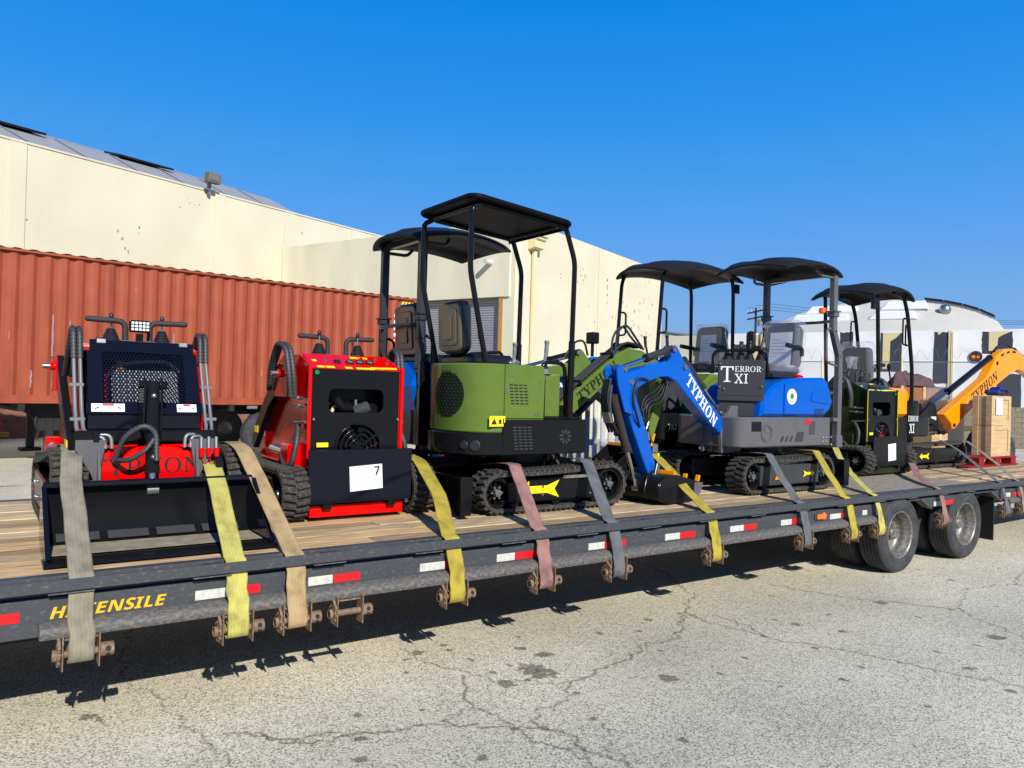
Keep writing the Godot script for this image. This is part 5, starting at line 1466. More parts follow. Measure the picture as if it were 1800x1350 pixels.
	for z: float in [-0.045, 0.045]:
		part("cylinder_lug", MB.new().side([V2(0.66, 0.60), V2(0.80, 0.60), V2(0.82, 0.84), V2(0.78, 0.90), V2(0.72, 0.88), V2(0.63, 0.70)], z - 0.006, z + 0.006, 0.002), M.black)
	part("lug_pin", MB.new().rod(V(0.775, 0.86, -0.075), V(0.775, 0.86, 0.075), 0.022, 12), M.black)
	hydraulic(V(0.78, 0.86, 0.0), V(0.855, 0.28, 0.0), 0.84, 0.036, M.black)
	part("grease_port", MB.new().ball(V(0.824, 0.80, 0.0), 0.016).ball(V(0.868, 0.46, 0.0), 0.017), M.zinc)
	ribbed_hose([V(0.76, 0.44, 0.18), V(0.82, 0.58, 0.14), V(0.86, 0.64, 0.05), V(0.86, 0.60, -0.01), V(0.89, 0.44, -0.012)], 0.016, 0.1)
	ribbed_hose([V(0.76, 0.44, 0.17), V(0.84, 0.44, 0.12), V(0.88, 0.50, 0.04), V(0.86, 0.56, 0.0)], 0.014, 0.1)
	# red mounting plate with the maker's name
	var mp: Array = []
	for i in 13:
		var a := PI * i / 12
		mp.append(V2(0.28 * signf(cos(a)) * pow(absf(cos(a)), 0.6), 0.34 + 0.17 * pow(sin(a), 0.7)))
	mp.append_array([V2(-0.285, 0.10), V2(0.285, 0.10)])
	var pl := part("mount_plate", MB.new().front(mp, 0.69, 0.705, 0.004), M.red)
	lettering("TYPHON", 0.092, M.textblack, V(0.7055, 0.395, 0.0), Basis(V(0, 0, -1.12), Vector3.UP, V(1, 0, 0)), true, pl, 0.002, 400)
	# bucket
	var prof := [V2(0.90, 0.335), V2(0.86, 0.30), V2(0.83, 0.18), V2(0.85, 0.06), V2(0.92, 0.012), V2(1.35, 0.004)]
	var inner := [V2(1.35, 0.016), V2(0.925, 0.026), V2(0.865, 0.068), V2(0.845, 0.18), V2(0.873, 0.293), V2(0.905, 0.32)]
	var sh: Array = prof.duplicate()
	sh.append_array(inner)
	var bk := part("bucket", MB.new().side(sh, -0.525, 0.525, 0.0015, 35.0), M.black)
	part("top_bar", MB.new().mm(0.885, 0.318, -0.528, 0.935, 0.348, 0.528, 0.006), M.navy, bk)
	part("cutting_edge", MB.new().side([V2(1.22, 0.018), V2(1.34, 0.018), V2(1.37, 0.004), V2(1.22, 0.004)], -0.545, 0.545), M.black, bk)
	for i in 4: part("floor_patch", MB.new().box(V(0.905, 0.056, -0.36 + i * 0.24), V(0.06, 0.004, 0.20), Basis(Vector3.BACK, -0.55)), M.darkgrey, bk)
	part("dusty_floor", MB.new().mm(0.95, 0.0255, -0.51, 1.21, 0.0275, 0.51), M.concrete, bk)
	for s: float in [1.0, -1.0]:
		part("side_plate", MB.new().side([V2(0.90, 0.335), V2(0.83, 0.18), V2(0.85, 0.06), V2(0.92, 0.012), V2(1.33, 0.01), V2(1.30, 0.06), V2(0.96, 0.335)], s * 0.525 - 0.006, s * 0.525 + 0.006, 0.002), M.navy, bk)
		part("side_cutter", MB.new().bar(V(0.965, 0.33, s * 0.525), V(1.335, 0.03, s * 0.525), 0.022, 0.012), M.navy, bk)

func loader_rear(nm: String, label: String, at: Vector3, bm: Material, pm: Material, em: Material, red: bool) -> void:
	thing(nm, label, "loader", at, 90.0, "stand-on track loaders")
	loader_body(bm, 0.475, 0.45, 0.19, false)
	lever_bars(-0.28, 1.10)
	# rear cover: black sheet with a window and a round fan outlet, painted edge
	var zh := 0.335
	for z: float in [-zh, zh]:
		part("rear_edge", MB.new().mm(-0.645, 0.03, z - 0.012, -0.625, 1.02, z + 0.012, 0.003), em)
		if not red: part("edge_line", MB.new().mm(-0.648, 0.03, z - 0.003, -0.645, 1.0, z + 0.003), M.yellow)
	part("rear_base", MB.new().mm(-0.70, 0.02, -zh, -0.60, 0.10, zh, 0.004), em)
	var outer := PackedVector2Array([V2(-zh + 0.014, 0.1), V2(zh - 0.014, 0.1), V2(zh - 0.014, 1.0), V2(-zh + 0.014, 1.0)])
	var cv := CSGPolygon3D.new()
	cv.name = "rear_cover"
	cv.polygon = outer
	cv.depth = 0.012
	cv.material = pm
	for hole: Array in [[V2(0.0, 0.785), 0.40, 0.16, 0.045], [V2(0.02, 0.465), 0.33, 0.33, 0.164]]:
		var h := CSGPolygon3D.new()
		h.name = "opening"
		h.operation = CSGShape3D.OPERATION_SUBTRACTION
		h.polygon = PackedVector2Array(rr2(hole[1], hole[2], hole[3], 6, hole[0].x, hole[0].y))
		h.depth = 0.1
		h.position = V(0, 0, 0.05)
		h.material = pm
		cv.add_child(h, true)
	cur.add_child(cv, true)
	cv.transform = Transform3D(Basis(V(0, 0, 1), Vector3.UP, V(-1, 0, 0)), V(-0.628, 0, 0))
	# inside: engine parts seen through the window
	var eb := part("engine", MB.new().mm(-0.48, 0.12, -0.26, -0.1, 0.95, 0.26, 0.02), M.satin)
	part("air_filter", MB.new().rod(V(-0.52, 0.74, 0.13), V(-0.52, 0.70, 0.02), 0.045, 14), M.darkgrey, eb)
	part("exhaust_pipe", MB.new().tube(fillet([V(-0.55, 0.735, -0.01), V(-0.57, 0.735, -0.08), V(-0.57, 0.80, -0.13)], 0.07), 0.032, 14), M.satin, eb)
	part("valve_block", MB.new().mm(-0.54, 0.695, 0.02, -0.5, 0.74, 0.10, 0.01).rod(V(-0.52, 0.7, 0.04), V(-0.52, 0.79, 0.04), 0.012, 8), M.zinc, eb)
	part("pulley_belt", MB.new().bar(V(-0.53, 0.70, -0.14), V(-0.53, 0.75, -0.12), 0.01, 0.02), M.creamtrim, eb)
	# fan with swirl guard
	var gd := MB.new()
	for k in 4:
		var r := 0.06 + k * 0.034
		for sct in 4:
			var a0 := PI / 2 * sct + 0.12 + k * 0.1
			var pts: Array = []
			for i in 8:
				var a := a0 + (PI / 2 - 0.25) * i / 7
				pts.append(V(-0.632, 0.465 + r * sin(a), 0.02 + r * cos(a)))
			gd.tube(pts, 0.010, 6)
	for sct in 4:
		var a := PI / 2 * sct + 0.6
		gd.bar(V(-0.63, 0.465 + 0.03 * sin(a), 0.02 + 0.03 * cos(a)), V(-0.63, 0.465 + 0.168 * sin(a), 0.02 + 0.168 * cos(a)), 0.014, 0.014)
	part("fan_guard", gd, M.black)
	part("fan", MB.new().lathe([V2(0.0, 0.02), V2(0.045, 0.02), V2(0.05, 0.0)], V(-0.60, 0.465, 0.02), V(-1, 0, 0), 20), M.blood if not red else M.satin)
	var bl := MB.new()
	for i in 7:
		var a := TAU * i / 7
		bl.bar(V(-0.59, 0.465 + 0.04 * sin(a), 0.02 + 0.04 * cos(a)), V(-0.59, 0.465 + 0.155 * sin(a + 0.3), 0.02 + 0.155 * cos(a + 0.3)), 0.004, 0.06, V(0.5, cos(a), -sin(a)))
	part("fan_blade", bl, M.blood if not red else M.satin)
	part("foot_flap", MB.new().mm(-0.752, 0.115, -zh - 0.035, -0.738, 0.465, zh + 0.035, 0.003), M.navy if red else M.black)
	for z: float in [-0.23, 0.23]: part("flap_stop", MB.new().mm(-0.74, 0.075, z - 0.03, -0.70, 0.125, z + 0.03, 0.004), M.satin)
	paper_sheet(V(-0.7535, 0.275, 0.03), Basis(V(0, 0, 1), Vector3.UP, V(-1, 0, 0)).rotated(V(1, 0, 0), -0.06), 0.235 if red else 0.17, 0.165 if red else 0.20, "7" if red else "")
	var bb := MB.new()
	for z: float in [-zh + 0.03, zh - 0.03]: bb.lathe([V2(0, 0.008), V2(0.009, 0.007), V2(0.010, 0)], V(-0.64, 0.66, z), V(-1, 0, 0), 10)
	part("cover_bolt", bb, M.zinc)
	part("round_sticker", MB.new().lathe([V2(0, 0.002), V2(0.016, 0.002), V2(0.016, 0)], V(-0.64, 0.97, -0.29 if red else 0.29), V(-1, 0, 0), 18), mat(Color(0.02, 0.45, 0.16), 0.4))
	part("yellow_sticker", MB.new().mm(-0.643, 0.475, -0.28, -0.64, 0.505, -0.20), M.yellow)
	# sloping console with gauges, switches and yellow strips
	var a := V(-0.63, 1.0, 0)
	var b := V(-0.42, 1.10, 0)
	var up := (b - a).normalized()
	var nn := V(-up.y, up.x, 0)
	part("console", MB.new().prism(PackedVector2Array([V2(-0.33, 0), V2(0.33, 0), V2(0.31, 0.235), V2(-0.31, 0.235)]), a - nn * 0.014, V(0, 0, 1), up, nn * 0.014, 0.003), bm)
	var C := func(z: float, q: float, off := 0.0) -> Vector3: return a + up * (0.235 * q) + V(0, 0, z) + nn * off
	for i in 3:
		var g := part("gauge", MB.new().lathe([V2(0.0, 0.006), V2(0.022, 0.006), V2(0.024, 0.012), V2(0.030, 0.012), V2(0.031, 0.0)], C.call(0.13 - i * 0.075, 0.45), nn, 18), M.plastic)
		part("gauge_dial", MB.new().lathe([V2(0, 0.0075), V2(0.021, 0.0075)], C.call(0.13 - i * 0.075, 0.45), nn, 14), M.levergrey, g)
	for r: Array in [[0.255, 0.12, 0.10], [0.155, 0.10, 0.10], [0.06, 0.05, 0.13], [-0.06, 0.06, 0.05], [-0.19, 0.08, 0.06], [-0.255, 0.08, 0.05], [0.11, 0.80, 0.06], [0.04, 0.80, 0.06], [-0.27, 0.50, 0.03]]:
		var c: Vector3 = C.call(r[0], r[1], 0.002)
		part("warning_strip", MB.new().box(c, V(r[2], 0.024, 0.003), Basis(V(0, 0, 1), up, V(0, 0, 1).cross(up))), M.yellow)
	part("switch_bank", MB.new().box(C.call(-0.11, 0.45, 0.006), V(0.045, 0.04, 0.012), Basis(V(0, 0, 1), up, V(0, 0, 1).cross(up)), 0.002), M.plastic)
	for zq: Array in [[0.27, 0.5], [0.2, 0.75], [-0.19, 0.5]]:
		var c: Vector3 = C.call(zq[0], zq[1], 0.0)
		part("toggle", MB.new().lathe([V2(0.012, 0), V2(0.012, 0.006), V2(0.005, 0.008), V2(0.006, 0.03), V2(0, 0.032)], c, nn, 10), M.zinc)
	part("buttons", MB.new().lathe([V2(0, 0.014), V2(0.012, 0.012), V2(0.012, 0)], C.call(0.09, 0.72), nn, 12), M.signred)
	part("choke_lever", MB.new().rod(C.call(0.04, 0.9), C.call(0.04, 0.9) + V(0, 0.12, 0), 0.004, 8).rod(C.call(0.04, 0.9) + V(0, 0.08, 0), C.call(0.04, 0.9) + V(0, 0.125, 0), 0.008, 8), M.plastic)
	# hoses at both sides
	for s: float in [1.0, -1.0]:
		for k in 2:
			ribbed_hose([V(-0.46, 0.80, s * (0.37 + k * 0.03)), V(-0.48, 0.95, s * (0.39 + k * 0.03)), V(-0.42, 1.14, s * (0.40 + k * 0.03)), V(-0.30, 1.17, s * (0.42 + k * 0.03)), V(-0.14, 1.0, s * (0.42 + k * 0.02)), V(-0.06, 0.84, s * 0.42)], 0.019, 0.1)
		ribbed_hose([V(-0.50, 0.62, s * 0.36), V(-0.58, 0.52, s * 0.39), V(-0.58, 0.36, s * 0.42), V(-0.48, 0.32, s * 0.43), V(-0.36, 0.42, s * 0.42)], 0.020, 0.1)
		part("hose_fitting", MB.new().rod(V(-0.60, 0.79, s * 0.35), V(-0.42, 0.80, s * 0.375), 0.010, 8).rod(V(-0.60, 0.74, s * 0.35), V(-0.44, 0.75, s * 0.375), 0.010, 8).rod(V(-0.62, 0.64, s * 0.35), V(-0.47, 0.63, s * 0.37), 0.011, 8).box(V(-0.5, 0.797, s * 0.365), V(0.03, 0.024, 0.024), Basis.IDENTITY, 0.003).box(V(-0.52, 0.746, s * 0.362), V(0.03, 0.024, 0.024), Basis.IDENTITY, 0.003), M.zinc)
		part("tow_hook", MB.new().side([V2(-0.64, 0.16), V2(-0.70, 0.16), V2(-0.72, 0.22), V2(-0.69, 0.27), V2(-0.72, 0.31), V2(-0.69, 0.36), V2(-0.64, 0.36)], s * 0.345 - 0.007, s * 0.345 + 0.007, 0.002), em if red else M.yellow)
		part("brake_link", MB.new().rod(V(-0.7, 0.12, s * 0.35), V(-0.62, 0.26, s * 0.37), 0.010, 8).box(V(-0.69, 0.1, s * 0.36), V(0.05, 0.03, 0.03), Basis.IDENTITY, 0.004), M.zinc)
	if not red:
		part("blue_plate", MB.new().mm(-0.45, 0.86, 0.332, -0.28, 0.94, 0.335), M.bluetarp)
		for z: float in [-0.08, 0.05]:
			part("wrapped_grip", MB.new().lathe([V2(0.02, 0), V2(0.03, 0.07), V2(0.055, 0.13), V2(0.05, 0.15), V2(0, 0.13)], V(-0.25, 1.27, z), V(0.1, 1, -z * 3.0), 10), M.wrap)

func square_post(pts: Array, w: float, m: Material) -> MeshInstance3D:
	var mb := MB.new()
	for i in pts.size() - 1:
		var d: Vector3 = (pts[i + 1] - pts[i]).normalized()
		mb.bar(pts[i] - d * (w * 0.3 if i > 0 else 0.0), pts[i + 1], w, w * 0.9, V(0, 0, 1) if absf(d.y) > 0.5 else Vector3.UP, 0.006)
	return part("canopy_post", mb, m)

func collar(c: Vector3, m: Material) -> void:
	part("post_collar", MB.new().box(c, V(0.085, 0.05, 0.085), Basis.IDENTITY, 0.006).box(c + V(0, 0.03, 0), V(0.11, 0.012, 0.11), Basis.IDENTITY, 0.003), m)

func two_post_canopy(xb: float, xt: float, yb: float, yk: float, yt: float, zn: float, roof_x: float, roof_l: float, roof_w: float, m: Material) -> void:
	for s: float in [1.0, -1.0]:
		square_post([V(xb, yb, s * zn), V(xb, yk - 0.25, s * zn), V(xt, yk, s * zn), V(xt, yt, s * zn)], 0.065, m)
		collar(V(xt, yk + 0.16, s * zn), m)
		part("grab_handle", MB.new().tube(fillet([V(xt + 0.02, yk + 0.02, s * (zn - 0.01)), V(xt + 0.11, yk + 0.0, s * zn), V(xt + 0.11, yk - 0.32, s * zn), V(xb + 0.02, yk - 0.36, s * zn)], 0.06), 0.013, 8), m)
		part("roof_bracket", MB.new().tube(fillet([V(xt, yt - 0.06, s * zn), V(xt + 0.22, yt - 0.06, s * zn), V(xt + 0.26, yt + 0.0, s * (zn - 0.03))], 0.05), 0.015, 8), m)
	part("cross_bar", MB.new().tube(fillet([V(xt, yk + 0.10, -zn), V(xt - 0.10, yk + 0.10, -zn * 0.6), V(xt - 0.10, yk + 0.10, zn * 0.6), V(xt, yk + 0.10, zn)], 0.08), 0.016, 8), m)
	part("roof_beam", MB.new().bar(V(xt, yt - 0.02, -zn), V(xt, yt - 0.02, zn), 0.05, 0.05), m)
	dome_roof(V(roof_x, yt + 0.02, 0), roof_l, roof_w, 0.09, M.roofplastic, 0.05)

func green_excavator() -> void:
	thing("mini_excavator", "olive green mini excavator under a flat black four-post canopy, rear grille showing", "excavator", V(3.55, DECK, -1.08), 0.0, "mini excavators")
	undercarriage(0.50, 0.20, V(-0.48, 0.155, 0.155), V(0.58, 0.172, 0.172), M.black)
	arrow(0.06, -0.32, 0.165, 0.495, 1.0, M.yellow)
	dozer_blade(-0.80, -1.0, 0.52)
	part("label_plate", MB.new().box(V(-0.865, 0.16, 0.22), V(0.004, 0.05, 0.05), Basis.IDENTITY), M.textwhite)
	# slewing body
	var rear: Array = [V2(-0.42, 0.42), V2(-0.50, 0.41), V2(-0.56, 0.385), V2(-0.62, 0.335), V2(-0.66, 0.27), V2(-0.69, 0.19), V2(-0.705, 0.10), V2(-0.71, 0.0), V2(-0.70, -0.10), V2(-0.67, -0.20), V2(-0.62, -0.28), V2(-0.54, -0.355), V2(-0.42, -0.40)]
	var shell: Array = rear.duplicate()
	shell.append_array([V2(-0.05, -0.40), V2(-0.05, 0.42)])
	part("engine_cover", MB.new().plan(shell, 0.573, 1.075, 0.012, 50.0), M.green)
	part("cover_latch", MB.new().mm(-0.40, 0.86, 0.4318, -0.385, 0.90, 0.438, 0.003), M.zinc)
	var grow := func(a: Array, d: float) -> Array:
		var o: Array = []
		for p: Vector2 in a: o.append(p + (p - V2(-0.25, 0.01)).normalized() * d)
		return o
	var sk: Array = grow.call(rear, 0.012)
	sk.append_array([V2(0.34, -0.43), V2(0.36, -0.40), V2(0.36, 0.41), V2(0.35, 0.43)])
	part("counterweight_skirt", MB.new().plan(sk, 0.415, 0.572, 0.008, 50.0), M.black)
	part("counterweight_skirt", MB.new().side([V2(-0.42, 0.42), V2(-0.42, 0.64), V2(-0.40, 0.672), V2(0.362, 0.675), V2(0.362, 0.42)], 0.30, 0.4365, 0.002).mm(-0.42, 0.572, -0.43, 0.36, 0.66, 0.30, 0.004), M.black)
	part("skirt_hole_shade", MB.new().lathe([V2(0, 0.004), V2(0.028, 0.004), V2(0.033, 0.0)], V(-0.665, 0.485, 0.30), V(-0.85, 0, 0.5), 16).lathe([V2(0, 0.004), V2(0.034, 0.004), V2(0.04, 0.0)], V(-0.615, 0.485, 0.37), V(-0.7, 0, 0.7), 16), M.dark)  # two dark discs on the skirt, painted as shaded holes
	var door := part("side_door", MB.new().side([V2(-0.41, 0.682), V2(-0.055, 0.682), V2(-0.05, 0.985), V2(-0.075, 1.01), V2(-0.23, 1.045), V2(-0.41, 1.075)], 0.4205, 0.432, 0.003), M.green)
	part("painted_vent_slots", slots(4, 7, V(-0.34, 0.79, 0.4305), Vector3.RIGHT, Vector3.UP, Vector3.BACK, 0.033, 0.010, 0.042, 0.0225, -0.003), M.dark, door)  # raised dark shapes, recess shadow painted where slots would be
	part("painted_vent_slots", slots(4, 8, V(-0.30, 0.46, 0.4362), Vector3.RIGHT, Vector3.UP, Vector3.BACK, 0.033, 0.009, 0.044, 0.0225, -0.003), M.darkgrey)
	var dbolt := MB.new()
	for p: Vector2 in [V2(-0.37, 0.99), V2(-0.34, 0.99), V2(-0.37, 0.94), V2(-0.34, 0.94), V2(-0.10, 0.95), V2(-0.10, 0.925), V2(-0.13, 0.71), V2(-0.10, 0.71)]:
		dbolt.lathe([V2(0, 0.006), V2(0.007, 0.005), V2(0.008, 0)], V(p.x, p.y, 0.4315), Vector3.BACK, 8)
	part("door_bolts", dbolt, M.zinc, door)
	var stk := part("warning_sticker", MB.new().mm(-0.54, 0.625, 0.433, -0.405, 0.70, 0.436), M.yellow)
	part("sticker_print", MB.new().side([V2(-0.525, 0.64), V2(-0.475, 0.64), V2(-0.50, 0.683)], 0.4355, 0.4375).mm(-0.46, 0.643, 0.4355, -0.438, 0.675, 0.4375).mm(-0.425, 0.643, 0.4355, -0.415, 0.683, 0.4375), M.ink, stk)
	var pin := MB.new()
	for i in 9:
		var a := TAU * i / 9
		pin.side([V2(0.155 + 0.016 * cos(a), 0.545 + 0.016 * sin(a)), V2(0.155 + 0.052 * cos(a - 0.1), 0.545 + 0.052 * sin(a - 0.1)), V2(0.155 + 0.058 * cos(a + 0.22), 0.545 + 0.058 * sin(a + 0.22)), V2(0.155 + 0.04 * cos(a + 0.3), 0.545 + 0.04 * sin(a + 0.3))], 0.436, 0.439)
	part("pinwheel_vent", pin, M.darkgrey)
	# round brick-pattern grille wrapped on the rear corner
	var arc: Array = [0.0]
	for i in rear.size() - 1: arc.append(arc[i] + (rear[i + 1] - rear[i]).length())
	var on := func(s: float, y: float, off: float) -> Vector3:
		for i in rear.size() - 1:
			if s <= arc[i + 1] or i == rear.size() - 2:
				var q: float = (s - arc[i]) / (arc[i + 1] - arc[i])
				var p: Vector2 = rear[i].lerp(rear[i + 1], q)
				var n2 := (p - V2(-0.25, 0.01)).normalized()
				return V(p.x + n2.x * off, y, p.y + n2.y * off)
		return Vector3.ZERO
	var gs := 0.46
	var gy := 0.845
	var gr := 0.165
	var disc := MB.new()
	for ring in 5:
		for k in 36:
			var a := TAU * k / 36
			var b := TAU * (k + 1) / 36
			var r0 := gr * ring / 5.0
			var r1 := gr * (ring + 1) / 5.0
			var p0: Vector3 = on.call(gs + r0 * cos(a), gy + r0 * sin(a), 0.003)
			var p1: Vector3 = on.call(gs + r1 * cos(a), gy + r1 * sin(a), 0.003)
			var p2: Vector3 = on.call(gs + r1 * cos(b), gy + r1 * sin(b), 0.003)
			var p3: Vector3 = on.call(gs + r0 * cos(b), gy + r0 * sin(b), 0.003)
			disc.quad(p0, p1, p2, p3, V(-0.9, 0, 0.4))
	var gp := part("rear_grille", disc, M.dark)  # dark disc on the cover stands for the shaded recess behind the lattice
	var lat := MB.new()
	var row := 0
	var yy := -gr + 0.012
	while yy < gr:
		var hw := sqrt(maxf(0.0, gr * gr - yy * yy))
		var nseg := 8
		for i in nseg: lat.bar(on.call(gs - hw + 2 * hw * i / nseg, gy + yy, 0.004), on.call(gs - hw + 2 * hw * (i + 1) / nseg, gy + yy, 0.004), 0.004, 0.005)
		var sx := -gr + (0.02 if row % 2 else 0.0)
		while sx < gr:
			if absf(sx) < hw - 0.005: lat.bar(on.call(gs + sx, gy + yy, 0.006), on.call(gs + sx, gy + yy + 0.0235, 0.006), 0.006, 0.008, V(0, 0, 1))
			sx += 0.04
		yy += 0.0235
		row += 1
	part("grille_lattice", lat, M.dkgreen, gp)
	# seat, console, levers
	seat(V(-0.545, 1.055, -0.02), M.seat, M.vinyl, 0.05, false, 0.86)
	part("seat_box", MB.new().mm(-0.5, 1.07, -0.22, -0.1, 1.09, 0.2, 0.005), M.satin)
	part("front_console", MB.new().side([V2(0.0, 0.69), V2(0.17, 0.69), V2(0.17, 1.02), V2(0.02, 1.0), V2(-0.0, 0.95)], 0.06, 0.34, 0.008), M.green)
	part("console_gap_shade", MB.new().mm(-0.048, 0.69, -0.3, -0.002, 0.98, 0.38, 0.004), M.black)  # black plate standing for the shade in the gap beside the console
	part("floor_plate", MB.new().mm(-0.04, 0.676, -0.40, 0.35, 0.688, 0.40, 0.003), M.satin)
	joystick(V(0.10, 1.02, 0.22), 0.25, V(0.02, 0, 0), M.levergrey, M.levergrey)
	joystick(V(0.12, 1.0, -0.24), 0.27, V(0.02, 0, 0), M.levergrey, M.levergrey)
	for z: float in [-0.24, 0.16]:
		part("lever_stand", MB.new().mm(0.04, 0.69, z, 0.16, 1.02, z + 0.10, 0.01), M.green)
	part("guard_rail", MB.new().tube(fillet([V(0.02, 0.90, 0.30), V(0.02, 1.11, 0.30), V(0.24, 1.11, 0.30), V(0.26, 0.70, 0.30)], 0.07), 0.016, 10).tube(fillet([V(0.02, 0.90, -0.30), V(0.02, 1.11, -0.30), V(0.24, 1.11, -0.30), V(0.26, 0.70, -0.30)], 0.07), 0.016, 10), M.black)
	part("plastic_wrap", MB.new().ball(V(-0.17, 1.09, 0.12), 0.09, 0.5), M.wrap)
	# canopy
	for s: float in [1.0, -1.0]:
		var z := 0.36 if s > 0 else -0.35
		part("canopy_post", MB.new().tube(fillet([V(-0.53, 1.05, z), V(-0.69, 1.74, z), V(-0.685, 2.17, z), V(-0.62, 2.205, z)], 0.06), 0.020, 12), M.black)
		part("canopy_post", MB.new().tube(fillet([V(0.25, 0.66, z), V(0.265, 1.90, z), V(0.17, 2.145, z), V(0.10, 2.165, z)], 0.06), 0.020, 12).rod(V(0.25, 0.66, z), V(0.258, 1.28, z), 0.026, 12), M.black)
	var tilt := Basis(Vector3.BACK, -0.085)
	part("canopy_roof", MB.new().prism(PackedVector2Array(rr2(0.95, 0.84, 0.10, 5)), V(-0.255, 2.195, 0.005), tilt.x, Vector3.BACK, tilt.y * 0.04, 0.012, 30.0), M.roofblack)
	part("roof_frame", MB.new().tube(fillet([V(-0.62, 2.212, 0.36), V(0.12, 2.158, 0.36), V(0.12, 2.158, -0.35), V(-0.62, 2.212, -0.35), V(-0.62, 2.212, 0.355)], 0.05), 0.017, 8).bar(V(0.16, 2.153, -0.40), V(0.16, 2.153, 0.40), 0.006, 0.05), M.black)
	# boom and stick
	part("swing_bracket", MB.new().side([V2(0.33, 0.40), V2(0.52, 0.40), V2(0.56, 0.55), V2(0.50, 0.76), V2(0.36, 0.78), V2(0.33, 0.70)], -0.10, 0.10, 0.01), M.black)
	var bm := part("boom", MB.new().side(limb([V2(0.32, 0.72), V2(0.42, 0.80), V2(0.91, 1.15), V2(1.0, 1.215), V2(1.15, 1.285), V2(1.32, 1.27), V2(1.52, 1.19), V2(1.66, 1.08)], [V2(0.38, 0.60), V2(0.48, 0.66), V2(0.75, 0.85), V2(0.95, 1.0), V2(1.10, 1.075), V2(1.31, 1.08), V2(1.48, 1.03), V2(1.60, 0.99)]), -0.06, 0.06, 0.008), M.green)
	lettering("TYPHON", 0.085, M.textblack, V(0.80, 0.985, 0.0615), Basis(V(0.81, 0.585, 0), V(-0.585, 0.81, 0), V(0, 0, 1)), true, bm, 0.002)
	part("stick", MB.new().side(limb([V2(1.66, 1.12), V2(1.62, 0.8), V2(1.45, 0.38)], [V2(1.52, 1.10), V2(1.50, 0.8), V2(1.38, 0.40)]), -0.05, 0.05, 0.008), M.green)
	hydraulic(V(0.50, 0.60, 0.0), V(0.98, 0.99, 0.0), 0.72, 0.034, M.black)
	hydraulic(V(1.05, 1.30, 0.0), V(1.62, 1.16, 0.0), 0.6, 0.03, M.black)
	for k in 5:
		hose_run([V(0.36, 0.80, -0.05 + k * 0.025), V(0.5, 0.90, -0.05 + k * 0.025), V(0.92, 1.20, -0.05 + k * 0.025), V(1.12, 1.33 + k * 0.004, -0.05 + k * 0.025), V(1.32, 1.30, -0.05 + k * 0.025)], 0.011)
	hose_run([V(1.0, 1.26, 0.05), V(1.02, 1.42, 0.05), V(1.12, 1.50, 0.05), V(1.22, 1.40, 0.05), V(1.34, 1.28, 0.05)], 0.010)
	hose_run([V(0.97, 1.24, 0.03), V(0.99, 1.40, 0.03), V(1.10, 1.49, 0.03), V(1.20, 1.38, 0.03), V(1.33, 1.29, 0.03)], 0.010)
	part("hose_clamp", MB.new().box(V(0.60, 0.965, 0), V(0.02, 0.05, 0.15), Basis(Vector3.BACK, 0.62), 0.004).box(V(0.95, 1.215, 0), V(0.02, 0.05, 0.15), Basis(Vector3.BACK, 0.62), 0.004), M.satin)
	part("work_lamp", MB.new().box(V(0.86, 1.36, -0.09), V(0.08, 0.10, 0.10), Basis.IDENTITY, 0.01).mm(0.85, 1.2, -0.10, 0.87, 1.32, -0.08), M.satin)
	var bp := func(s: float, y: float, off: float) -> Vector3: return V(s, y, off)
	bucket(bp, 0.40, M.satin, M.satin, [V2(1.42, 0.34), V2(1.56, 0.30), V2(1.62, 0.16), V2(1.56, 0.05), V2(1.40, 0.0), V2(1.22, 0.06), V2(1.16, 0.16)], M.yellow)

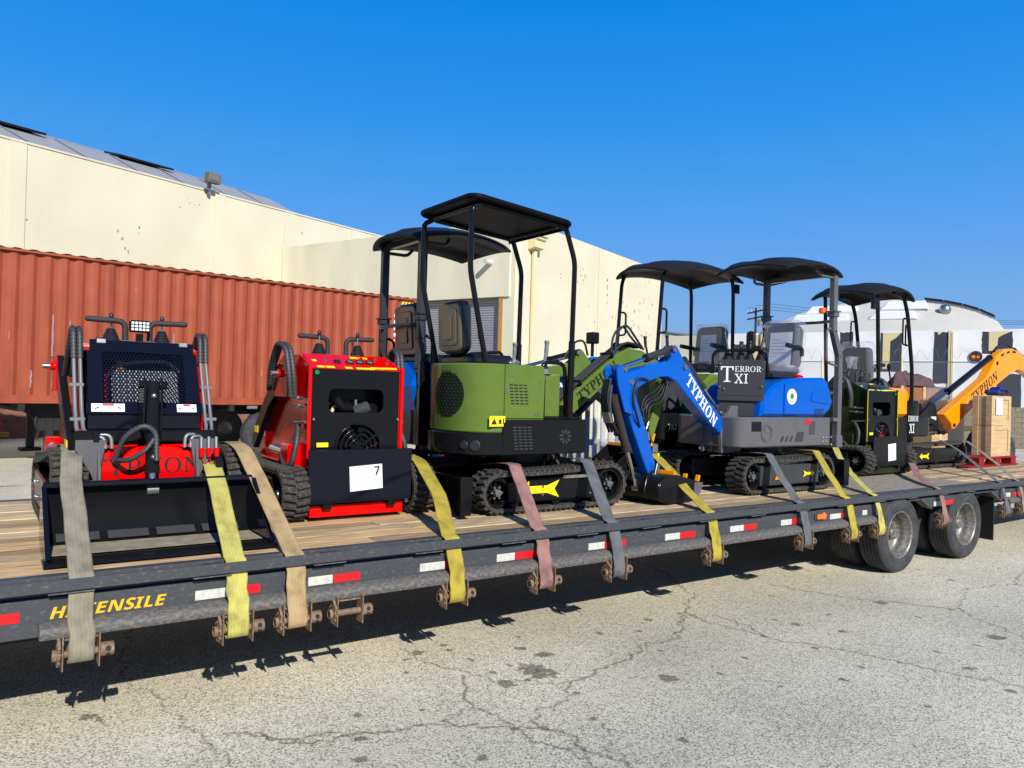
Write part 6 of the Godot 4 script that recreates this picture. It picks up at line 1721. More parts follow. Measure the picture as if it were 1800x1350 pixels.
func far_blue_excavator() -> void:
	thing("mini_excavator", "blue mini excavator with dark two-post canopy standing behind the green excavator", "excavator", V(3.72, DECK, -2.02), 0.0, "mini excavators")
	undercarriage(0.50, 0.20, V(-0.48, 0.16, 0.16), V(0.58, 0.165, 0.165), M.darkgrey)
	part("skirt", MB.new().plan(rr2(1.45, 0.80, 0.12, 4, -0.05, 0.0), 0.42, 0.70, 0.015), M.darkgrey)
	part("hood", MB.new().side([V2(-0.76, 0.70), V2(-0.82, 0.90), V2(-0.72, 1.10), V2(-0.1, 1.08), V2(0.05, 0.95), V2(0.1, 0.70)], -0.39, 0.39, 0.03), M.blue)
	part("decal", MB.new().mm(-0.74, 0.98, 0.39, -0.69, 1.04, 0.394), M.orange)
	two_post_canopy(-0.73, -0.73, 0.42, 1.30, 2.14, 0.35, -0.36, 1.12, 0.98, M.postgrey)
	part("guard_post", MB.new().mm(-0.78, 0.30, 0.40, -0.68, 1.10, 0.46, 0.01), M.navy)
	seat(V(-0.62, 1.08, 0.02), M.seatbrown, M.vinyl, 0.08, false)
	for z: float in [-0.2, 0.2]: joystick(V(-0.02, 1.08, z), 0.36, V(-0.05, 0, 0), M.plastic, M.plastic)
	part("control_stand", MB.new().mm(-0.12, 0.7, -0.28, 0.1, 1.08, 0.28, 0.02), M.darkgrey)
	part("guard_rail", MB.new().tube(fillet([V(0.12, 0.8, 0.3), V(0.12, 1.22, 0.3), V(0.12, 1.22, -0.3), V(0.12, 0.8, -0.3)], 0.07), 0.016, 8), M.satin)
	var bm := part("boom", MB.new().side(limb([V2(0.42, 0.68), V2(0.80, 0.90), V2(1.15, 1.12), V2(1.45, 1.25), V2(1.75, 1.20), V2(2.02, 1.08)], [V2(0.5, 0.56), V2(0.9, 0.76), V2(1.25, 0.94), V2(1.48, 1.05), V2(1.7, 1.03), V2(1.92, 0.95)]), -0.06, 0.06, 0.008), M.blue)
	lettering("TYPHON", 0.085, M.textwhite, V(0.95, 0.92, 0.0615), Basis(V(0.86, 0.51, 0), V(-0.51, 0.86, 0), V(0, 0, 1)), true, bm, 0.002)
	part("king_post", MB.new().mm(0.36, 0.40, -0.09, 0.52, 0.78, 0.09, 0.01), M.satin)
	part("stick", MB.new().side(limb([V2(2.06, 1.1), V2(2.02, 0.8), V2(1.95, 0.36)], [V2(1.92, 1.06), V2(1.90, 0.8), V2(1.85, 0.40)]), -0.05, 0.05, 0.008), M.blue)
	hydraulic(V(0.55, 0.54, 0.0), V(1.2, 0.90, 0.0), 0.7, 0.034, M.cylbrown)
	hydraulic(V(1.25, 1.22, 0.0), V(1.98, 1.14, 0.0), 0.6, 0.03, M.cylbrown)
	var bp := func(s: float, y: float, off: float) -> Vector3: return V(s, y, off)
	bucket(bp, 0.40, M.satin, M.satin, [V2(1.86, 0.34), V2(2.0, 0.30), V2(2.06, 0.16), V2(2.0, 0.05), V2(1.84, 0.0), V2(1.66, 0.06), V2(1.60, 0.16)], M.orange)
	dozer_blade(-0.84, -1.0, 0.5)

func grab_loop(p: Vector3, dx: float, h: float, m: Material) -> void:
	part("grab_handle", MB.new().tube(fillet([p, p + V(dx, 0, 0), p + V(dx, -h, 0), p + V(-0.01, -h - 0.01, 0)], 0.04), 0.011, 8), m)

func four_post_canopy(xr: float, xf: float, yb: float, yt: float, z: float, roof_x: float, roof_l: float, roof_w: float) -> void:
	for s: float in [1.0, -1.0]:
		part("canopy_post", MB.new().tube(fillet([V(xr - 0.02, yb, s * z), V(xr, yt - 0.12, s * z), V(xr + 0.03, yt, s * z), V(xr + 0.14, yt + 0.03, s * z)], 0.06), 0.020, 12), M.black)
		part("canopy_post", MB.new().tube(fillet([V(xf + 0.08, yb, s * z), V(xf, yt - 0.10, s * z), V(xf - 0.05, yt, s * z), V(xf - 0.16, yt + 0.03, s * z)], 0.06), 0.020, 12), M.black)
		grab_loop(V(xf + 0.03, yt - 0.42, s * z), -0.10, 0.24, M.black)
	dome_roof(V(roof_x, yt + 0.02, 0), roof_l, roof_w, 0.11, M.roofplastic, 0.06)
	part("lamp_bracket", MB.new().mm(xr - 0.10, yt - 0.16, -z - 0.01, xr - 0.02, yt - 0.06, -z + 0.01, 0.003), M.black)

func bent_boom(bp: Callable, bm: Material, tm: Material, cm: Material, bucket_m: Material, side_m: Material, trim: Material, txt := true) -> void:
	# boom with a knee, stick hanging down and curled bucket; bp maps (reach, height, off) to local space
	var o: Vector3 = bp.call(0.0, 0.0, 0.0)
	var ux: Vector3 = bp.call(1.0, 0.0, 0.0) - o
	var nn: Vector3 = bp.call(0.0, 0.0, 1.0) - o
	var pr := func(poly: Array, h: float, bev := 0.008) -> MB: return MB.new().prism(PackedVector2Array(poly), o - nn * h, ux, Vector3.UP, nn * h * 2.0, bev)
	var b := part("boom", pr.call([V2(0.18, 0.52), V2(0.20, 0.58), V2(0.30, 0.66), V2(0.62, 0.87), V2(0.90, 1.12), V2(0.97, 1.17), V2(1.08, 1.19), V2(1.28, 1.165), V2(1.55, 1.11), V2(1.78, 1.06), V2(1.84, 1.01), V2(1.82, 0.94), V2(1.72, 0.91), V2(1.56, 0.975), V2(1.36, 1.03), V2(1.25, 1.035), V2(1.12, 1.0), V2(0.85, 0.825), V2(0.55, 0.64), V2(0.27, 0.495), V2(0.21, 0.48)], 0.06), bm)
	for s: float in [-1.0, 1.0]:
		part("knee_lug", MB.new().prism(PackedVector2Array([V2(0.95, 1.13), V2(1.10, 1.29), V2(1.135, 1.31), V2(1.165, 1.29), V2(1.20, 1.2), V2(1.27, 1.15), V2(1.1, 1.1)]), o + nn * (s * 0.048 - 0.008), ux, Vector3.UP, nn * 0.016, 0.004), bm, b)
	if txt:
		var dir := (ux * -0.775 + Vector3.UP * -0.632) * 1.0
		var ydir := nn.cross(dir)
		lettering("TYPHON", 0.105, tm, bp.call(0.70, 0.835, 0.0612), Basis(dir, ydir, nn), true, b, 0.002)
	part("pivot_pin", MB.new().lathe([V2(0, 0.08), V2(0.035, 0.08), V2(0.035, -0.08), V2(0, -0.08)], bp.call(0.25, 0.55, 0.0), nn, 14), bm, b)
	for s: float in [-1.0, 1.0]:
		part("stick_plate", MB.new().prism(PackedVector2Array([V2(1.80, 1.04), V2(1.86, 1.10), V2(1.92, 1.11), V2(1.96, 1.08), V2(1.94, 0.96), V2(1.84, 0.74), V2(1.74, 0.72), V2(1.70, 0.86)]), o + nn * (s * 0.058 - 0.009), ux, Vector3.UP, nn * 0.018, 0.004), bm)
	var st := part("stick", pr.call([V2(1.84, 0.98), V2(1.82, 0.86), V2(1.70, 0.60), V2(1.50, 0.27), V2(1.46, 0.22), V2(1.41, 0.21), V2(1.37, 0.26), V2(1.38, 0.33), V2(1.575, 0.70), V2(1.69, 0.90), V2(1.76, 1.0)], 0.045), bm)
	part("decal", MB.new().prism(PackedVector2Array([V2(1.545, 0.56), V2(1.575, 0.56), V2(1.62, 0.46), V2(1.59, 0.46)]), bp.call(0, 0, 0.045), ux * 0.9, Vector3.UP, nn * 0.003), trim, st)
	var hy := func(p: Vector3, q: Vector3, sp: float, r: float) -> void: hydraulic(bp.call(p.x, p.y, p.z), bp.call(q.x, q.y, q.z), sp, r, cm)
	hy.call(V(1.12, 1.275, 0), V(1.86, 1.085, 0), 0.50, 0.033)
	hy.call(V(1.92, 0.86, 0.0), V(1.57, 0.12, 0.0), 0.58, 0.036)
	hy.call(V(0.94, 1.10, 0.0) + V(-0.02, 0.09, 0), V(0.26, 0.72, 0), 0.48, 0.033)
	# bucket link
	for s: float in [-1.0, 1.0]:
		part("bucket_link", MB.new().prism(PackedVector2Array([V2(1.36, 0.30), V2(1.40, 0.32), V2(1.44, 0.20), V2(1.46, 0.08), V2(1.43, 0.04), V2(1.39, 0.07), V2(1.39, 0.2)]), o + nn * (s * 0.075 - 0.006), ux, Vector3.UP, nn * 0.012, 0.003), M.zinc)
		part("bucket_ear", MB.new().prism(PackedVector2Array([V2(1.50, 0.27), V2(1.58, 0.22), V2(1.62, 0.10), V2(1.56, 0.04), V2(1.46, 0.06), V2(1.52, 0.14), V2(1.50, 0.2)]), o + nn * (s * 0.10 - 0.007), ux, Vector3.UP, nn * 0.014, 0.003), side_m)
	bucket(bp, 0.44, bucket_m, side_m, [V2(1.34, 0.235), V2(1.50, 0.225), V2(1.57, 0.19), V2(1.60, 0.13), V2(1.59, 0.075), V2(1.54, 0.03), V2(1.46, 0.006), V2(1.34, 0.0), V2(1.15, 0.004), V2(1.06, 0.02), V2(0.99, 0.07), V2(0.96, 0.15)], trim)
	hose_run([bp.call(1.55, 1.0, 0.07), bp.call(1.70, 1.02, 0.08), bp.call(1.78, 0.85, 0.085), bp.call(1.70, 0.70, 0.08), bp.call(1.62, 0.62, 0.05)], 0.010)
	hose_run([bp.call(1.98, 0.95, 0.03), bp.call(2.0, 0.80, 0.03), bp.call(1.96, 0.66, 0.03), bp.call(1.9, 0.6, 0.0)], 0.011, M.hosegrey)
	hose_run([bp.call(1.2, 1.24, 0.05), bp.call(1.4, 1.20, 0.06), bp.call(1.5, 1.17, 0.06)], 0.010)
	hose_run([bp.call(1.1, 0.98, -0.04), bp.call(1.3, 0.86, 0.0), bp.call(1.45, 0.82, 0.02), bp.call(1.52, 0.74, 0.0)], 0.010)
	# supply hoses and couplings gathered inside the elbow
	for k in 4:
		var off := -0.04 + k * 0.028
		hose_run([bp.call(1.16 + k * 0.02, 1.0, off), bp.call(1.30, 0.90 - k * 0.03, off), bp.call(1.45 + k * 0.015, 0.86 - k * 0.02, off), bp.call(1.50, 0.66 - k * 0.03, off), bp.call(1.44 - k * 0.02, 0.52 - k * 0.03, off)], 0.009)
		part("hose_coupling", MB.new().rod(bp.call(1.50, 0.67 - k * 0.03, off), bp.call(1.48, 0.60 - k * 0.03, off), 0.014, 10), M.zinc)
		hose_run([bp.call(1.97 + k * 0.012, 1.0, off), bp.call(2.02 + k * 0.01, 0.86, off), bp.call(1.98 + k * 0.01, 0.70, off), bp.call(1.90, 0.58, off)], 0.009)
		part("hose_coupling", MB.new().rod(bp.call(1.99 + k * 0.012, 0.74, off), bp.call(1.955 + k * 0.01, 0.66, off), 0.013, 10), M.zinc)
	part("valve_block", MB.new().box(bp.call(1.40, 0.44, 0.03), V(0.06, 0.08, 0.08), Basis.IDENTITY, 0.01), M.zinc)
	for q: Array in [[1.17, 1.27], [1.86, 1.08], [1.77, 0.98], [1.45, 0.22], [0.28, 0.55], [1.00, 1.13]]:
		part("pin_cap", MB.new().lathe([V2(0, 0.014), V2(0.022, 0.012), V2(0.026, 0)], bp.call(q[0], q[1], 0.066), nn, 14), M.zinc)
	part("fittings", MB.new().rod(bp.call(1.47, 0.60, 0.0), bp.call(1.44, 0.50, 0.02), 0.012, 8).rod(bp.call(1.50, 0.66, 0.05), bp.call(1.53, 0.60, 0.05), 0.011, 8).rod(bp.call(1.33, 1.21, 0.06), bp.call(1.42, 1.19, 0.06), 0.012, 8), M.zinc)

func far_green_excavator() -> void:
	thing("mini_excavator", "green mini excavator behind the blue boom, under a ridged four-post black canopy", "excavator", V(6.32, DECK, -1.92), 180.0, "mini excavators")
	undercarriage(0.45, 0.20, V(-0.5, 0.165, 0.165), V(0.56, 0.16, 0.16), M.black)
	part("skirt", MB.new().plan(rr2(1.40, 0.78, 0.12, 4, -0.05, 0.0), 0.42, 0.70, 0.015), M.black)
	lettering("TXI pro", 0.06, M.textwhite, V(0.42, 0.56, -0.392), Basis(V(-1, 0, 0), Vector3.UP, V(0, 0, -1)), false)
	var hd := part("hood", MB.new().side([V2(-0.72, 0.70), V2(-0.76, 0.92), V2(-0.62, 1.10), V2(-0.1, 1.12), V2(0.12, 0.95), V2(0.16, 0.70)], -0.38, 0.38, 0.03), M.green)
	part("painted_vent_slots", slots(8, 4, V(-0.30, 0.88, -0.379), V(-1, 0, 0), Vector3.UP, V(0, 0, -1), 0.014, 0.05, 0.03, 0.06), M.dark, hd)  # dark shapes on the hood for the shade in its slots
	four_post_canopy(-0.50, 0.60, 0.95, 2.18, 0.30, 0.02, 1.42, 0.92)
	seat(V(-0.48, 1.14, 0.0), M.seatbrown, M.vinyl, 0.1)
	paper_sheet(V(-0.435, 1.42, -0.02), Basis(V(0, 0, -1), V(-0.1, 1, 0), V(1, 0.1, 0)), 0.22, 0.30)
	part("plastic_wrap", MB.new().prism(PackedVector2Array(rr2(0.44, 0.52, 0.08)), V(-0.56, 1.43, 0), V(0, 0, 1), V(-0.1, 1, 0), V(0.13, 0.01, 0), 0.02), M.wrap)
	part("control_tower", MB.new().side([V2(0.20, 0.70), V2(0.44, 0.70), V2(0.48, 0.95), V2(0.46, 1.20), V2(0.22, 1.22)], -0.24, 0.24, 0.03), M.darkgrey)
	for z: float in [-0.16, 0.16]: joystick(V(0.32, 1.20, z), 0.30, V(0.05, 0, 0), M.plastic, M.plastic)
	part("king_post", MB.new().mm(0.40, 0.36, -0.09, 0.60, 0.76, 0.09, 0.01), M.satin)
	var bp := func(s: float, y: float, off: float) -> Vector3: return V(0.30 + s, y, off)
	bent_boom(func(s: float, y: float, off: float) -> Vector3: return V(0.30 + s * 1.02, y, -off), M.green, M.textblack, M.satin, M.satin, M.satin, M.yellow)
	part("red_tag", MB.new().mm(0.86, 0.55, -0.07, 1.0, 0.63, -0.064), M.signred)
	hose_run([V(1.35, 1.25, -0.04), V(1.40, 1.40, -0.04), V(1.52, 1.38, -0.04), V(1.66, 1.2, -0.04)], 0.011)

func grey_excavator() -> void:
	thing("mini_excavator", "grey and blue mini excavator with white lettered control tower and blue boom", "excavator", V(6.40, DECK, -0.98), 180.0, "mini excavators")
	undercarriage(0.50, 0.21, V(-0.46, 0.172, 0.172), V(0.62, 0.168, 0.168), M.darkgrey)
	arrow(-0.10, -0.28, 0.17, -0.499, -1.0, M.yellow)
	part("warning_sticker", MB.new().side([V2(0.33, 0.13), V2(0.25, 0.13), V2(0.29, 0.21)], -0.502, -0.4985), M.orange)
	# skirt with rounded plan
	var sk := part("skirt", MB.new().plan(rr2(1.47, 0.80, 0.10, 5, -0.015, 0.0), 0.42, 0.70, 0.012, 30.0), M.steelgrey)
	var ring := MB.new()
	for r: float in [0.085, 0.07]:
		ring.lathe([V2(r - 0.006, 0.0), V2(r - 0.006, 0.005), V2(r, 0.005), V2(r, 0.0)], V(0.34, 0.55, -0.4), V(0, 0, -1), 28)
	for i in 3:
		var a := TAU * i / 3 + 0.5
		ring.bar(V(0.34 + 0.02 * cos(a), 0.55 + 0.02 * sin(a), -0.402), V(0.34 + 0.06 * cos(a + 0.5), 0.55 + 0.06 * sin(a + 0.5), -0.402), 0.006, 0.012)
	part("embossed_ring", ring, M.steelgrey, sk)
	part("embossed_vent", MB.new().side([V2(0.10, 0.47), V2(0.13, 0.47), V2(0.10, 0.52), V2(0.07, 0.52)], -0.405, -0.399).side([V2(0.03, 0.47), V2(0.06, 0.47), V2(0.03, 0.52), V2(0.0, 0.52)], -0.405, -0.399).side([V2(-0.04, 0.47), V2(-0.01, 0.47), V2(-0.04, 0.52), V2(-0.07, 0.52)], -0.405, -0.399).side([V2(-0.09, 0.47), V2(-0.22, 0.47), V2(-0.24, 0.56), V2(-0.14, 0.56)], -0.405, -0.399), M.darkgrey, sk)
	part("painted_vent_slots", slots(5, 7, V(-0.33, 0.54, -0.3995), V(-1, 0, 0), Vector3.UP, V(0, 0, -1), 0.015, 0.012, 0.021, 0.019), M.dark, sk)  # slot shade painted as dark shapes on the skirt
	part("data_plate", MB.new().mm(0.56, 0.57, -0.403, 0.42, 0.66, -0.3995), M.navy, sk)
	part("red_label", MB.new().mm(-0.26, 0.635, -0.403, -0.36, 0.68, -0.3995), M.signred, sk)
	part("post_bolts", MB.new().ball(V(-0.62, 0.5, -0.40), 0.012).ball(V(-0.62, 0.46, -0.40), 0.012).ball(V(-0.56, 0.5, -0.40), 0.012).ball(V(-0.56, 0.46, -0.40), 0.012), M.zinc, sk)
	# blue hood
	var hd := part("hood", MB.new().side([V2(0.40, 0.705), V2(0.37, 0.86), V2(0.25, 0.985), V2(0.03, 1.06), V2(-0.20, 1.085), V2(-0.60, 1.10), V2(-0.66, 1.07), V2(-0.755, 0.86), V2(-0.70, 0.76), V2(-0.60, 0.705)], -0.385, 0.385, 0.03, 50.0), M.blue)
	part("hood_panel", MB.new().side([V2(0.07, 0.73), V2(0.07, 1.02), V2(-0.16, 1.04), V2(-0.16, 0.73)], -0.396, -0.386, 0.006), M.blue, hd)
	part("hood_inset", MB.new().side([V2(-0.36, 0.86), V2(-0.38, 0.95), V2(-0.66, 1.0), V2(-0.70, 0.88), V2(-0.66, 0.83)], -0.392, -0.386, 0.004), M.blue, hd)
	part("painted_vent_slots", slots(4, 5, V(-0.45, 0.73, -0.386), V(-1, 0, 0), Vector3.UP, V(0, 0, -1), 0.03, 0.006, 0.038, 0.013), M.dark, hd)  # hood slots are dark shapes, their shade put into the colour
	var es := part("round_sticker", MB.new().lathe([V2(0, 0.003), V2(0.075, 0.003), V2(0.075, 0)], V(-0.04, 0.90, -0.396), V(0, 0, -1), 24), M.textwhite, hd)
	part("sticker_print", MB.new().lathe([V2(0, 0.002), V2(0.028, 0.002)], V(-0.04, 0.905, -0.3985), V(0, 0, -1), 16).mm(-0.09, 0.855, -0.4005, 0.01, 0.863, -0.3985), mat(Color(0.1, 0.45, 0.35), 0.5), es)
	part("fuel_cap", MB.new().lathe([V2(0.05, 0), V2(0.055, 0.03), V2(0.02, 0.045), V2(0, 0.045)], V(-0.38, 1.08, -0.22), Vector3.UP, 14), M.red, hd)
	# seat in plastic film with a paper on it
	part("seat_base", MB.new().mm(-0.42, 1.08, -0.22, 0.0, 1.12, 0.22, 0.01), M.plastic)
	seat(V(-0.40, 1.11, -0.01), M.vinyl, M.vinyl, 0.1)
	paper_sheet(V(-0.352, 1.385, -0.03), Basis(V(0, 0, -1), V(-0.1, 1, 0), V(1, 0.1, 0)), 0.26, 0.34)
	part("plastic_wrap", MB.new().prism(PackedVector2Array(rr2(0.44, 0.54, 0.08)), V(-0.52, 1.40, -0.01), V(0, 0, 1), V(-0.1, 1, 0), V(0.19, 0.019, 0), 0.03), M.wrap)
	part("plastic_wrap", MB.new().box(V(-0.2, 1.165, 0.0), V(0.46, 0.11, 0.46), Basis.IDENTITY, 0.04), M.wrap)
	# control tower, turned a little towards the deck edge
	var a := V2(0.60, -0.03)
	var e := V2(0.36, -0.375)
	var c := V2(0.14, -0.22)
	var d := V2(0.38, 0.12)
	var tw := part("control_tower", MB.new().plan([a, e, e.lerp(c, 0.7) + V2(0.02, -0.02), c, d], 0.82, 1.235, 0.03, 50.0), M.darkgrey)
	part("tower_column", MB.new().plan([a.lerp(e, 0.04), a.lerp(e, 0.80), d.lerp(c, 0.80), d.lerp(c, 0.04)], 0.70, 0.825, 0.006), M.darkgrey)
	var pn := V(0.82, 0, -0.571).normalized()
	var px := V(-0.571, 0, -0.82).normalized()
	var pb := Basis(px, Vector3.UP, pn)
	var mid := V((a.x + e.x) / 2, 0, (a.y + e.y) / 2) + pn * 0.001
	var plate := part("tower_plate", MB.new().box(mid + V(0, 1.06, 0), V(0.41, 0.33, 0.006), pb, 0.003), M.darkgrey)
	lettering("T", 0.15, M.textwhite, mid + V(0, 1.095, 0) + px * -0.125 + pn * 0.0035, pb, true, plate, 0.002, 400)
	lettering("ERROR", 0.052, M.textwhite, mid + V(0, 1.146, 0) + px * 0.062 + pn * 0.0035, pb, true, plate, 0.002, 400)
	lettering("XI", 0.09, M.textwhite, mid + V(0, 1.055, 0) + px * 0.005 + pn * 0.0035, pb, true, plate, 0.002, 400)
	var bolt := MB.new()
	for q: Vector2 in [V2(-0.19, 0.11), V2(0.19, 0.06), V2(-0.19, -0.11), V2(0.19, -0.10), V2(-0.15, -0.13)]:
		bolt.lathe([V2(0, 0.014), V2(0.009, 0.012), V2(0.011, 0)], mid + V(0, 1.085 + q.y, 0) + px * q.x + pn * 0.003, pn, 8)
	part("plate_bolts", bolt, M.zinc, plate)
	part("tower_rail", MB.new().tube(fillet([mid + px * -0.26 + V(0, 1.10, 0), mid + px * -0.26 + V(0, 1.32, 0), mid + px * 0.22 - pn * 0.05 + V(0, 1.33, 0), mid + px * 0.24 - pn * 0.08 + V(0, 1.08, 0)], 0.07), 0.014, 10), M.satin)
	for k: Array in [[-0.13, 0.30, -0.04], [-0.01, 0.17, 0.0], [0.07, 0.17, 0.0], [0.17, 0.30, 0.03]]:
		joystick(mid + px * k[0] - pn * 0.09 + V(0, 1.235, 0), k[1], pn * -0.06 + px * k[2], M.plastic, M.plastic)
	part("side_lamp", MB.new().rod(mid + px * -0.27 + pn * 0.03 + V(0, 1.14, 0), mid + px * -0.27 - pn * 0.05 + V(0, 1.14, 0), 0.04, 14), M.satin)
	part("front_frame", MB.new().side([V2(0.50, 0.42), V2(0.72, 0.36), V2(0.74, 0.56), V2(0.60, 0.80), V2(0.52, 0.80)], -0.20, -0.16, 0.004).side([V2(0.50, 0.42), V2(0.72, 0.36), V2(0.74, 0.56), V2(0.60, 0.80), V2(0.52, 0.80)], 0.02, 0.06, 0.004), M.steelgrey)
	part("swing_cylinder", MB.new().rod(V(0.55, 0.50, -0.30), V(0.2, 0.50, -0.36), 0.03, 12), M.black)
	# canopy
	two_post_canopy(-0.80, -0.69, 0.44, 1.58, 2.17, 0.40, -0.34, 1.12, 1.02, M.steelgrey)
	part("beacon", MB.new().lathe([V2(0.04, 0), V2(0.035, 0.05), V2(0, 0.055)], V(-0.66, 1.76, -0.30), Vector3.UP, 14), M.orangelamp)
	part("post_foot", MB.new().mm(-0.86, 0.40, -0.43, -0.76, 0.52, -0.37, 0.006), M.steelgrey)
	part("post_gusset", MB.new().mm(-0.84, 0.66, -0.425, -0.70, 0.70, -0.375, 0.004), M.steelgrey)
	part("mirror", MB.new().prism(PackedVector2Array(rr2(0.09, 0.24, 0.04)), V(-0.33, 1.46, 0.30), V(0.3, 0, 1).normalized(), Vector3.UP, V(0.03, 0, 0.01), 0.008), M.plastic)
	# boom swung slightly to the deck edge
	var dd := V(cos(deg_to_rad(10.0)), 0, -sin(deg_to_rad(10.0)))
	var dn := V(-sin(deg_to_rad(10.0)), 0, -cos(deg_to_rad(10.0)))
	part("king_post", MB.new().mm(0.44, 0.36, -0.20, 0.66, 0.48, 0.04, 0.01).prism(PackedVector2Array([V2(0.08, 0.36), V2(0.28, 0.36), V2(0.33, 0.56), V2(0.24, 0.62), V2(0.20, 0.80), V2(0.10, 0.80)]), V(0.40, 0, -0.08) - dn * 0.09, dd, Vector3.UP, dn * 0.02, 0.004).prism(PackedVector2Array([V2(0.08, 0.36), V2(0.28, 0.36), V2(0.33, 0.56), V2(0.24, 0.62), V2(0.20, 0.80), V2(0.10, 0.80)]), V(0.40, 0, -0.08) + dn * 0.07, dd, Vector3.UP, dn * 0.02, 0.004), M.steelgrey)
	bent_boom(func(s: float, y: float, off: float) -> Vector3: return V(0.40, y, -0.08) + dd * s + dn * off, M.blue, M.textwhite, M.cylbrown, M.satin, M.satin, M.orange)
	part("side_cutter", MB.new().prism(PackedVector2Array([V2(0.955, 0.15), V2(1.08, 0.16), V2(1.10, 0.02), V2(1.06, 0.016), V2(0.99, 0.07)]), V(0.40, 0, -0.08) + dn * 0.235, dd, Vector3.UP, dn * 0.01, 0.002), M.steelgrey)
	dozer_blade(-0.85, -1.0, 0.5)

func orange_excavator() -> void:
	thing("mini_excavator", "orange mini excavator with raised orange boom beside the crates", "excavator", V(10.4, DECK, -1.75), 0.0, "mini excavators")
	undercarriage(0.50, 0.21, V(-0.42, 0.17, 0.17), V(0.92, 0.175, 0.175), M.black)
	arrow(0.03, -0.22, 0.165, 0.498, 1.0, M.yellow)
	part("skirt", MB.new().plan(rr2(1.5, 0.80, 0.12, 4, -0.45, 0.0), 0.42, 0.68, 0.015), M.black)
	part("hood", MB.new().side([V2(-1.1, 0.68), V2(-1.14, 0.9), V2(-1.0, 1.06), V2(-0.34, 1.05), V2(-0.26, 0.95), V2(-0.16, 0.68)], -0.39, 0.39, 0.04), M.orange)
	var tw := part("control_tower", MB.new().plan(rr2(0.30, 0.46, 0.08, 4, -0.22, 0.20), 0.42, 0.90, 0.015), M.black)
	lettering("ERROR", 0.07, M.textwhite, V(-0.27, 0.66, 0.4315), Basis(V(0.8, 0, 0), Vector3.UP, V(0, 0, 1)), true, tw, 0.002, 400)
	lettering("XI", 0.12, M.textwhite, V(-0.30, 0.53, 0.4315), Basis(V(0.8, 0, 0), Vector3.UP, V(0, 0, 1)), true, tw, 0.002, 400)
	for s: float in [1.0, -1.0]:
		var z := 0.42 * s if s > 0 else -0.30
		part("canopy_post", MB.new().tube(fillet([V(-0.30, 0.85, z), V(-0.31, 1.3, z), V(-0.45, 2.02, z), V(-0.56, 2.25, z), V(-0.80, 2.27, z)], 0.10), 0.024, 12), M.black)
		part("canopy_post", MB.new().tube(fillet([V(-1.10, 0.90, z), V(-1.16, 1.9, z), V(-1.18, 2.24, z)], 0.08), 0.024, 12), M.black)
		grab_loop(V(-0.44, 1.96, z), -0.12, 0.34, M.black)
	grab_loop(V(-0.43, 1.88, 0.43), -0.08, 0.26, M.black)
	part("lamp_bracket", MB.new().mm(-1.30, 2.02, 0.40, -1.18, 2.16, 0.44, 0.004), M.black)
	dome_roof(V(-0.90, 2.26, 0.06), 1.16, 1.04, 0.13, M.roofplastic, 0.07)
	seat(V(-0.85, 1.05, 0.0), M.vinyl, M.vinyl, 0.1)
	part("plastic_wrap", MB.new().prism(PackedVector2Array(rr2(0.46, 0.56, 0.1)), V(-1.0, 1.36, 0), V(0, 0, 1), V(-0.1, 1, 0), V(0.22, 0.02, 0), 0.04), M.wrap)
	part("travel_lever", MB.new().tube([V(-0.20, 0.90, 0.14), V(-0.30, 1.10, 0.14), V(-0.36, 1.30, 0.14)], 0.011, 8).ball(V(-0.365, 1.34, 0.14), 0.028, 1.7), M.satin)
	part("swing_bracket", MB.new().side([V2(0.28, 0.42), V2(0.75, 0.42), V2(0.85, 0.50), V2(0.82, 0.66), V2(0.74, 0.86), V2(0.62, 0.88), V2(0.30, 0.68)], -0.02, 0.02, 0.006).side([V2(0.28, 0.42), V2(0.75, 0.42), V2(0.85, 0.50), V2(0.82, 0.66), V2(0.74, 0.86), V2(0.62, 0.88), V2(0.30, 0.68)], 0.18, 0.22, 0.006).mm(0.26, 0.42, -0.05, 0.5, 0.6, 0.25, 0.02), M.black)
	part("label_plate", MB.new().mm(0.62, 0.58, 0.22, 0.76, 0.68, 0.224), M.textwhite)
	hydraulic(V(0.95, 0.46, 0.24), V(0.25, 0.46, 0.26), 0.25, 0.03, M.satin)
	# boom
	var bz0 := 0.04
	var bz1 := 0.18
	var bm := part("boom", MB.new().side([V2(1.09, 0.71), V2(1.29, 0.80), V2(2.35, 1.27), V2(2.60, 1.50), V2(2.72, 1.64), V2(2.95, 1.745), V2(3.25, 1.78), V2(3.54, 1.74), V2(4.2, 1.45), V2(4.9, 1.1), V2(4.86, 0.96), V2(3.9, 1.38), V2(3.50, 1.45), V2(3.2, 1.37), V2(2.86, 1.23), V2(2.36, 1.01), V2(1.6, 0.63), V2(1.50, 0.56), V2(1.42, 0.50), V2(1.34, 0.50), V2(1.30, 0.58), V2(1.20, 0.64)], bz0, bz1, 0.012), M.orange)
	lettering("TYPHON", 0.15, M.textblack, V(2.32, 1.14, bz1 + 0.0005), Basis(V(0.905, 0.425, 0), V(-0.425, 0.905, 0), V(0, 0, 1)), true, bm, 0.003)
	part("pivot_pin", MB.new().lathe([V2(0, 0.012), V2(0.03, 0.01), V2(0.03, 0)], V(1.38, 0.555, bz1), Vector3.BACK, 14).lathe([V2(0, 0.012), V2(0.03, 0.01), V2(0.03, 0)], V(2.72, 1.52, bz1), Vector3.BACK, 14), M.satin, bm)
	part("slot_hole_shade", MB.new().bar(V(2.85, 1.64, bz1), V(2.95, 1.68, bz1), 0.004, 0.035).bar(V(3.05, 1.70, bz1), V(3.15, 1.72, bz1), 0.004, 0.035).bar(V(3.25, 1.725, bz1), V(3.37, 1.725, bz1), 0.004, 0.035), M.dark, bm)  # dark bars painted for the shade in the boom slots
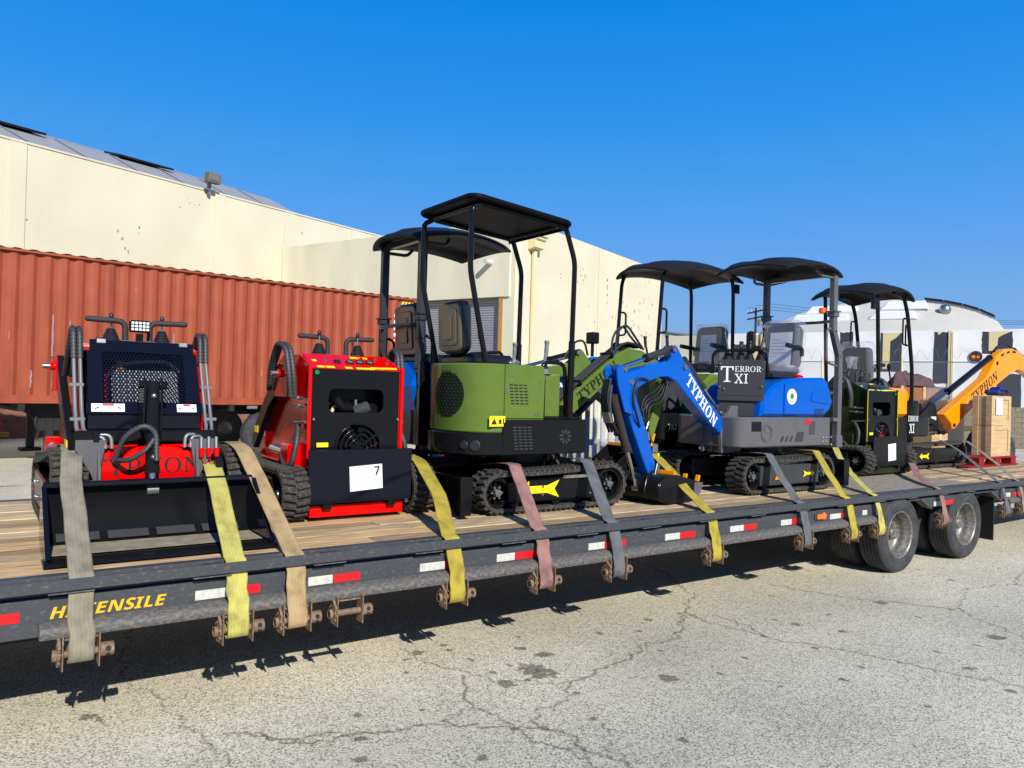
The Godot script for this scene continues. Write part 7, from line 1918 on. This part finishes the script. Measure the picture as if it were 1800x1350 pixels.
	hydraulic(V(2.62, 1.60, 0.11), V(0.75, 0.80, 0.11), 0.70, 0.045, M.satin)
	hydraulic(V(3.45, 1.76, 0.11), V(4.9, 1.3, 0.11), 0.6, 0.045, M.satin)
	part("stick", MB.new().side([V2(4.8, 1.4), V2(5.0, 1.36), V2(4.7, 0.3), V2(4.5, 0.2)], 0.05, 0.17, 0.01), M.orange)
	hose_run([V(2.75, 1.70, 0.12), V(2.95, 1.84, 0.12), V(3.2, 1.85, 0.12), V(3.5, 1.75, 0.12)], 0.013)
	hose_run([V(2.75, 1.68, 0.08), V(2.98, 1.82, 0.08), V(3.2, 1.87, 0.08), V(3.45, 1.8, 0.08)], 0.013)
	for k in 4: hose_run([V(0.25, 0.55 + k * 0.025, 0.22), V(0.5, 0.60 + k * 0.02, 0.27), V(0.7, 0.56 + k * 0.02, 0.25)], 0.011)

func cargo() -> void:
	# pallet, crates and boxes behind the orange machine
	var g := "crates and boxes stacked on the trailer deck"
	thing("red_pallet", "dark red painted wooden pallet under the plywood crates", "pallet", V(12.0, DECK, -1.65), 0.0)
	for i in 5: part("top_board", MB.new().mm(-0.55, 0.105, -0.6 + i * 0.25, 0.62, 0.128, -0.42 + i * 0.25, 0.003), M.pallet)
	for i in 3: part("bottom_board", MB.new().mm(-0.62 - (0.3 if i == 2 else 0.0), 0.0, -0.6 + i * 0.52, 0.62, 0.02, -0.44 + i * 0.52, 0.003), M.pallet)
	for i in 3:
		for k in 3: part("block", MB.new().mm(-0.55 + i * 0.5, 0.02, -0.6 + k * 0.52, -0.40 + i * 0.5, 0.105, -0.46 + k * 0.52, 0.003), M.pallet)
	crate("pale plywood crate with battened front resting on the red pallet", V(12.22, DECK + 0.128, -1.25), V(0.62, 0.44, 0.26), g)
	crate("pale plywood crate with a white paper, upper one of its stack", V(12.22, DECK + 0.57, -1.25), V(0.62, 0.43, 0.26), g)
	paper_sheet(V(-0.08, 0.28, 0.1325), Basis.IDENTITY, 0.20, 0.24)
	thing("cardboard_carton", "tall cardboard carton in clear film left of the plywood crates", "carton", V(12.25, DECK, -2.0), 0.0, g)
	part("carton", MB.new().mm(-0.26, 0.30, -0.28, 0.26, 0.92, 0.24, 0.004), M.carton)
	part("stretch_film", MB.new().mm(-0.27, 0.28, -0.29, 0.27, 0.95, 0.25, 0.01), M.wrap)
	part("base_box", MB.new().mm(-0.2, 0.0, -0.25, 0.26, 0.296, 0.2, 0.004), M.ply)
	thing("cardboard_carton", "small pale carton at the foot of the tall carton", "carton", V(11.72, DECK, -1.98), 0.0, g)
	part("carton", MB.new().mm(-0.25, 0, -0.25, 0.22, 0.42, 0.25, 0.004), M.ply)
	part("tape", MB.new().mm(-0.02, 0.05, 0.25, 0.02, 0.421, 0.253), M.creamtrim)
	thing("cardboard_carton", "large brown carton beneath the crumpled mauve blanket", "carton", V(12.4, DECK, -2.38), 0.0, g)
	part("carton", MB.new().mm(-1.0, 0.0, -0.3, 0.55, 1.12, 0.2, 0.006), M.cardboard)
	part("batten", MB.new().mm(-0.35, 0.02, 0.2, -0.27, 1.125, 0.222, 0.003).mm(-1.0, 0.02, 0.2, -0.93, 1.12, 0.222, 0.003), M.ply)
	part("stretch_film", MB.new().mm(-0.26, 0.0, -0.31, 0.57, 1.13, 0.235, 0.01), M.wrap)
	# moving blanket: lumpy heap
	thing("moving_blanket", "crumpled mauve moving blanket on top of the brown carton", "blanket", V(12.1, DECK + 1.12, -2.38))
	var nz := FastNoiseLite.new()
	nz.seed = 5; nz.frequency = 1.0; nz.fractal_type = FastNoiseLite.FRACTAL_NONE
	var mb := MB.new()
	var N := 30
	var gp: Array = []
	for i in N + 1:
		var rw: Array = []
		for j in N + 1:
			var u := -1.0 + 2.0 * i / N
			var v := -1.0 + 2.0 * j / N
			var r := minf(1.0, V2(u, v).length())
			var h := 0.21 * pow(1.0 - pow(r, 3.0), 0.5) * (0.85 + 0.35 * nz.get_noise_2d(u * 1.4, v * 1.0)) + 0.05 * nz.get_noise_2d(u * 3.2 + 5.0, v * 2.2) * (1.0 - r * r)
			rw.append(V(u * 0.52 + 0.05 * nz.get_noise_2d(u * 2.0, v * 2.0 + 9.0), maxf(0.006, h), v * 0.24))
		gp.append(rw)
	for i in N:
		for j in N:
			var a: Vector3 = gp[i][j]; var b: Vector3 = gp[i + 1][j]; var c: Vector3 = gp[i + 1][j + 1]; var d: Vector3 = gp[i][j + 1]
			mb.quadn(a, b, c, d, cloth_normal(gp, i, j, N), cloth_normal(gp, i + 1, j, N), cloth_normal(gp, i + 1, j + 1, N), cloth_normal(gp, i, j + 1, N))
	part("cloth", mb, M.blanket)
	thing("blue_tarp", "folded dark blue tarp lying on the plywood crates", "tarp", V(12.3, DECK + 1.0, -1.27))
	part("cloth", MB.new().box(V(0, 0.05, 0), V(0.26, 0.09, 0.22), Basis(Vector3.UP, 0.3), 0.04).box(V(0.1, 0.10, 0.02), V(0.14, 0.07, 0.2), Basis(Vector3.UP, -0.2), 0.03), M.bluetarp)
	thing("black_case", "low black case on the plywood crate beside the blue tarp", "case", V(12.42, DECK + 1.0, -1.32))
	part("shell", MB.new().mm(0.06, 0, -0.08, 0.24, 0.10, 0.12, 0.02), M.plastic)
	part("handle", MB.new().tube(fillet([V(0.09, 0.08, 0.12), V(0.09, 0.08, 0.16), V(0.2, 0.08, 0.16), V(0.2, 0.08, 0.12)], 0.02), 0.01, 8), M.plastic)
	# small tracked implement standing beyond the pallet
	thing("yard_trailer", "olive framed wheeled implement with arched black mudguard beyond the pallet", "trailer", V(19.5, 0, -5.0), 0.0)
	part("frame", MB.new().bar(V(-2.2, 1.05, 0), V(2.5, 1.05, 0), 0.1, 0.12, Vector3.UP, 0.01), mat(Color(0.30, 0.27, 0.08), 0.6))
	var fd := MB.new()
	for i in 10:
		var a0 := PI * i / 10
		var a1 := PI * (i + 1) / 10
		fd.bar(V(0.9 + 0.62 * cos(a0), 0.40 + 0.62 * sin(a0), 0.1), V(0.9 + 0.62 * cos(a1), 0.40 + 0.62 * sin(a1), 0.1), 0.3, 0.02, V(cos(a0), sin(a0), 0))
	part("mudguard", fd, M.satin)
	for x: float in [0.9, 2.1]:
		part("wheel", MB.new().lathe([V2(0.0, -0.08), V2(0.2, -0.08), V2(0.3, -0.12), V2(0.42, -0.1), V2(0.45, 0.0), V2(0.42, 0.1), V2(0.3, 0.12), V2(0.2, 0.08), V2(0, 0.08)], V(x, 0.45, 0.1), Vector3.BACK, 24), M.tyre)
	# slatted crate with film and orange uprights on the ground beyond the trailer
	thing("slatted_rack", "film-wrapped whitewashed slatted rack with orange posts behind the excavators", "rack", V(7.4, 0, -4.6), 0.0)
	for i in 26: part("slat", MB.new().mm(-1.9 + i * 0.15, 0.12, -0.02, -1.9 + i * 0.15 + 0.07, 1.6 + 0.03 * (i % 3), 0.02, 0.004), M.tapewhite if i % 4 else M.levergrey)
	for yy: float in [0.3, 0.9, 1.5]: part("rail", MB.new().mm(-1.95, yy, -0.06, 1.95, yy + 0.09, -0.021, 0.004), M.tapewhite)
	for x: float in [-1.6, -0.55, 0.7, 1.8]: part("upright", MB.new().mm(x, 0, 0.021, x + 0.06, 1.75, 0.08, 0.004), M.orangelamp)
	part("base_beam", MB.new().mm(-1.95, 0.0, -0.4, 1.95, 0.12, 0.4, 0.01), M.jamb)
	part("stretch_film", MB.new().mm(-1.2, 0.15, 0.09, 1.0, 1.3, 0.10), M.wrap)
	# meter post by the block wall
	thing("meter_box_post", "rusty steel posts carrying a grey meter box before the block wall", "meter box", V(24.6, 0, -8.9), -60.0)
	part("post", MB.new().mm(-0.06, 0, -0.04, 0.02, 2.1, 0.04), M.blood)
	part("post", MB.new().mm(0.32, 0, -0.04, 0.42, 2.3, 0.04), M.blood)
	part("box", MB.new().mm(-0.35, 1.55, 0.0, 0.3, 2.2, 0.22, 0.02), M.levergrey)

func crate(label: String, at: Vector3, s: Vector3, g: String) -> void:
	thing("plywood_crate", label, "crate", at, 0.0, g)
	var h := s * 0.5
	part("panel", MB.new().mm(-h.x + 0.012, 0.004, -h.z + 0.012, h.x - 0.012, s.y - 0.004, h.z - 0.012), M.ply)
	for z: float in [-h.z, h.z - 0.012]:
		part("batten", MB.new().mm(-h.x, 0, z, -h.x + 0.08, s.y, z + 0.012, 0.002), M.ply)
		part("batten", MB.new().mm(h.x - 0.08, 0, z, h.x, s.y, z + 0.012, 0.002), M.ply)
		part("batten", MB.new().mm(-h.x + 0.081, 0, z, h.x - 0.081, 0.07, z + 0.012, 0.002), M.ply)
		part("batten", MB.new().mm(-h.x + 0.081, s.y - 0.06, z, h.x - 0.081, s.y, z + 0.012, 0.002), M.ply)
	for x: float in [-h.x, h.x - 0.012]:
		part("batten", MB.new().mm(x, 0.003, -h.z + 0.014, x + 0.011, s.y - 0.003, -h.z + 0.08, 0.002), M.ply)
		part("batten", MB.new().mm(x, 0.003, h.z - 0.08, x + 0.011, s.y - 0.003, h.z - 0.014, 0.002), M.ply)

func cloth_normal(g: Array, i: int, j: int, m: int) -> Vector3:
	var a: Vector3 = g[mini(i + 1, m)][j] - g[maxi(i - 1, 0)][j]
	var b: Vector3 = g[i][mini(j + 1, m)] - g[i][maxi(j - 1, 0)]
	var n := b.cross(a).normalized()
	return n if n.y >= 0.0 else -n
